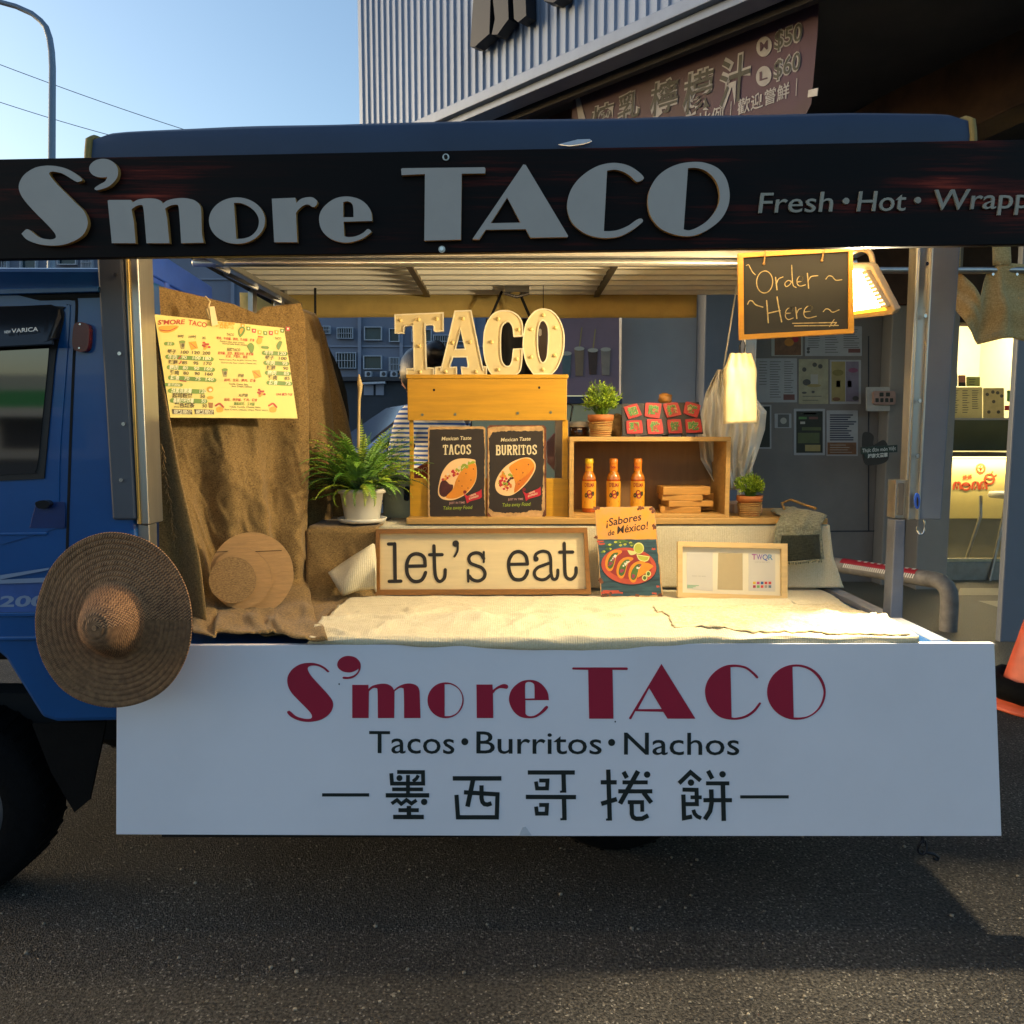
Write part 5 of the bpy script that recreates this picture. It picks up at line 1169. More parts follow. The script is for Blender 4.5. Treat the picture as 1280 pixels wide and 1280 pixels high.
mb = MB(); A, B = P(478, 600, 2.95), P(512, 650, 2.95); STL = mat('pale_green_steel', '#9fa896', .3, .5, .05)
mb.box((A.x, 2.95, .79), (B.x + .02, 3.2, A.z), STL); mb.build('body', ms, bevel=.006)
mb = MB(); mb.box((A.x - .004, 2.944, A.z + .001), (B.x + .024, 3.206, A.z + .022), STL); mb.build('lid', ms, bevel=.004)
mb = MB(); f = FR((0, 2.949, 1)); mb.slab(f, [rr(505, 608, 512, 626, 2)], 0, .006, VISOR); mb.build('knob', ms)

# ================================================================ menu board, peg
mp = [P(193, 393, 2.30), P(355, 410, 2.575), P(208, 523, 2.30)]
mn = (mp[1] - mp[0]).cross(mp[2] - mp[0]); mn = -mn if mn.y > 0 else mn
n2 = V((mn.x, mn.y, 0)).normalized(); n2 = V((n2.x, n2.y, .02))
q0 = mp[0] + V((.045, -.05, 0)); mfm = FR(q0, n2)
MENU = mat('yellow_menu_print', '#e3cf72', .55, 0, .02)
mo = thing('menu_board', 'yellow printed S’MORE TACO menu board pegged onto the brown drape', 'menu board', mfm.px(290, 523))
mb = MB(); mb.slab(mfm, [(193, 393), (355, 410), (372, 523), (213, 522)], -.007, 0, MENU, mat('menu_edge', '#6b6450', .5), back=True); bd_ = mb.build('board', mo)
mb = MB(); zm = lambda l: zz(l, 190, 385, 6.737)
MRED = mat('menu_orange_red', '#bf3d16', .5); MGR = mat('menu_green', '#6f8f2c', .5); MTX = mat('menu_brown_text', '#5c4a22', .5); MYE = mat('menu_amber', '#e0a51c', .5); MWH = mat('menu_white', '#efe6b8', .5); MRD2 = mat('menu_red', '#c0392b', .5)
W0 = .0012
def mt(t_, x0, y0, x1, y1, h, m_, off=.015, w=W0): mb.text(mfm, t_, 190 + x0 / 6.737, 385 + y0 / 6.737, 190 + x1 / 6.737, 385 + y1 / 6.737, h / 6.737, m_, w, off=off, up=(.13, -1))
def ms_(l, m_, w=W0): mb.slab(mfm, [zm(l)], w - .0006, w, m_)
mt("S’MORE", 48, 140, 272, 135, 38, MRED, .03); mt('TACO', 302, 138, 458, 165, 40, MRED, .02)
ms_(cr([(55, 165), (90, 150), (215, 148), (210, 175), (170, 200), (110, 210), (65, 195)]), MYE, .0009); ms_(ribbon(cr([(70, 185), (140, 192), (205, 165)], False), 8), MRED, .0011)
mt('墨西哥捲餅', 535, 165, 692, 172, 42, MYE, .03)
mt('8吋', 215, 248, 265, 248, 20, MTX); mt('10吋', 307, 254, 370, 254, 20, MTX); mt('XL', 418, 262, 455, 262, 20, MTX)
def pill(x0, y0, x1, y1, h, m_=None): ms_(ribbon([(x0, y0), (x1, y1)], h), m_ or MGR, .0009)
pill(115, 300, 175, 302, 30); mt('主食', 125, 310, 168, 311, 18, MWH)
def cup(x, y, s_=1): ms_([(x - 28 * s_, y - 30 * s_), (x + 26 * s_, y - 28 * s_), (x + 16 * s_, y + 36 * s_), (x - 12 * s_, y + 36 * s_)], mat('menu_cup', '#a79a52', .5), .0009); ms_(ell(x, y - 26 * s_, 26 * s_, 12 * s_, 14), MGR, .001); ms_(ell(x + 4, y + 4 * s_, 12 * s_, 16 * s_, 10), MTX, .001)
cup(255, 310); cup(612, 545)
for x, y in ((345, 318), (880, 560)): ms_([(x - 38, y - 32), (x + 25, y - 38), (x + 42, y + 22), (x - 15, y + 36)], MYE, .0009); ms_(ribbon([(x - 20, y - 20), (x + 25, y + 18)], 5), MRED, .001)
for x, y in ((450, 318), (915, 715)):
    for i in range(9): ms_(ell(x + 30 * cos(i * 2.4) * (i / 9 + .2), y + 30 * sin(i * 2.4) * (i / 9 + .2), 12, 10, 8), MRED if i % 3 else MYE, .0009 + i * 1e-5)
rows = [('蝦子', '100', '120', '200'), ('牛肉', '90', '100', '180'), ('辣豬', '85', '95', '170'), ('豬肉', '80', '90', '160'), ('雞肉', '80', '90', '160'), ('蔬食', '70', '75', '140')]
for i, r_ in enumerate(rows):
    y = 380 + i * 44; x = 122 + i * 5.5; g = i % 2
    if g: pill(x + 2, y - 12 - (2), x + 375, y + 8, 36)
    m_ = MWH if g else MTX
    mt(r_[0], x + 4, y, x + 80, y + 4, 28, m_, .02)
    for j, xx in enumerate((118, 212, 300)): mt(r_[1 + j], x + xx, y + 4 + j * 4, x + xx + 22 * len(r_[1 + j]), y + 6 + j * 4, 26, m_, .015)
    if i in (1, 2): ms_(ribbon(cr([(x + 112, y - 22), (x + 106, y - 8), (x + 94, y + 2)], False), 9), MRD2, .0013)
pill(120, 645, 245, 648, 28); mt('套餐加價', 130, 655, 235, 657, 18, MWH)
ms_(ribbon([(235, 612), (285, 618)], 8), MRD2)
for i, (a, b__) in enumerate((('紐奧良脆薯', '120'), ('起司粉絲', '50'), ('香脆四味炸薯', '50'), ('黑色紅茶', '50'))):
    y = 712 + i * 41; x = 152 + i * 8; g = i % 2 == 0
    if g: pill(x, y - 16, x + 280, y - 8, 38)
    mt(a, x + 8, y - 2, x + 180, y + 2, 30, MWH if g else MTX, .02); mt(b__, x + 245, y + 2, x + 245 + 19 * len(b__), y + 4, 28, MWH if g else MTX)
for x0, x1 in ((168, 335), (355, 518)):
    ms_([(x0, 852), (x1, 856), (x1 + 4, 896), (x0 + 5, 893)], MTX, .0009); mt('現點現做', x0 + 10, 890, x1 - 5, 893, 28, MWH)
ms_(ell(488, 685, 28, 26, 14), MYE); ms_(ell(490, 690, 14, 12, 10), MWH, .0014); ms_(ell(490, 755, 28, 14, 12), MYE); ms_([(474, 795), (512, 797), (510, 842), (480, 840)], mat('menu_tea', '#a3691c', .5))
mt('TACO', 625, 232, 688, 235, 20, MTX); mt('蝦肉、牛肉醬、豬肉、雞肉醬、蔬食', 540, 262, 862, 282, 18, MRED, .02); mt('Pickled salsa, sour cream,', 570, 286, 778, 300, 13, MTX); mt('Homemade fresh cheese', 592, 305, 800, 318, 13, MTX)
ms_(cr([(725, 190), (750, 158), (778, 165), (780, 200), (742, 246)]), MGR); ms_(cr([(738, 188), (755, 172), (768, 180), (745, 220)]), MYE, .0014)
ms_(cr([(800, 320), (830, 292), (858, 320), (850, 370), (830, 378), (815, 350)]), MGR)
mt('招牌TACO', 628, 360, 740, 364, 22, MTX); mt('起司醬、莎莎、酪梨沙拉、酸奶醬', 552, 388, 852, 398, 18, MRED, .02); mt('蔬菜、洋蔥片、番茄', 620, 415, 802, 423, 18, MRED, .02); mt('Refried beans, Pico de gallo, Lettuce, Salsa', 565, 440, 880, 448, 12, MTX); mt('Guacamole, Sour cream, Cheese etc.', 580, 465, 880, 474, 12, MTX)
mt('捲餅', 722, 580, 770, 582, 22, MTX); mt('起司、生菜、豬肉、蔬食', 605, 615, 872, 622, 18, MRED, .02); mt('Tortilla, Cheese, Salsa,', 645, 645, 810, 652, 14, MTX); mt('Sour Cream, Lettuce', 668, 665, 840, 670, 14, MTX)
mt('XL捲餅', 726, 745, 804, 748, 22, MTX); mt('起司、莎莎醬、雞肉、蔬食', 605, 780, 885, 785, 18, MRED, .02); mt('酪梨起司、玉米醬', 688, 815, 862, 820, 20, MGR, .02); mt('* XXL Tortilla, Cheese, Salsa,', 650, 838, 915, 842, 13, MTX); mt('Sour Cream, Lettuce, Chips, Flavor sauce', 610, 860, 972, 866, 13, MTX)
for i in range(9):
    t_ = i / 8; x = 745 + 380 * t_; y = 130 + 70 * sin(pi * (.1 + .8 * t_)) - 20 + 25 * t_
    ms_([(x, y), (x + 36, y + 4), (x + 32, y + 38), (x + 3, y + 34)], (MYE, MGR, MRD2)[i % 3], .0009 + i * 1e-5); ms_(ell(x + 18, y + 18, 7, 8, 6), MWH, .0013)
ms_(cr([(880, 290), (895, 250), (920, 245), (928, 270), (910, 305)]), MYE); ms_(ribbon([(895, 240), (932, 245)], 10), MRED)
pill(930, 330, 972, 334, 24); mt('TACO', 1032, 262, 1085, 266, 18, MTX); ms_(cr([(1048, 320), (1070, 280), (1095, 290), (1068, 352)]), MGR)
for i, (a, b__) in enumerate((('牛排', '120'), ('蝦子', '100'), ('牛肉', '95'), ('辣豬', '90'), ('豬肉', '85'), ('雞肉', '85'), ('蔬食', '75'))):
    y = 388 + i * 42; x = 935 + i * 6.5; g = i % 2 == 0
    if g: pill(x + 6, y - 10, x + 190, y - 2, 36)
    mt(a, x + 8, y + 2, x + 82, y + 5, 28, MWH if g else MTX, .02); mt(b__, x + 190 - 22 * len(b__), y + 6, x + 190, y + 8, 26, MWH if g else MTX)
mt('LINE 集點 外送', 1045, 735, 1180, 738, 17, MRD2, .02)
for x, y in ((570, 845), (1018, 845)):
    ms_(cr([(x - 28, y), (x, y - 15), (x + 28, y), (x + 20, y + 30), (x - 20, y + 30)]), MYE); ms_(ribbon(cr([(x - 35, y - 22), (x, y - 40), (x + 30, y - 10)], False), 14), MRED, .0014)
mb.build('printed_face', bd_)
pg = thing('clothes_peg', 'cream wooden peg clipping the menu board to the drape', 'peg', mfm.px(265, 405))
PEG = mat('cream_peg_wood', '#d9c591', .5, 0, .05)
mb = MB(); mb.slab(mfm, [(259.5, 384), (266, 383.5), (270.5, 406), (263, 408)], .004, .011, PEG, back=True); mb.build('jaw', pg)
mb = MB(); mb.slab(mfm, [(257, 386), (260, 385), (264, 398), (261, 399)], -.004, .004, PEG, back=True); mb.build('jaw', pg)
mb = MB(); mb.tube([mfm.px(259, 386, .006), mfm.px(262, 377, .004), mfm.px(258.5, 370, -.01)], .0022, PEG, 6); mb.build('tie_string', pg)

# ================================================================ cardboard rounds on the drape
CARDB = mat('corrugated_card', '#c0935a', .75, 0, .1, 7, .3, 50, stretch=(3, 3, 22)); CARDR = mat('ribbed_card', '#c0965c', .75, 0, .3, 16, .6, 40, stretch=(10, 10, 30))
dfm = FR(P(315, 768, 2.37), (.25, -1, .10))
for k, (cx, cy_, r_, m_, lab) in enumerate(((315, 716.5, 52, CARDB, 'largest cardboard round leaning against the brown drape'), (302, 722.5, 38, CARDB, 'middle cardboard round lying between a larger and a smaller one'), (292, 724, 29, CARDR, 'smallest cardboard round with exposed ribs, in front of the others'))):
    t_ = None; mb = MB()
    l = [(x + 1.0 * nz(i * .4, k), y + 1.0 * nz(i * .4, k + 9)) for i, (x, y) in enumerate(ell(cx, cy_, r_, r_ * .985, 44))]
    mb.slab(dfm, [l], .014 * k, .014 * k + .007, m_, mat('card_edge', '#4a3216', .8, 0, .2, 90), back=True)
    if k == 0: mb.stroke(dfm, [(270, 690), (300, 688), (302, 690), (352, 688)], .9, .007, .0075, mat('card_edge', '#4a3216'), False)
    tag(mb.build('cardboard_round'), lab, 'cardboard round', 'cardboard rounds on the drape')

# ================================================================ straw hat on the gate corner
def straw():
    m = bpy.data.materials.new('braided_straw'); m.use_nodes = True; t = m.node_tree; N = t.nodes.new; L = t.links.new
    b = t.nodes["Principled BSDF"]; b.inputs['Roughness'].default_value = .7; b.inputs['Specular IOR Level'].default_value = .3
    uv = N('ShaderNodeAttribute'); uv.attribute_name = 'braid'
    sp = N('ShaderNodeSeparateXYZ'); L(uv.outputs['Vector'], sp.inputs[0])
    def wav(src, k, ph=None):
        mu = N('ShaderNodeMath'); mu.operation = 'MULTIPLY'; mu.inputs[1].default_value = k; L(src, mu.inputs[0])
        if ph is not None:
            a = N('ShaderNodeMath'); a.operation = 'ADD'; L(mu.outputs[0], a.inputs[0]); L(ph, a.inputs[1]); mu = a
        s = N('ShaderNodeMath'); s.operation = 'SINE'; L(mu.outputs[0], s.inputs[0]); return s.outputs[0]
    n = N('ShaderNodeTexNoise'); n.inputs['Scale'].default_value = 90; n.inputs['Detail'].default_value = 4
    tc = N('ShaderNodeTexCoord'); L(tc.outputs['Object'], n.inputs[0])
    ph = N('ShaderNodeMath'); ph.operation = 'MULTIPLY'; ph.inputs[1].default_value = 2.4; L(wav(sp.outputs[0], 2 * pi), ph.inputs[0])
    w2 = wav(sp.outputs[1], 1.0, ph.outputs[0])
    ad = N('ShaderNodeMath'); ad.operation = 'MULTIPLY_ADD'; ad.inputs[1].default_value = .35; L(w2, ad.inputs[0]); L(n.outputs[0], ad.inputs[2])
    rp = N('ShaderNodeValToRGB'); e = rp.color_ramp.elements; e[0].position = .15; e[0].color = lin('#523726'); e[1].position = .85; e[1].color = lin('#ad7f56')
    L(ad.outputs[0], rp.inputs[0]); L(rp.outputs[0], b.inputs['Base Color'])
    bp = N('ShaderNodeBump'); bp.inputs['Strength'].default_value = .6; bp.inputs['Distance'].default_value = .003; L(ad.outputs[0], bp.inputs['Height']); L(bp.outputs[0], b.inputs['Normal'])
    return m
STRAW = straw()
hc = P(145, 775, 1.925)
hn = V((.04, -1, .06)).normalized(); hx = V((0, 0, 1)).cross(hn).normalized(); hy = hn.cross(hx)
HR = .203
prof = []
NB = 13; step = .0105
def hat_r(t): # t arc param -> r,z
    return None
seq = []
z = .118
seq = [(0, .108), (.018, .107), (.034, .101), (.047, .090), (.056, .075), (.063, .058), (.070, .040), (.077, .022), (.084, .009), (.093, .002)]
for i in range(1, 22): t_ = i / 21; seq.append((.093 + (HR - .093) * t_, .002 - .006 * t_ + .012 * t_ ** 3))
fine = cr(seq, False, 5)
mb = MB(); vs_, br = [], []; n = 120; s_ = 0
for i, (r, zz_) in enumerate(fine):
    if i: s_ += hypot(r - fine[i - 1][0], zz_ - fine[i - 1][1])
    k = s_ / .0125; ridge = .0022 * abs(sin(pi * k)) ** .7
    for j in range(n):
        a = 2 * pi * j / n; wav_ = .010 * max(0, (r - .09) / .12) ** 2 * (sin(2 * a + .6) * .8 + .6 * sin(3 * a + 2)) ; rr_ = r * (1 + (.012 * nz(cos(a) * 2, sin(a) * 2, 4) if r > .18 else 0))
        vs_.append(hc + hx * (rr_ * cos(a) * .93) + hy * (rr_ * sin(a) * 1.06) + hn * (zz_ + ridge + wav_)); br.append((k, a * r * 900 if r > .01 else 0, 0))
m_ = len(fine)
mb.add(vs_, [(i * n + j, (i + 1) * n + j, (i + 1) * n + (j + 1) % n, i * n + (j + 1) % n) for i in range(m_ - 1) for j in range(n)], STRAW, True)
hat = mb.build('straw_hat', solid=.004)
at = hat.data.attributes.new('braid', 'FLOAT_VECTOR', 'POINT')
for i, x in enumerate(br): at.data[i].vector = x
tag(hat, 'wide brimmed brown straw sombrero hung over the corner of the white gate sign', 'hat')

# ================================================================ order chalkboard
CBY = 2.17
cbf = FR((P(994, 368, CBY)), (-.10, -1, 0))
ob = thing('chalkboard', 'small framed chalkboard with Order Here in chalk, hung by two strings', 'chalkboard', cbf.px(994, 420))
CHALKB = mat('chalkboard_face', '#26261c', .7, 0, .12, 8); CHALK = mat('yellow_chalk', '#c9b57e', .95, 0, .25, 90); YFR = mat('amber_frame_wood', '#d8992a', .45, 0, .1, 5, .05, 50, stretch=(2, 4, 12), kind='wood')
oo = [(922, 317), (1065, 309), (1066.5, 416.5), (924, 425)]; oi = [(928.5, 322.5), (1060, 315), (1060, 411.5), (929.5, 418.5)]
mb = MB(); mb.slab(cbf, [[(926, 320), (1062, 312), (1063, 414), (927, 421)]], -.006, 0, CHALKB, back=True); cface = mb.build('slate', ob)
mb = MB()
for i in range(4):
    j = (i + 1) % 4; mb.slab(cbf, [[oo[i], oo[j], oi[j], oi[i]]], -.008, .007, YFR, back=True)
mb.build('frame', ob)
mb = MB()
def ck(*pts, w=9, sm=True):
    w *= .8
    l = [(900 + x / 6.667, 300 + y / 6.667) for x, y in pts]
    q = cr(l, False, 6) if sm and len(l) > 2 else l
    mb.slab(cbf, [ribbon(q, w / 6.667)], 0, .0007 + .00001 * len(mb.f) / 50, CHALK)
ck((220, 212), (238, 207), (252, 232), (272, 268), (295, 290)); mb.slab(cbf, [ribbon([(900 + x / 6.667, 300 + y / 6.667) for x, y in ell(372, 350, 67, 92  , 30, rot=.06)], 1.15, closed=True)][0], 0, .0007, CHALK)
ck((463, 312), (475, 415), w=12, sm=False); ck((470, 365), (488, 325), (525, 308)); ck((595, 345), (566, 338), (541, 362), (550, 388), (578, 375), (598, 345)); ck((597, 210), (602, 320), (610, 378), (634, 396))
ck((640, 352), (680, 342), (690, 310), (665, 300), (643, 330), (645, 368), (670, 384), (712, 374)); ck((728, 278), (738, 402), w=11, sm=False); ck((735, 340), (760, 305), (815, 297))
ck((882, 326), (905, 300), (935, 305), (965, 335), (1015, 331)); ck((230, 535), (245, 508), (270, 510), (298, 540), (357, 560), w=11)
ck((388, 505), (396, 600), (402, 690), w=12); ck((475, 475), (492, 575), (513, 682), w=12); ck((395, 612), (500, 588), w=11, sm=False)
ck((545, 615), (592, 605), (605, 570), (580, 563), (550, 590), (546, 640), (570, 663), (610, 650)); ck((630, 562), (640, 655), w=11, sm=False); ck((638, 612), (655, 580), (678, 570))
ck((705, 600), (755, 590), (767, 557), (735, 550), (705, 580), (700, 625), (730, 650), (802, 636)); ck((860, 598), (882, 575), (910, 580), (940, 602), (992, 582))
ck((605, 695), (970, 688), w=10, sm=False); ck((620, 716), (985, 712), w=10, sm=False); ck((912, 722), (950, 664), w=9, sm=False); ck((945, 716), (970, 688), w=8, sm=False)
mb.build('chalk_writing', cface)
mb = MB()
for x0, y0, x1, y1 in ((956, 312, 954.5, 330), (1029, 309, 1027, 326)):
    mb.tube([V((cbf.px(x0, y0).x, 2.175, 1.90)), cbf.px(x0, y0, .004), cbf.px((x0 + x1) / 2, (y0 + y1) / 2, .009), cbf.px(x1, y1, .003)], .0022, TWINE, 6); mb.ball(cbf.px(x1, y1, .003), .004, TWINE, 8)
mb.build('string', ob)

# ================================================================ hanging bags at the right of the counter
PLAS = mat('thin_white_plastic', '#e0dacb', .28, 0, .06, 8, .6, 26, stretch=(3, 3, .6), alpha=.85)
nb = thing('napkin_bag', 'cream packet of paper napkins hanging under the order chalkboard', 'napkin packet', P(923, 528, 2.62))
nf = FR((0, 2.62, 1.4), (.05, -1, .02))
mb = MB()
def nbag(u, v_):
    w_ = .5 + .5 * min(1, v_ * 3.5 + .1); x = lerp(lerp(923, 905, w_), lerp(930, 945, w_), u); y = lerp(442, 530 - 2 * u, v_)
    return nf.px(x, y, .018 * (abs(sin(u * pi)) ** .5) * min(1, v_ * 3 + .2) + .009 * nz(u * 5, v_ * 3) + (.004 * abs(sin(u * 6.3)) if v_ > .2 else .006 * sin(u * 22)))
mb.grid(nbag, 16, 22, mat('cream_napkin_paper', '#e0cf9e', .6, 0, .06, 20, .2, 30)); mb.build('packet', nb, solid=.006)
mb = MB(); mb.tube([nf.px(925, 446, 0), nf.px(924, 432, .005), nf.px(928, 423, .005), nf.px(931, 432, .005), nf.px(929, 446, 0)], .0025, VISOR, 6); q0 = nf.px(928, 424, .005); mb.tube([q0, (q0.x, 2.62, 1.90)], .0015, VISOR, 5); mb.build('clip', nb)
mb = MB()
def pbag(u, v_):
    c = [(905, 470), (912, 500), (915, 560), (918, 606)]; 
    xl_ = pw(v_, [(0, 897), (.2, 882), (.5, 872), (.75, 876), (1, 898)]); xr_ = pw(v_, [(0, 910), (.2, 940), (.35, 958), (.5, 956), (.75, 944), (1, 930)])
    px = lerp(xl_, xr_, u); py = lerp(462, 612, v_)
    return P(px, py, 2.95 - .05 * sin(u * pi) * sin(min(1, v_ + .15) * pi) + .03 * nz(u * 5 + v_ * 2, v_ * 3, 6) + .012 * sin(u * 24 + v_ * 5) + .008 * sin(u * 51 - v_ * 9) + .012 * nz(u * 12, v_ * 5, 2))
mb.grid(pbag, 80, 40, PLAS); q0 = P(904, 464, 2.95); mb.tube([q0, (q0.x + .05, 2.97, 1.88)], .002, PLAS, 5)
tag(mb.build('plastic_bag', solid=.002), 'crumpled white plastic bag hanging behind the wooden box corner', 'plastic bag')

# denim pouch at the shelf end
DEN = weave('faded_denim', '#97947c', '#62634f', 420, .9, .4); DEND = weave('dark_denim_pocket', '#3c3f33', '#23261f', 420, .9, .4)
dp = thing('denim_pouch', 'frayed denim pouch with a twine drawstring draped over the right shelf end', 'pouch', P(995, 705, 2.70))
mb = MB()
def den(u, v_):
    if v_ < .4:
        t_ = v_ / .4; q = (lerp(978, 1020, u), lerp(637, 652, t_)); s_ = lerp(.75, 1, t_)
        px = 998 + (lerp(-28, 30, u)) * s_; return V((P(px, 645, 2.78).x, lerp(2.90, 2.72, t_), PZ + .008 + .016 * sin(u * pi) + .008 * nz(u * 5, v_ * 9)))
    t_ = (v_ - .4) / .6; px = lerp(lerp(970, 963, t_), lerp(1026, 1030, t_), u)
    p0 = P(px, lerp(656, 704 - 5 * u, t_), 2.705 - .012 * t_); return p0 + V((0, -.014 * sin(u * pi) * (1 - .4 * t_) - .006 * nz(u * 6, t_ * 4), 0))
mb.grid(den, 26, 30, DEN); mb.build('pouch_body', dp, solid=.004)
mb = MB()
def denp(u, v_): p = den(.13 + .80 * u, .56 + .42 * v_); return p + V((0, -.006 + .001 * nz(u * 8, v_ * 8), 0))
mb.grid(denp, 18, 12, DEND)
for i in range(60):
    p = denp(i / 59, 1); mb.tube([p, p + V((rng.uniform(-.004, .004), -.002, -rng.uniform(.004, .012)))], .0007, DEN, 4)
mb.build('pocket', dp, solid=.003)
mb = MB(); mb.tube([den(.2, .2) + V((0, 0, .01)), den(.3, .02) + V((0, 0, .022)), den(.5, .05) + V((0, -.01, .028)), den(.75, .1) + V((0, -.01, .02)), den(.9, .25) + V((0, -.01, .012))], .0045, TWINE, 7); mb.build('drawstring', dp)
# ================================================================ dark hangings at the far side
BCL = mat('black_cloth', '#121212', .85, 0, .15, 12, .4, 40)
mb = MB()
uc = [(394, 400, .004), (395, 414, .012), (399, 436, .028), (405, 462, .042), (410, 490, .050), (414, 520, .052), (417, 548, .046), (419, 580, .03)]
n = 20
vs_ = []
for i, (x, y, r) in enumerate(uc):
    c = P(x, y, 3.25)
    for j in range(n):
        a = 2 * pi * j / n; rr_ = r * (1 + .22 * sin(a * 4 + i * .5)); vs_.append(c + V((rr_ * 1.25 * cos(a), rr_ * sin(a), 0)))
mb.add(vs_, [(i * n + j, i * n + (j + 1) % n, (i + 1) * n + (j + 1) % n, (i + 1) * n + j) for i in range(len(uc) - 1) for j in range(n)], BCL, True)
mb.tube([P(394, 402, 3.25), P(394, 360, 3.25)], .005, BCL, 8); mb.tube([P(419, 580, 3.25), P(420, 600, 3.25)], .008, BCL, 8)
tag(mb.build('closed_umbrella'), 'closed black umbrella hanging beside the brown drape', 'umbrella')
mb = MB()
def apr(u, v_):
    x0 = lerp(608, 600, v_); x1 = lerp(668, 676, min(1, v_ * 2)); return P(lerp(x0, x1, u), lerp(398, 505, v_), 3.36 + .02 * sin(u * 11) + .02 * nz(u * 3, v_ * 3))
mb.grid(apr, 24, 20, BCL); q0 = P(612, 400, 3.36); q1 = P(664, 400, 3.36); mb.tube([q0, (q0.x + .05, 3.38, 1.91)], .004, BCL, 6); mb.tube([q1, (q1.x - .05, 3.38, 1.91)], .004, BCL, 6)
tag(mb.build('black_apron', solid=.004), 'black apron hanging from the roof behind the ivory letters', 'apron')
ld_ = thing('ladle', 'black kitchen ladle with a brown edged handle hung behind the letter O', 'ladle', P(678, 460, 3.3))
f = FR((0, 3.3, 1.4)); mb = MB(); mb.slab(f, [cr([(674, 408), (679, 404), (684, 410), (681, 470), (675, 470)])], -.01, 0, mat('dark_brown_handle', '#3a2618', .4), back=True); mb.build('handle', ld_)
mb = MB(); mb.slab(f, [rr(673, 411, 677, 420, 1.5)], 0, .002, mat('pale_tag', '#b9b4a8', .5)); q0 = f.px(679, 405); mb.tube([q0, (q0.x, 3.3, 1.92)], .0015, BCL, 5); mb.build('hang_tag', ld_)

# ================================================================ the vendor behind the far side of the bed
def skin_body(verts, edges, root=0, sub=2):
    me = bpy.data.meshes.new('b'); me.from_pydata([v[0] for v in verts], edges, []); o = bpy.data.objects.new('b', me); col.objects.link(o)
    o.modifiers.new('s', 'SKIN'); sl_ = me.skin_vertices[0].data
    for i, v in enumerate(verts): r = v[1]; sl_[i].radius = r if isinstance(r, tuple) else (r, r); sl_[i].use_root = i == root
    m2 = o.modifiers.new('u', 'SUBSURF'); m2.levels = sub; m2.render_levels = sub
    dg = bpy.context.evaluated_depsgraph_get(); dg.update(); m = bpy.data.meshes.new_from_object(o.evaluated_get(dg))
    r_ = ([v.co.copy() for v in m.vertices], [tuple(p.vertices) for p in m.polygons]); bpy.data.objects.remove(o); return r_
pc = P(548, 600, 3.80); px_, py_ = pc.x, 3.78
SKIN = mat('skin', '#a8765a', .55, 0, .05, 12); SHIRT = mat('blue_striped_shirt', '#f3ead9', .8, 0, 0, 15, kind='stripe', col2='#2f5cae', stretch=(.25, .25, 1)); JEAN = mat('dark_trousers', '#1d2330', .8, 0, .1, 20); HAIR = mat('black_hair', '#0d0b0a', .3, 0, .2, 30, .4, 60, stretch=(6, 6, 1)); SHOE = mat('grey_shoes', '#44454a', .6)
# facing left (-x), bowed a little over the work
vv = [((.04, 0, .96), (.13, .15)), ((.02, 0, 1.12), (.115, .14)), ((-.01, 0, 1.28), (.125, .17)), ((-.03, 0, 1.40), (.10, .17)), ((-.05, 0, 1.475), (.052, .052)), ((-.075, 0, 1.55), (.05, .05)),
 ((-.02, -.20, 1.39), .062), ((-.05, -.25, 1.16), .05), ((-.20, -.20, 1.02), .04), ((-.27, -.18, 1.0), .03), ((-.02, .20, 1.39), .062), ((-.06, .25, 1.15), .05), ((-.22, .18, 1.03), .04), ((-.29, .16, 1.01), .03),
 ((.04, -.09, .86), .10), ((.03, -.10, .48), .065), ((.06, -.10, .09), .045), ((-.06, -.10, .04), .04), ((.04, .09, .86), .10), ((.03, .10, .48), .065), ((.06, .10, .09), .045), ((-.06, .10, .04), .04)]
ee = [(0, 1), (1, 2), (2, 3), (3, 4), (4, 5), (3, 6), (6, 7), (7, 8), (8, 9), (3, 10), (10, 11), (11, 12), (12, 13), (0, 14), (14, 15), (15, 16), (16, 17), (0, 18), (18, 19), (19, 20), (20, 21)]
bv, bf = skin_body(vv, ee)
person = thing('person', 'dark haired person in a blue and white striped shirt working behind the stall', 'person', (px_, py_, 0))
mb = MB(); mb.add([v + V((px_, py_, 0)) for v in bv], [], SKIN)
for f_ in bf:
    c = sum((bv[i] for i in f_), V()) / len(f_)
    m_ = SKIN if (c.z > 1.475 or (c.x < -.21 and .9 < c.z < 1.2)) else SHIRT if c.z > .93 else JEAN if c.z > .1 else SHOE
    mb.f.append(f_); mb.m.append(mb.mi(m_)); mb.sm.append(True)
# head with face (turned to the left and down), joined onto the neck
HC = V((px_ - .105, py_, 1.60)); HM = Matrix.Rotation(R(-14), 3, 'Y')
def head(d):
    x, y, z_ = d
    k = 1.0
    p = V((x * .098, y * .076, z_ * .118))
    if z_ < 0: p.x *= 1 - .12 * -z_; p.y *= 1 - .28 * (-z_) ** 1.5
    if x < 0:                                             # face side
        if abs(y) < .28: p.x -= .020 * max(0, 1 - abs(z_ + .12) / .24) * (1 - abs(y) / .28)      # nose
        p.x += .008 * max(0, 1 - ((abs(y) - .38) / .2) ** 2) * max(0, 1 - abs(z_ - .10) / .14)        # eye hollows
        p.x -= .007 * max(0, 1 - abs(z_ + .50) / .12) * max(0, 1 - abs(y) / .4)                      # lips
        p.x -= .010 * max(0, 1 - abs(z_ + .85) / .2) * max(0, 1 - abs(y) / .5)                       # chin
    return HC + HM @ p
hv, hf = [], []; nn, hh = 36, 28
for i in range(hh + 1):
    for j in range(nn):
        a, b__ = pi * i / hh, 2 * pi * j / nn; hv.append(head((sin(a) * cos(b__), sin(a) * sin(b__), cos(a))))
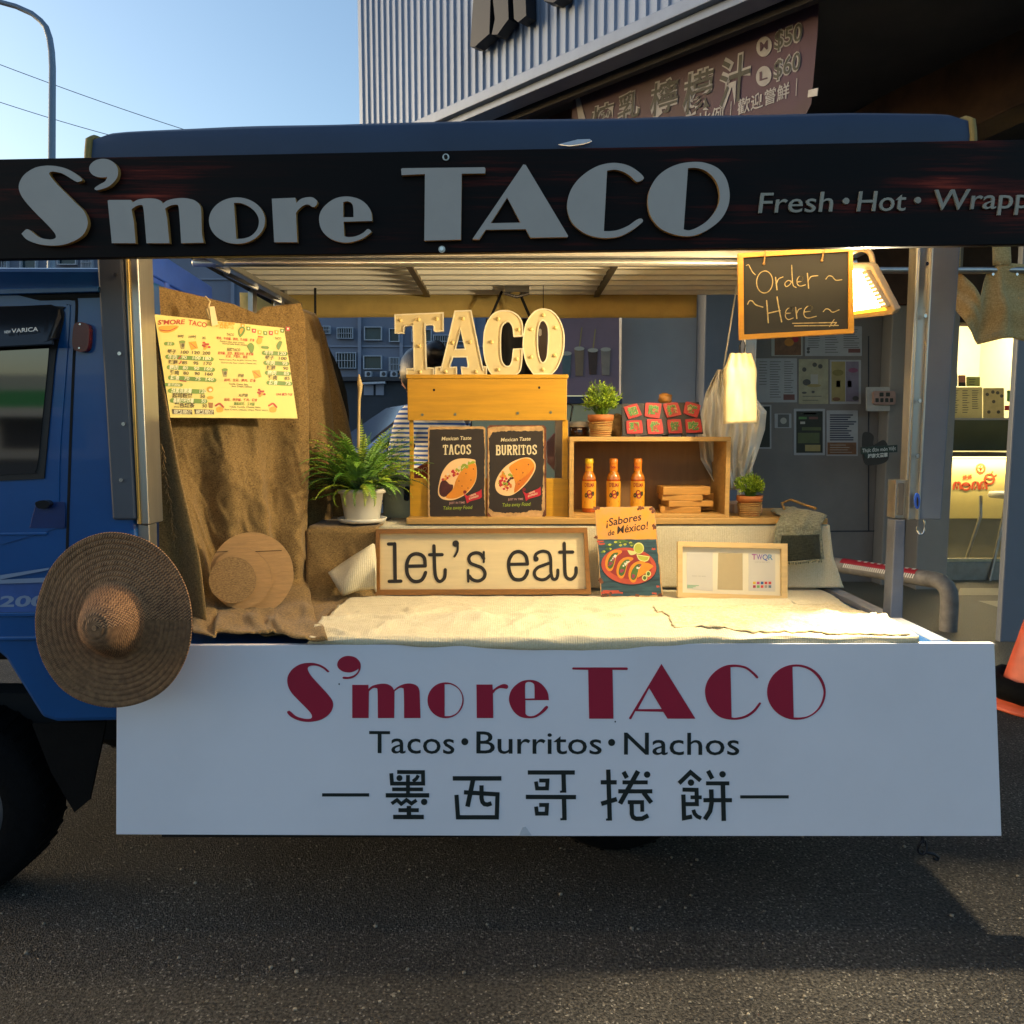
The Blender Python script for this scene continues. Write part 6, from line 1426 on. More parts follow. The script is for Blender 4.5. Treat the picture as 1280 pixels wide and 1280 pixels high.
mb.add(hv, [(i * nn + j, (i + 1) * nn + j, (i + 1) * nn + (j + 1) % nn, i * nn + (j + 1) % nn) for i in range(hh) for j in range(nn)], SKIN, True)
for s_ in (-1, 1): mb.ball(HC + HM @ V((.012, s_ * .077, -.008)), .026, SKIN, 10, (.6, .3, 1.1))
# hands: palm and five fingers each, resting on the counter edge
for s_, w_ in ((-1, V((-.27, -.18, 1.0))), (1, V((-.29, .16, 1.01)))):
    hb = [((w_.x, w_.y, w_.z), (.026, .022)), ((w_.x - .045, w_.y, w_.z - .012), (.018, .038)), ((w_.x - .085, w_.y, w_.z - .02), (.014, .038))]; hv2, hf2 = skin_body(hb, [(0, 1), (1, 2)], 0, 1); mb.add([v + V((px_, py_, 0)) for v in hv2], hf2, SKIN, True)
    for i, ln in enumerate((.058, .07, .075, .066)):
        y = w_.y + (-.029 + .019 * i) ; b0 = V((px_ + w_.x - .08, py_ + y, w_.z - .02)); mb.tube([b0, b0 + V((-ln * .45, 0, -.006)), b0 + V((-ln * .8, 0, -.022)), b0 + V((-ln * .95, 0, -.04))], [.0092, .0088, .008, .006], SKIN, 8)
    b0 = V((px_ + w_.x - .03, py_ + w_.y - s_ * .025, w_.z - .012)); mb.tube([b0, b0 + V((-.02, -s_ * .024, -.01)), b0 + V((-.045, -s_ * .034, -.02))], [.012, .0105, .008], SKIN, 8)
mb.build('body', person)
mb = MB()
for s_ in (-1, 1):
    q = HC + HM @ V((-.088, s_ * .030, .012)); mb.ball(q, .0085, mat('eye_dark', '#15100d', .2), 10); mb.bar(q + V((-.003, -.014, .02)), q + V((-.003, .014, .021)), .004, .005, HAIR)
mb.build('eyes', person)
mb = MB()
def hairp(d):
    p = head(d); o_ = (p - HC); k = 1.10 + .03 * nz(d[0] * 4, d[1] * 4, d[2] * 4); return HC + o_ * k + HM @ V((.006, 0, .006))
hv, keep = [], []
for i in range(hh + 1):
    for j in range(nn):
        a, b__ = pi * i / hh, 2 * pi * j / nn; d = (sin(a) * cos(b__), sin(a) * sin(b__), cos(a)); hv.append(hairp(d)); keep.append(d[2] > (.40 if d[0] < -.72 else -.55 if d[0] < -.3 else -1))
mb.add(hv, [q for q in ((i * nn + j, (i + 1) * nn + j, (i + 1) * nn + (j + 1) % nn, i * nn + (j + 1) % nn) for i in range(hh) for j in range(nn)) if all(keep[k] for k in q)], HAIR, True)
mb.ball(HC + HM @ V((.115, 0, .07)), .062, HAIR, 16, (1, .95, 1), .15, 2)
mb.build('hair', person)
person.rotation_euler.z = R(-32)

# ================================================================ traffic cone with tyre, bollard, shop pillar
CONEM = mat('faded_orange_plastic', '#d9613f', .55, 0, .12, 9, .1, 20); CONED = mat('cone_nick', '#8a2c1a', .7)
cgx, cgy = G(1306, 886).x, 3.80
tc_ = thing('traffic_cone', 'faded orange traffic cone weighted with a black tyre ring', 'traffic cone', (cgx, cgy, 0))
o = V((cgx, cgy, 0)); mb = MB(); mb.lathe([(0, .003), (.25, .003), (.255, .010), (.25, .022), (.185, .028), (.18, .05), (.030, .66), (.022, .67), (0, .67)], o, CONEM, 44, jit=lambda q, a: q * (1 + .012 * nz(cos(a) * 2, sin(a) * 2, q.z * 4))); cn = mb.build('cone_body', tc_)
mb = MB()
for a, z in ((3.6, .13), (3.75, .24), (3.5, .32), (4.0, .2)): r = .18 - (.15 / .61) * (z - .05); mb.ball(o + V((cos(a) * r, sin(a) * r, z)), .006, CONED, 8)
mb.build('cone_nick', cn)
mb = MB(); mb.tube([o + V((.205 * cos(a), .205 * sin(a), .098)) for a in [2 * pi * k / 40 for k in range(41)]], [.052 + .004 * sin(k * 9) for k in range(41)], TYREM, 16, False); mb.build('tyre_ring', tc_)
bl = thing('bollard', 'low bent grey pipe bollard with red and white tape', 'bollard', G(1184, 787))
BOLM = mat('galvanised_grey', '#7f7c76', .65, 0, .2, 14, .2, 40)
b0, b1 = G(1185, 789), G(1085, 738); b1 = V((b0.x - .55, b0.y + .85, 0)); hz_ = .335
def bpt(t_): return b0.lerp(b1, t_)
path = [b0] + [b0 + V((0, 0, z)) for z in (.1, .2)] + [bpt(.10 * (1 - cos(a))) + V((0, 0, .22 + (hz_ - .22) * sin(a))) for a in (.4, .8, 1.2, 1.57)] + [bpt(t_) + V((0, 0, hz_)) for t_ in (.25, .4, .6, .75)] + [bpt(1 - .10 * (1 - cos(a))) + V((0, 0, .22 + (hz_ - .22) * sin(a))) for a in (1.57, 1.2, .8, .4)] + [b1 + V((0, 0, z)) for z in (.2, .1, 0)]
mb = MB(); mb.tube(path, .056, BOLM, 20); pp = mb.build('pipe', bl)
mb = MB(); TAPE = mat('red_tape', '#9c2230', .5, 0, .1, 20); TAPW = mat('white_tape', '#cfcac0', .5, 0, .05)
A, B = bpt(.22) + V((0, 0, hz_)), bpt(.8) + V((0, 0, hz_)); d = (B - A).normalized(); s_ = d.cross(V((0, 0, 1))).normalized()
def tp(t_, a): return A.lerp(B, t_) + (s_ * cos(a) + V((0, 0, 1)) * sin(a)) * .0575
sg = 1 if s_.y < 0 else -1
for (a0, a1, m_, r0) in ((1.9, .5, TAPE, 0), ):
    mb.grid(lambda u, v_: tp(u, lerp(a0, a1, v_) if sg > 0 else pi - lerp(a0, a1, v_)), 10, 6, m_)
for i in range(34):
    mb.grid(lambda u, v_: tp((i + .5 * u + v_ * .5) / 36, lerp(.50, -.05, v_) if sg > 0 else pi - lerp(.50, -.05, v_)), 1, 2, TAPW, False)
for i in range(9): mb.grid(lambda u, v_: tp((i * 3.2 + 1.6 * u + 1) / 36, lerp(1.6, 1.15, v_) if sg > 0 else pi - lerp(1.6, 1.15, v_)) + V((0, 0, .001)), 1, 2, TAPW, False)
mb.build('warning_tape', pp)

# ================================================================ shop building at the right
WALLG = mat('grey_blue_wall_panel', '#a2a3a6', .6, 0, .05, 3, .04, 30); WALLD = mat('dark_grey_wall_panel', '#857a70', .6, 0, .08, 3); COLM = mat('warm_grey_column', '#918a80', .55, 0, .06, 3); DBRN = mat('dark_brown_soffit', '#5a3f2c', .75, 0, .3, 2, col2='#2c1d14')
METAL = mat('pale_corrugated_metal', '#8795ad', .42, .2, .08, 2, stretch=(1, 1, .3)); TRIM = mat('metal_edge_trim', '#7d8aa0', .4, .2, .06); DKTR = mat('charcoal_trim', '#2d3038', .6)
YW = mat('cream_shop_wall', '#e2dab0', .7, 0, .03); FLR = mat('shop_floor', '#b5ae98', .4, 0, .1, 6)
B = thing('shop_building', 'shop building with a corrugated metal front over a dark porch and a lit glass door', 'building', (3, 7.1, 0))
WY = 7.1; swf = FR((0, WY, 1))
x775, x870, x925, x1090, x1165 = (P(x, 560, WY).x for x in (775, 868, 925, 1098, 1162))
mb = MB(); mb.box((x775, WY, 0), (x870, WY + .3, 3.6), WALLG); mb.box((x925, WY + .02, 0), (x1090, WY + .3, 3.6), WALLD); wall = mb.build('wall', B, bevel=.004)
mb = MB(); 
for x in (940, 1085): mb.slab(FR((0, WY + .019, 1)), [(x, 420), (x + 1.2, 420), (x + 1.2, 664), (x, 664)], 0, .003, DKTR)
mb.slab(FR((0, WY + .019, 1)), [(925, 664), (1098, 663), (1098, 664.5), (925, 665.5)], 0, .003, DKTR)
mb.slab(swf, [(775, 560), (868, 560), (868, 561), (775, 561)], 0, .003, DKTR)
mb.build('wall_joint', wall)
mb = MB(); mb.box((x870 + .002, WY - .28, 0), (x925 - .002, WY + .3, 3.6), mat('slate_column', '#6f747e', .6, 0, .06, 3)); mb.build('column', B, bevel=.01)
mb = MB(); mb.box((x1090 + .002, WY - .15, 0), (x1090 + .2, WY + .3, 3.6), COLM); mb.build('column', B, bevel=.01)
mb = MB(); mb.box((x1090 + .204, WY - .35, 0), (x1165 + .02, WY + .3, 3.6), COLM); mb.build('column', B, bevel=.01)
npx = G(1249, 803); mb = MB(); mb.box((npx.x + .002, npx.y, 0), (npx.x + .5, npx.y + .05, 3.6), mat('near_grey_pillar', '#6f7680', .5, 0, .05, 3)); mb.build('pillar', B, bevel=.008)
# lit interior
GX0, GX1 = x1165 + .02, 6.0
mb = MB(); mb.box((GX0 - .6, 10.4, 0), (GX1, 10.5, 2.7), YW); mb.box((GX0 - .62, 7.45, 0), (GX0 - .60, 10.4, 2.7), YW); mb.box((GX1, 7.2, 0), (GX1 + .05, 10.5, 3.6), YW); mb.box((GX0 - .62, 7.45, 3.5), (GX1, 10.5, 3.6), DBRN); mb.box((GX0 - .6, 10.4, 2.7), (GX1, 10.5, 3.5), DBRN); mb.box((GX0 - .62, 7.45, 2.7), (GX0 - .60, 10.4, 3.5), DBRN)
mb.build('inner_wall', B)
mb = MB(); mb.box((GX0, WY + .02, 2.30), (GX1, WY + .2, 2.36), DBRN); mb.build('shopfront_frame', B, bevel=.003); mb = MB(); mb.box((GX0, WY + .02, 3.3), (GX1, WY + .3, 3.6), DBRN); mb.build('shopfront_frame', B, bevel=.003); mb = MB(); mb.box((GX0, WY + .1, 0), (GX1, WY + .2, .17), mat('aluminium_sill', '#9a968c', .4, .5)); mb.box((GX0, WY + .1, .172), (GX1, WY + .16, .20), mat('pale_sill_strip', '#cfc39a', .4))
mb.build('shopfront_frame', B, bevel=.003)
gl = bpy.data.materials.new('door_glass'); gl.use_nodes = True; t_ = gl.node_tree; bb = t_.nodes['Principled BSDF']; bb.inputs['Roughness'].default_value = .02; bb.inputs['Transmission Weight'].default_value = 1; bb.inputs['IOR'].default_value = 1.1; bb.inputs['Base Color'].default_value = (.97, .98, .97, 1)
mb = MB(); mb.box((GX0 + .01, WY + .125, .202), (GX1, WY + .131, 2.30), gl); mb.build('glass_door', B)
mb = MB(); mb.box((GX0 - .55, WY + .35, .005), (GX1, 10.38, .02), FLR); mb.build('floor', B)
# soffit and corrugated band
A0 = V((-1.25, 6.84, 3.6)); A1 = V((3.6, 1.9, 3.6)); AD = (A1 - A0).normalized(); AN = V((AD.y, -AD.x, 0)).normalized()
if AN.y > 0: AN = -AN
mb = MB(); L_ = (A1 - A0).length; pitch = .076; k_ = int(L_ / pitch); prof = []
for i in range(k_):
    for f_, d_ in ((0, 0), (.5, 0), (.6, .016), (.9, .016)): prof.append(A0 + AD * ((i + f_) * pitch) + AN * d_)
mb.add([p + V((0, 0, .05)) for p in prof] + [p + V((0, 0, 4.4)) for p in prof], [(i, i + 1, len(prof) + i + 1, len(prof) + i) for i in range(len(prof) - 1)], METAL)
mb.build('corrugated_front', B)
mb = MB(); back_ = V((.9, 3.2, 0)); q = [A0, A0 + V((0, 3.4, 0))]
mb.add([A0 + V((0, 0, .05)), A0 + V((.6, 3.3, .05)), A0 + V((.6, 3.3, 4.4)), A0 + V((0, 0, 4.4))], [(0, 1, 2, 3)], METAL); mb.build('side_cladding', B)
mb = MB(); mb.bar(A0 + AN * .03 + V((0, 0, .02)), A1 + AN * .03 + V((0, 0, .02)), .05, .07, TRIM); mb.bar(A0 + AN * -.06 + V((0, 0, -.04)), A1 + AN * -.06 + V((0, 0, -.04)), .14, .05, TRIM); mb.bar(A0 + AN * -.2 + V((0, 0, -.05)), A1 + AN * -.2 + V((0, 0, -.05)), .05, .09, DKTR); mb.build('edge_trim', B, bevel=.004)
mb = MB(); mb.add([A0 + V((0, 0, .04)), A1 + V((0, 0, .04)), V((8, 1.9, 3.64)), V((8, 10.5, 3.64)), V((-1.2, 10.5, 3.64))], [(0, 1, 2, 3, 4)], mat('grey_soffit', '#4b4a4c', .7, 0, .2, 1.5)); mb.build('soffit', B)
mb = MB()
for s_ in (1.0, 2.1, 3.2, 4.3): p = A0 + AD * s_ - AN * .25; mb.bar(p + AN * .18 + V((0, 0, .0)), p + V((0, 0, .0)), .22, .06, DKTR)
mb.build('soffit_beam', B, bevel=.004)
mb = MB(); pI = A0 + AD * .95 + AN * .0; mb.box((pI.x - .05, pI.y - .05, 3.36), (pI.x + .07, pI.y + .07, 3.56), DKTR); mb.box((pI.x - .02, pI.y - .02, 3.24), (pI.x + .03, pI.y + .03, 3.37), TRIM); mb.build('soffit_bracket', B, bevel=.006)
mb = MB(); mb.bar(P(1030, 215, 6.4), P(1420, 15, 4.4), .25, .5, DBRN); mb.bar(P(1030, 60, 6.9), P(1400, -60, 5.2), .3, .3, DBRN); mb.box((1.9, 6.9, 2.42), (8, 7.05, 3.62), DBRN); mb.build('porch_beam', B, bevel=.01)
# channel letters on the corrugated band
cfm = FR(A0 + AN * .03, AN); CHL = mat('black_channel_letter', '#15171d', .45, 0, .05)
for l in ([(600, 64), (607, -40), (627, -40), (624, 48), (610, 60), (606, 64)], [(625, -30), (646, -40), (648, 30), (634, 49), (627, 49), (631, 30)], [(652, -30), (668, -36), (670, 26), (660, 34), (655, 30)], [(690, -60), (716, -66), (716, 2), (704, 10), (692, 8)]):
    mb = MB(); mb.slab(cfm, [l], 0, .09, CHL); mb.build('channel_letter', B)
# banner under the porch
BQ = P(1013, 148, 4.42); bfm = FR(BQ, AN)
BAN = mat('purple_brown_banner', '#50384a', .7, 0, .25, 1.4, .1, 8, col2='#4a3b38'); BWH = mat('banner_white', '#a5a2a2', .7); BGR = mat('banner_dark_fill', '#4a4a44', .7)
bn = thing('banner', 'purple brown drinks banner with pale outlined characters and $50 $60 prices under the porch', 'banner', bfm.px(870, 150))
mb = MB(); mb.slab(bfm, [[(715, 135), (722, 90), (1024, -30), (1022, 40), (1014, 130), (1008, 142), (996, 149), (850, 190), (715, 230)]], -.003, 0, BAN, back=True); bcl = mb.build('banner_cloth', bn)
mb = MB()
def bt_(t_, x0, y0, x1, y1, h, up, off=.06):
    mb.text(bfm, t_, x0, y0, x1, y1, h, BWH, .004, off=off + .03, up=up); mb.text(bfm, t_, x0 + .3, y0, x1 - .3, y1, h, BGR, .006, off=off * .3, up=up)
for ch, x0, x1, y0, y1, h in (('煉', 737, 768, 163, 153, 26), ('乳', 772, 800, 152, 142, 30), ('檸', 812, 848, 144, 133, 36), ('檬', 853, 891, 141, 129, 44), ('汁', 898, 937, 131, 117, 51)):
    bt_(ch, x0, y0, x1, y1, h * .86, (.06, -1), .03)
for ch, x, y, r in (('M', 955.5, 58.5, 9.5), ('L', 955, 95.5, 9.5)):
    mb.slab(bfm, [ell(x, y, r, r * 1.35, 22, rot=.2)], 0, .004, BWH); mb.text(bfm, ch, x - 5, y + 6, x + 5, y + 3, 11, BAN, .006, off=.02)
bt_('$50', 968, 62, 1003, 50, 22, (.05, -1), .03); bt_('$60', 967, 99, 1001, 86, 22, (.05, -1), .03)
mb.build('banner_print', bcl); mb = MB(); mb.text(bfm, '黃金比例｜歡迎嘗鮮｜', 840, 172, 996, 117, 15, BWH, .004, up=(.05, -1), off=.01)
mb.build('banner_print', bcl); mb = MB(); mb.slab(bfm, [[(1011, 113), (1023, 110), (1022, 120), (1010, 122)]], 0, .005, mat('white_tie', '#c4bfb8', .6)); mb.slab(bfm, [[(718, 112), (722, 112), (733, 152), (724, 152)]], 0, .004, BWH)
mb.build('banner_print', bcl)
mb = MB(); bfm2 = FR(BQ - AN * .25, AN); mb.slab(bfm2, [[(640, 152), (724, 112), (724, 230), (640, 240)]], -.04, 0, mat('brown_sign_board', '#4a2f2a', .6, 0, .15, 4), back=True); tag(mb.build('hanging_board'), 'plain dark brown board hanging beside the purple banner', 'board')

# --- posters on the dark wall
POSF = FR((0, WY + .0195, 1)); PAPD = mat('poster_paper', '#b9b0a0', .5, 0, .05, 6); PAPG = mat('poster_grey_paper', '#b0aba7', .5, 0, .05); PKH = mat('poster_dark', '#2e2c1a', .5, 0, .1); PTT = mat('poster_text', '#5b564e', .6); PBR = mat('poster_brown', '#8a5a34', .5, 0, .2, 18); PYL = mat('poster_straw', '#a8935a', .5, 0, .1)
def poster(q, lab, base, fn):
    o_ = POSF.px((q[0] + q[2]) / 2, q[3]); t_ = thing('wall_poster', lab, 'poster', o_, 'posters on the dark shop wall')
    mb = MB(); mb.slab(POSF, [rr(*q, .6)], 0, .006, base, PAPG); sh_ = mb.build('sheet', t_); mb = MB(); fn(mb, *q)
    if mb.f: mb.build('print', sh_)
def lines(x0, x1, y0, y1, n_, m_=None, w=.7):
    def g(mb, *q):
        for i in range(n_):
            y = y0 + (y1 - y0) * i / max(1, n_ - 1); e_ = x1 - (x1 - x0) * .35 * rng.random(); mb.slab(POSF, [[(x0, y), (e_, y), (e_, y + w), (x0, y + w)]], .006, .0075, m_ or PTT)
    return g
def both(*fs): return lambda mb, *q: [f_(mb, *q) for f_ in fs]
def blob(x, y, rx, ry, m_, w=.0078): return lambda mb, *q: mb.slab(POSF, [ell(x, y, rx, ry, 16)], .006, w, m_)
def rect(x0, y0, x1, y1, m_, w=.0072): return lambda mb, *q: mb.slab(POSF, [[(x0, y0), (x1, y0), (x1, y1), (x0, y1)]], .006, w, m_)
poster((964, 415, 1003, 445), 'poster with an orange brown food picture under the chalkboard', PAPD, both(rect(968, 415, 1001, 444, PBR), blob(986, 428, 6, 5, ORT), blob(994, 424, 4, 4, PRED)))
poster((1006, 408, 1077, 445), 'wide pale price list with three text columns, topmost right on the dark wall', PAPG, both(lines(1010, 1026, 412, 434, 9), lines(1031, 1048, 412, 440, 10), lines(1054, 1074, 412, 434, 9), blob(1010, 436, 2, 2, PTT), blob(1010, 440, 2, 2, PTT), rect(1060, 436, 1075, 441, mat('poster_rust', '#7d4a40', .5))))
poster((945, 448, 996, 503), 'pale price list in two columns beside the hanging napkin packet', PAPG, both(lines(949, 959, 452, 480, 9), lines(962, 976, 452, 496, 15), lines(980, 992, 452, 490, 14), rect(979, 493, 993, 500, mat('poster_rust', '#7d4a40'))))
poster((998, 449, 1035, 505), 'cream poster with a cup drawing and a ring of small circles', mat('poster_cream', '#b3a784', .5), both(blob(1005, 462, 2.6, 2.8, PTT), blob(1018, 456, 2.8, 2.8, PTT), blob(1025, 458, 2.8, 2.8, PTT), rect(1013, 468, 1022, 480, PAPD), blob(1008, 478, 5, 4, PTT), blob(1017, 482, 9, 2, PYL), blob(1005, 491, 3, 1.4, PTT), blob(1016, 490, 2, 1.6, PTT), lines(1003, 1030, 495, 500, 2)))
poster((1037, 450, 1076, 505), 'poster of a yellow and a pink drink in a shiny plastic sleeve', PAPG, both(rect(1039, 452, 1056, 502, PYL), rect(1057, 452, 1073, 502, mat('poster_mauve', '#8a7a86', .5)), blob(1047, 466, 7, 4, mat('poster_mustard', '#8a7a3a', .5)), blob(1066, 463, 6, 3, mat('poster_pink', '#94506a', .5)), rect(1045, 476, 1050, 484, PTT), rect(1059, 476, 1064, 484, PTT), blob(1045, 499, 5, 2.4, PBR), blob(1069, 498, 4, 3, PTT)))
poster((944, 506, 964, 561), 'dark narrow poster with a pale frame, half behind the plastic bag', PAPG, both(rect(945, 508, 962, 559, PKH), rect(950, 512, 958, 522, mat('poster_olive', '#5c6136', .5))))
poster((992, 511, 1031, 569), 'dark olive notice with coloured lines and a pale frame', PAPG, both(rect(995, 514, 1028, 566, PKH), rect(1004, 516, 1020, 518, PAPD), rect(998, 521, 1008, 524, mat('poster_green', '#5f8a4a', .5), .008), rect(1011, 521, 1022, 524, mat('poster_rust', '#7d4a40'), .008), rect(1000, 527, 1006, 530, PAPD, .008), rect(1002, 534, 1026, 538, mat('poster_olive', '#5c6136'), .008), rect(997, 541, 1024, 554, mat('poster_olive', '#5c6136'), .0076), rect(1006, 556, 1025, 564, PYL, .008)))
poster((1033, 513, 1072, 570), 'white notice with blocks of dark text and a brown lower half', PAPG, both(lines(1037, 1070, 518, 549, 12, mat('poster_navy', '#35384a', .5), 1.6), rect(1034, 553, 1070, 568, PBR), lines(1037, 1066, 556, 565, 4, PAPD, .6)))
poster((968, 517, 989, 535), 'small grey square card taped to the dark wall between two dark posters', PAPG, both(rect(972, 518, 986, 534, mat('poster_midgrey', '#6b6660', .5)), blob(979, 526, 4, 4, PAPD)))
# socket box and the little welcome board
sk = thing('notice_holder', 'white switch plate with a pink slotted card holder on the column', 'card holder', P(1100, 520, WY - .15))
skf = FR((0, WY - .1505, 1)); mb = MB(); mb.slab(skf, [rr(1082, 484, 1111, 514, 1)], 0, .02, mat('off_white_plate', '#b8b2a6', .5)); mb.build('plate', sk)
mb = MB(); mb.slab(skf, [rr(1089, 489, 1116, 506, 2)], .021, .05, mat('dusty_pink_plastic', '#b08a78', .5))
for i in range(4): mb.slab(skf, [rr(1091 + i * 6, 498, 1095 + i * 6, 503, .5)], .05, .052, PKH)
for i in range(2): mb.slab(skf, [rr(1096 + i * 8, 491, 1101 + i * 8, 496, .5)], .05, .052, PKH)
mb.build('holder', sk)
wb = thing('menu_plaque', 'small dark green plaque in white Vietnamese and Chinese writing on the column', 'plaque', P(1098, 580, WY - .35))
wbf = FR((0, WY - .3605, 1)); GRB = mat('dark_green_plaque', '#2c3b30', .5, 0, .1)
mb = MB(); mb.slab(wbf, [[(1076, 559), (1121, 556), (1121, 565), (1076, 568)]], -.004, .01, GRB); mb.slab(wbf, [[(1080, 567), (1111, 565), (1110, 571), (1081, 573)]], -.004, .008, GRB); mb.slab(wbf, [cr([(1078, 545), (1085, 540), (1092, 545), (1092, 556), (1104, 550), (1110, 558), (1110, 575), (1095, 581), (1080, 578)])], -.006, -.001, mat('plaque_brown', '#3b332a', .6))
mb.text(wbf, 'Thực đơn món Việt', 1077, 565.5, 1119, 562.5, 4.6, PAPERW, .012, off=.01); mb.text(wbf, '越南文菜單', 1084, 572.3, 1109, 570.6, 4, PAPERW, .01, off=.03); mb.build('plaque_board', wb)

# --- mauve drinks board and cream counter seen through the stall
dm = thing('drinks_board', 'mauve wall board with pictures of iced drinks behind the tall letters', 'board', P(720, 500, 6.9))
dmf = FR((0, 6.9, 1)); mb = MB(); mb.slab(dmf, [[(640, 380), (774, 380), (774, 494), (640, 494)]], -.03, 0, mat('mauve_board', '#8d7480', .6, 0, .1, 2), back=True); db_ = mb.build('panel', dm)
mb = MB()
for i, (x, y, h_, m_) in enumerate(((724, 470, 34, mat('drink_tan', '#8f7458', .5)), (741, 468, 30, mat('drink_brown', '#4e3428', .5)), (757, 469, 32, mat('drink_cream', '#9a8a7a', .5)), (779, 468, 30, mat('drink_pink', '#96606c', .5)), (708, 472, 30, mat('drink_teal', '#5c6f70', .5)))):
    if x < 770: mb.slab(dmf, [[(x - 6, y - h_), (x + 6, y - h_), (x + 4.5, y), (x - 4.5, y)]], 0, .01, m_); mb.slab(dmf, [ell(x, y - h_, 6.5, 2.6, 14)], .01, .014, PAPD)
    if i < 2: mb.slab(dmf, [ribbon([(x, y - h_), (x + 3, y - h_ - 26)], 1.4)], .011, .013, PYL)
mb.build('drink_picture', db_)
cc = thing('cream_counter', 'pale cream counter wall with a dark blue top band below the drinks board', 'counter', P(690, 600, 6.6))
mb = MB(); A, Bq = P(590, 505, 6.6), P(776, 600, 6.6); mb.box((A.x, 6.6, 0), (Bq.x, 6.85, A.z), mat('pale_cream_tiles', '#b5b086', .5, 0, .05, 4)); mb.build('counter_wall', cc)
mb = MB(); mb.box((A.x, 6.57, A.z + .001), (Bq.x, 6.88, A.z + .06), mat('navy_counter_top', '#27324a', .5)); mb.build('counter_top', cc, bevel=.004)

# --- inside the shop: counter with logo, glass case, cards, lamp, stool
sc_t = thing('shop_counter', 'lit cream counter front with an orange line logo inside the shop', 'counter', P(1216, 648, 7.9))
LITC = mat('cream_counter_front', '#e4cd7e', .5, 0, .03); OLOGO = mat('orange_logo', '#d2552a', .5)
scf = FR((0, 7.9, 1)); A, Bq = P(1170, 566, 7.9), P(1290, 648, 7.9)
mb = MB(); mb.box((A.x, 7.9, Bq.z), (Bq.x + .6, 8.4, A.z - .06), LITC); mb.box((A.x, 7.93, .02), (Bq.x + .6, 8.4, Bq.z - .002), mat('grey_plinth', '#8d8770', .5, 0, .1, 5)); front = mb.build('counter_body', sc_t)
mb = MB(); mb.box((A.x - .02, 7.86, A.z - .055), (Bq.x + .62, 8.45, A.z), mat('dark_counter_edge', '#4a4230', .5)); mb.build('counter_top', sc_t, bevel=.004)
mb = MB(); zl = lambda l: zz(l, 1030, 530, 5.12)
def lg(pts, w=12): mb.slab(scf, [ribbon(cr(zl(pts), False, 4), w / 5.12)], 0, .004, OLOGO)
def lgl(p): mb.slab(scf, ribbon(zl(p), 11 / 5.12, closed=True), 0, .004, OLOGO)
lg([(828, 415), (832, 385), (845, 375), (850, 410), (852, 378), (868, 378), (872, 415)]); lgl(ell(907, 400, 26, 22, 18)); lg([(885, 392), (930, 392)], 9); lg([(948, 415), (952, 380), (968, 375), (968, 412), (970, 378), (985, 378), (990, 415)]); lg([(1000, 415), (1003, 380), (1018, 374), (1018, 412), (1022, 376), (1036, 380), (1040, 415)])
lgl(ell(1058, 352, 30, 32, 20)); lg([(1038, 345), (1060, 352), (1075, 348)], 10); lg([(1072, 318), (1076, 305)], 8); lg([(1092, 332), (1102, 325)], 8); lgl(ell(1002, 285, 26, 28, 20)); lg([(990, 280), (1002, 290), (1015, 278)], 8); lg([(1002, 270), (1002, 300)], 7)
mb.text(scf, '媽媽', 1030 + 885 / 5.12, 530 + 356 / 5.12, 1030 + 945 / 5.12, 530 + 352 / 5.12, 5, OLOGO, .004, off=.02)
mb.build('logo', front)
gc = thing('glass_case', 'dark glass display case on the lit shop counter', 'display case', P(1216, 560, 8.0))
A, Bq = P(1170, 525, 8.0), P(1263, 564, 8.0); mb = MB(); mb.box((A.x, 8.0, P(1200, 565, 8.0).z + .012), (Bq.x, 8.35, A.z), mat('greenish_case_glass', '#4f553c', .08, 0, .1, 3, coat=.5)); mb.build('case', gc, bevel=.004)
mb = MB(); mb.box((A.x, 7.995, A.z), (Bq.x + .005, 8.36, A.z + .02), PAPG); mb.build('case_top', gc)
def card(q, lab, m_, fn=None):
    f = FR((0, 8.36, 1)); t_ = thing('counter_card', lab, 'card', f.px((q[0] + q[2]) / 2, q[3]), 'cards and price lists above the shop counter')
    mb = MB(); mb.slab(f, [rr(*q, .6)], -.006, 0, m_, back=True); s2 = mb.build('sheet', t_); mb = MB()
    if fn: fn(mb, f); mb.build('print', s2)
def cl_(x0, x1, y0, y1, n_, m_):
    def g(mb, f):
        for i in range(n_): y = lerp(y0, y1, i / max(1, n_ - 1)); mb.slab(f, [[(x0, y), (lerp(x0, x1, rng.uniform(.5, 1)), y), (lerp(x0, x1, .6), y + .9), (x0, y + .9)]], 0, .002, m_)
    return g
PP = mat('cream_price_sheet', '#dccd8e', .5, 0, .03)
card((1186, 484, 1228, 523), 'wide cream price list standing above the glass case', PP, lambda mb, f: (cl_(1190, 1200, 488, 515, 10, PTT)(mb, f), cl_(1203, 1213, 488, 515, 10, PTT)(mb, f), cl_(1215, 1225, 488, 510, 9, PTT)(mb, f)))
card((1229, 485, 1255, 523), 'cream card with small round drawings beside the wide price list', mat('tan_price_card', '#d2bf86', .5), lambda mb, f: [mb.slab(f, [ell(x, y, 2.2, 2.2, 10)], 0, .002, PTT) for x, y in ((1234, 493), (1241, 490), (1247, 491), (1252, 495), (1242, 502), (1236, 515), (1248, 515))])
card((1188, 467, 1197, 483), 'small blue and white leaflet, leftmost over the price lists', mat('blue_white_leaflet', '#9fb0b8', .5)); card((1198, 469, 1207, 483), 'small pink and black leaflet over the wide price list', mat('pink_leaflet', '#c0806a', .5), lambda mb, f: mb.slab(f, [[(1198, 478), (1207, 478), (1207, 483), (1198, 483)]], 0, .002, PKH))
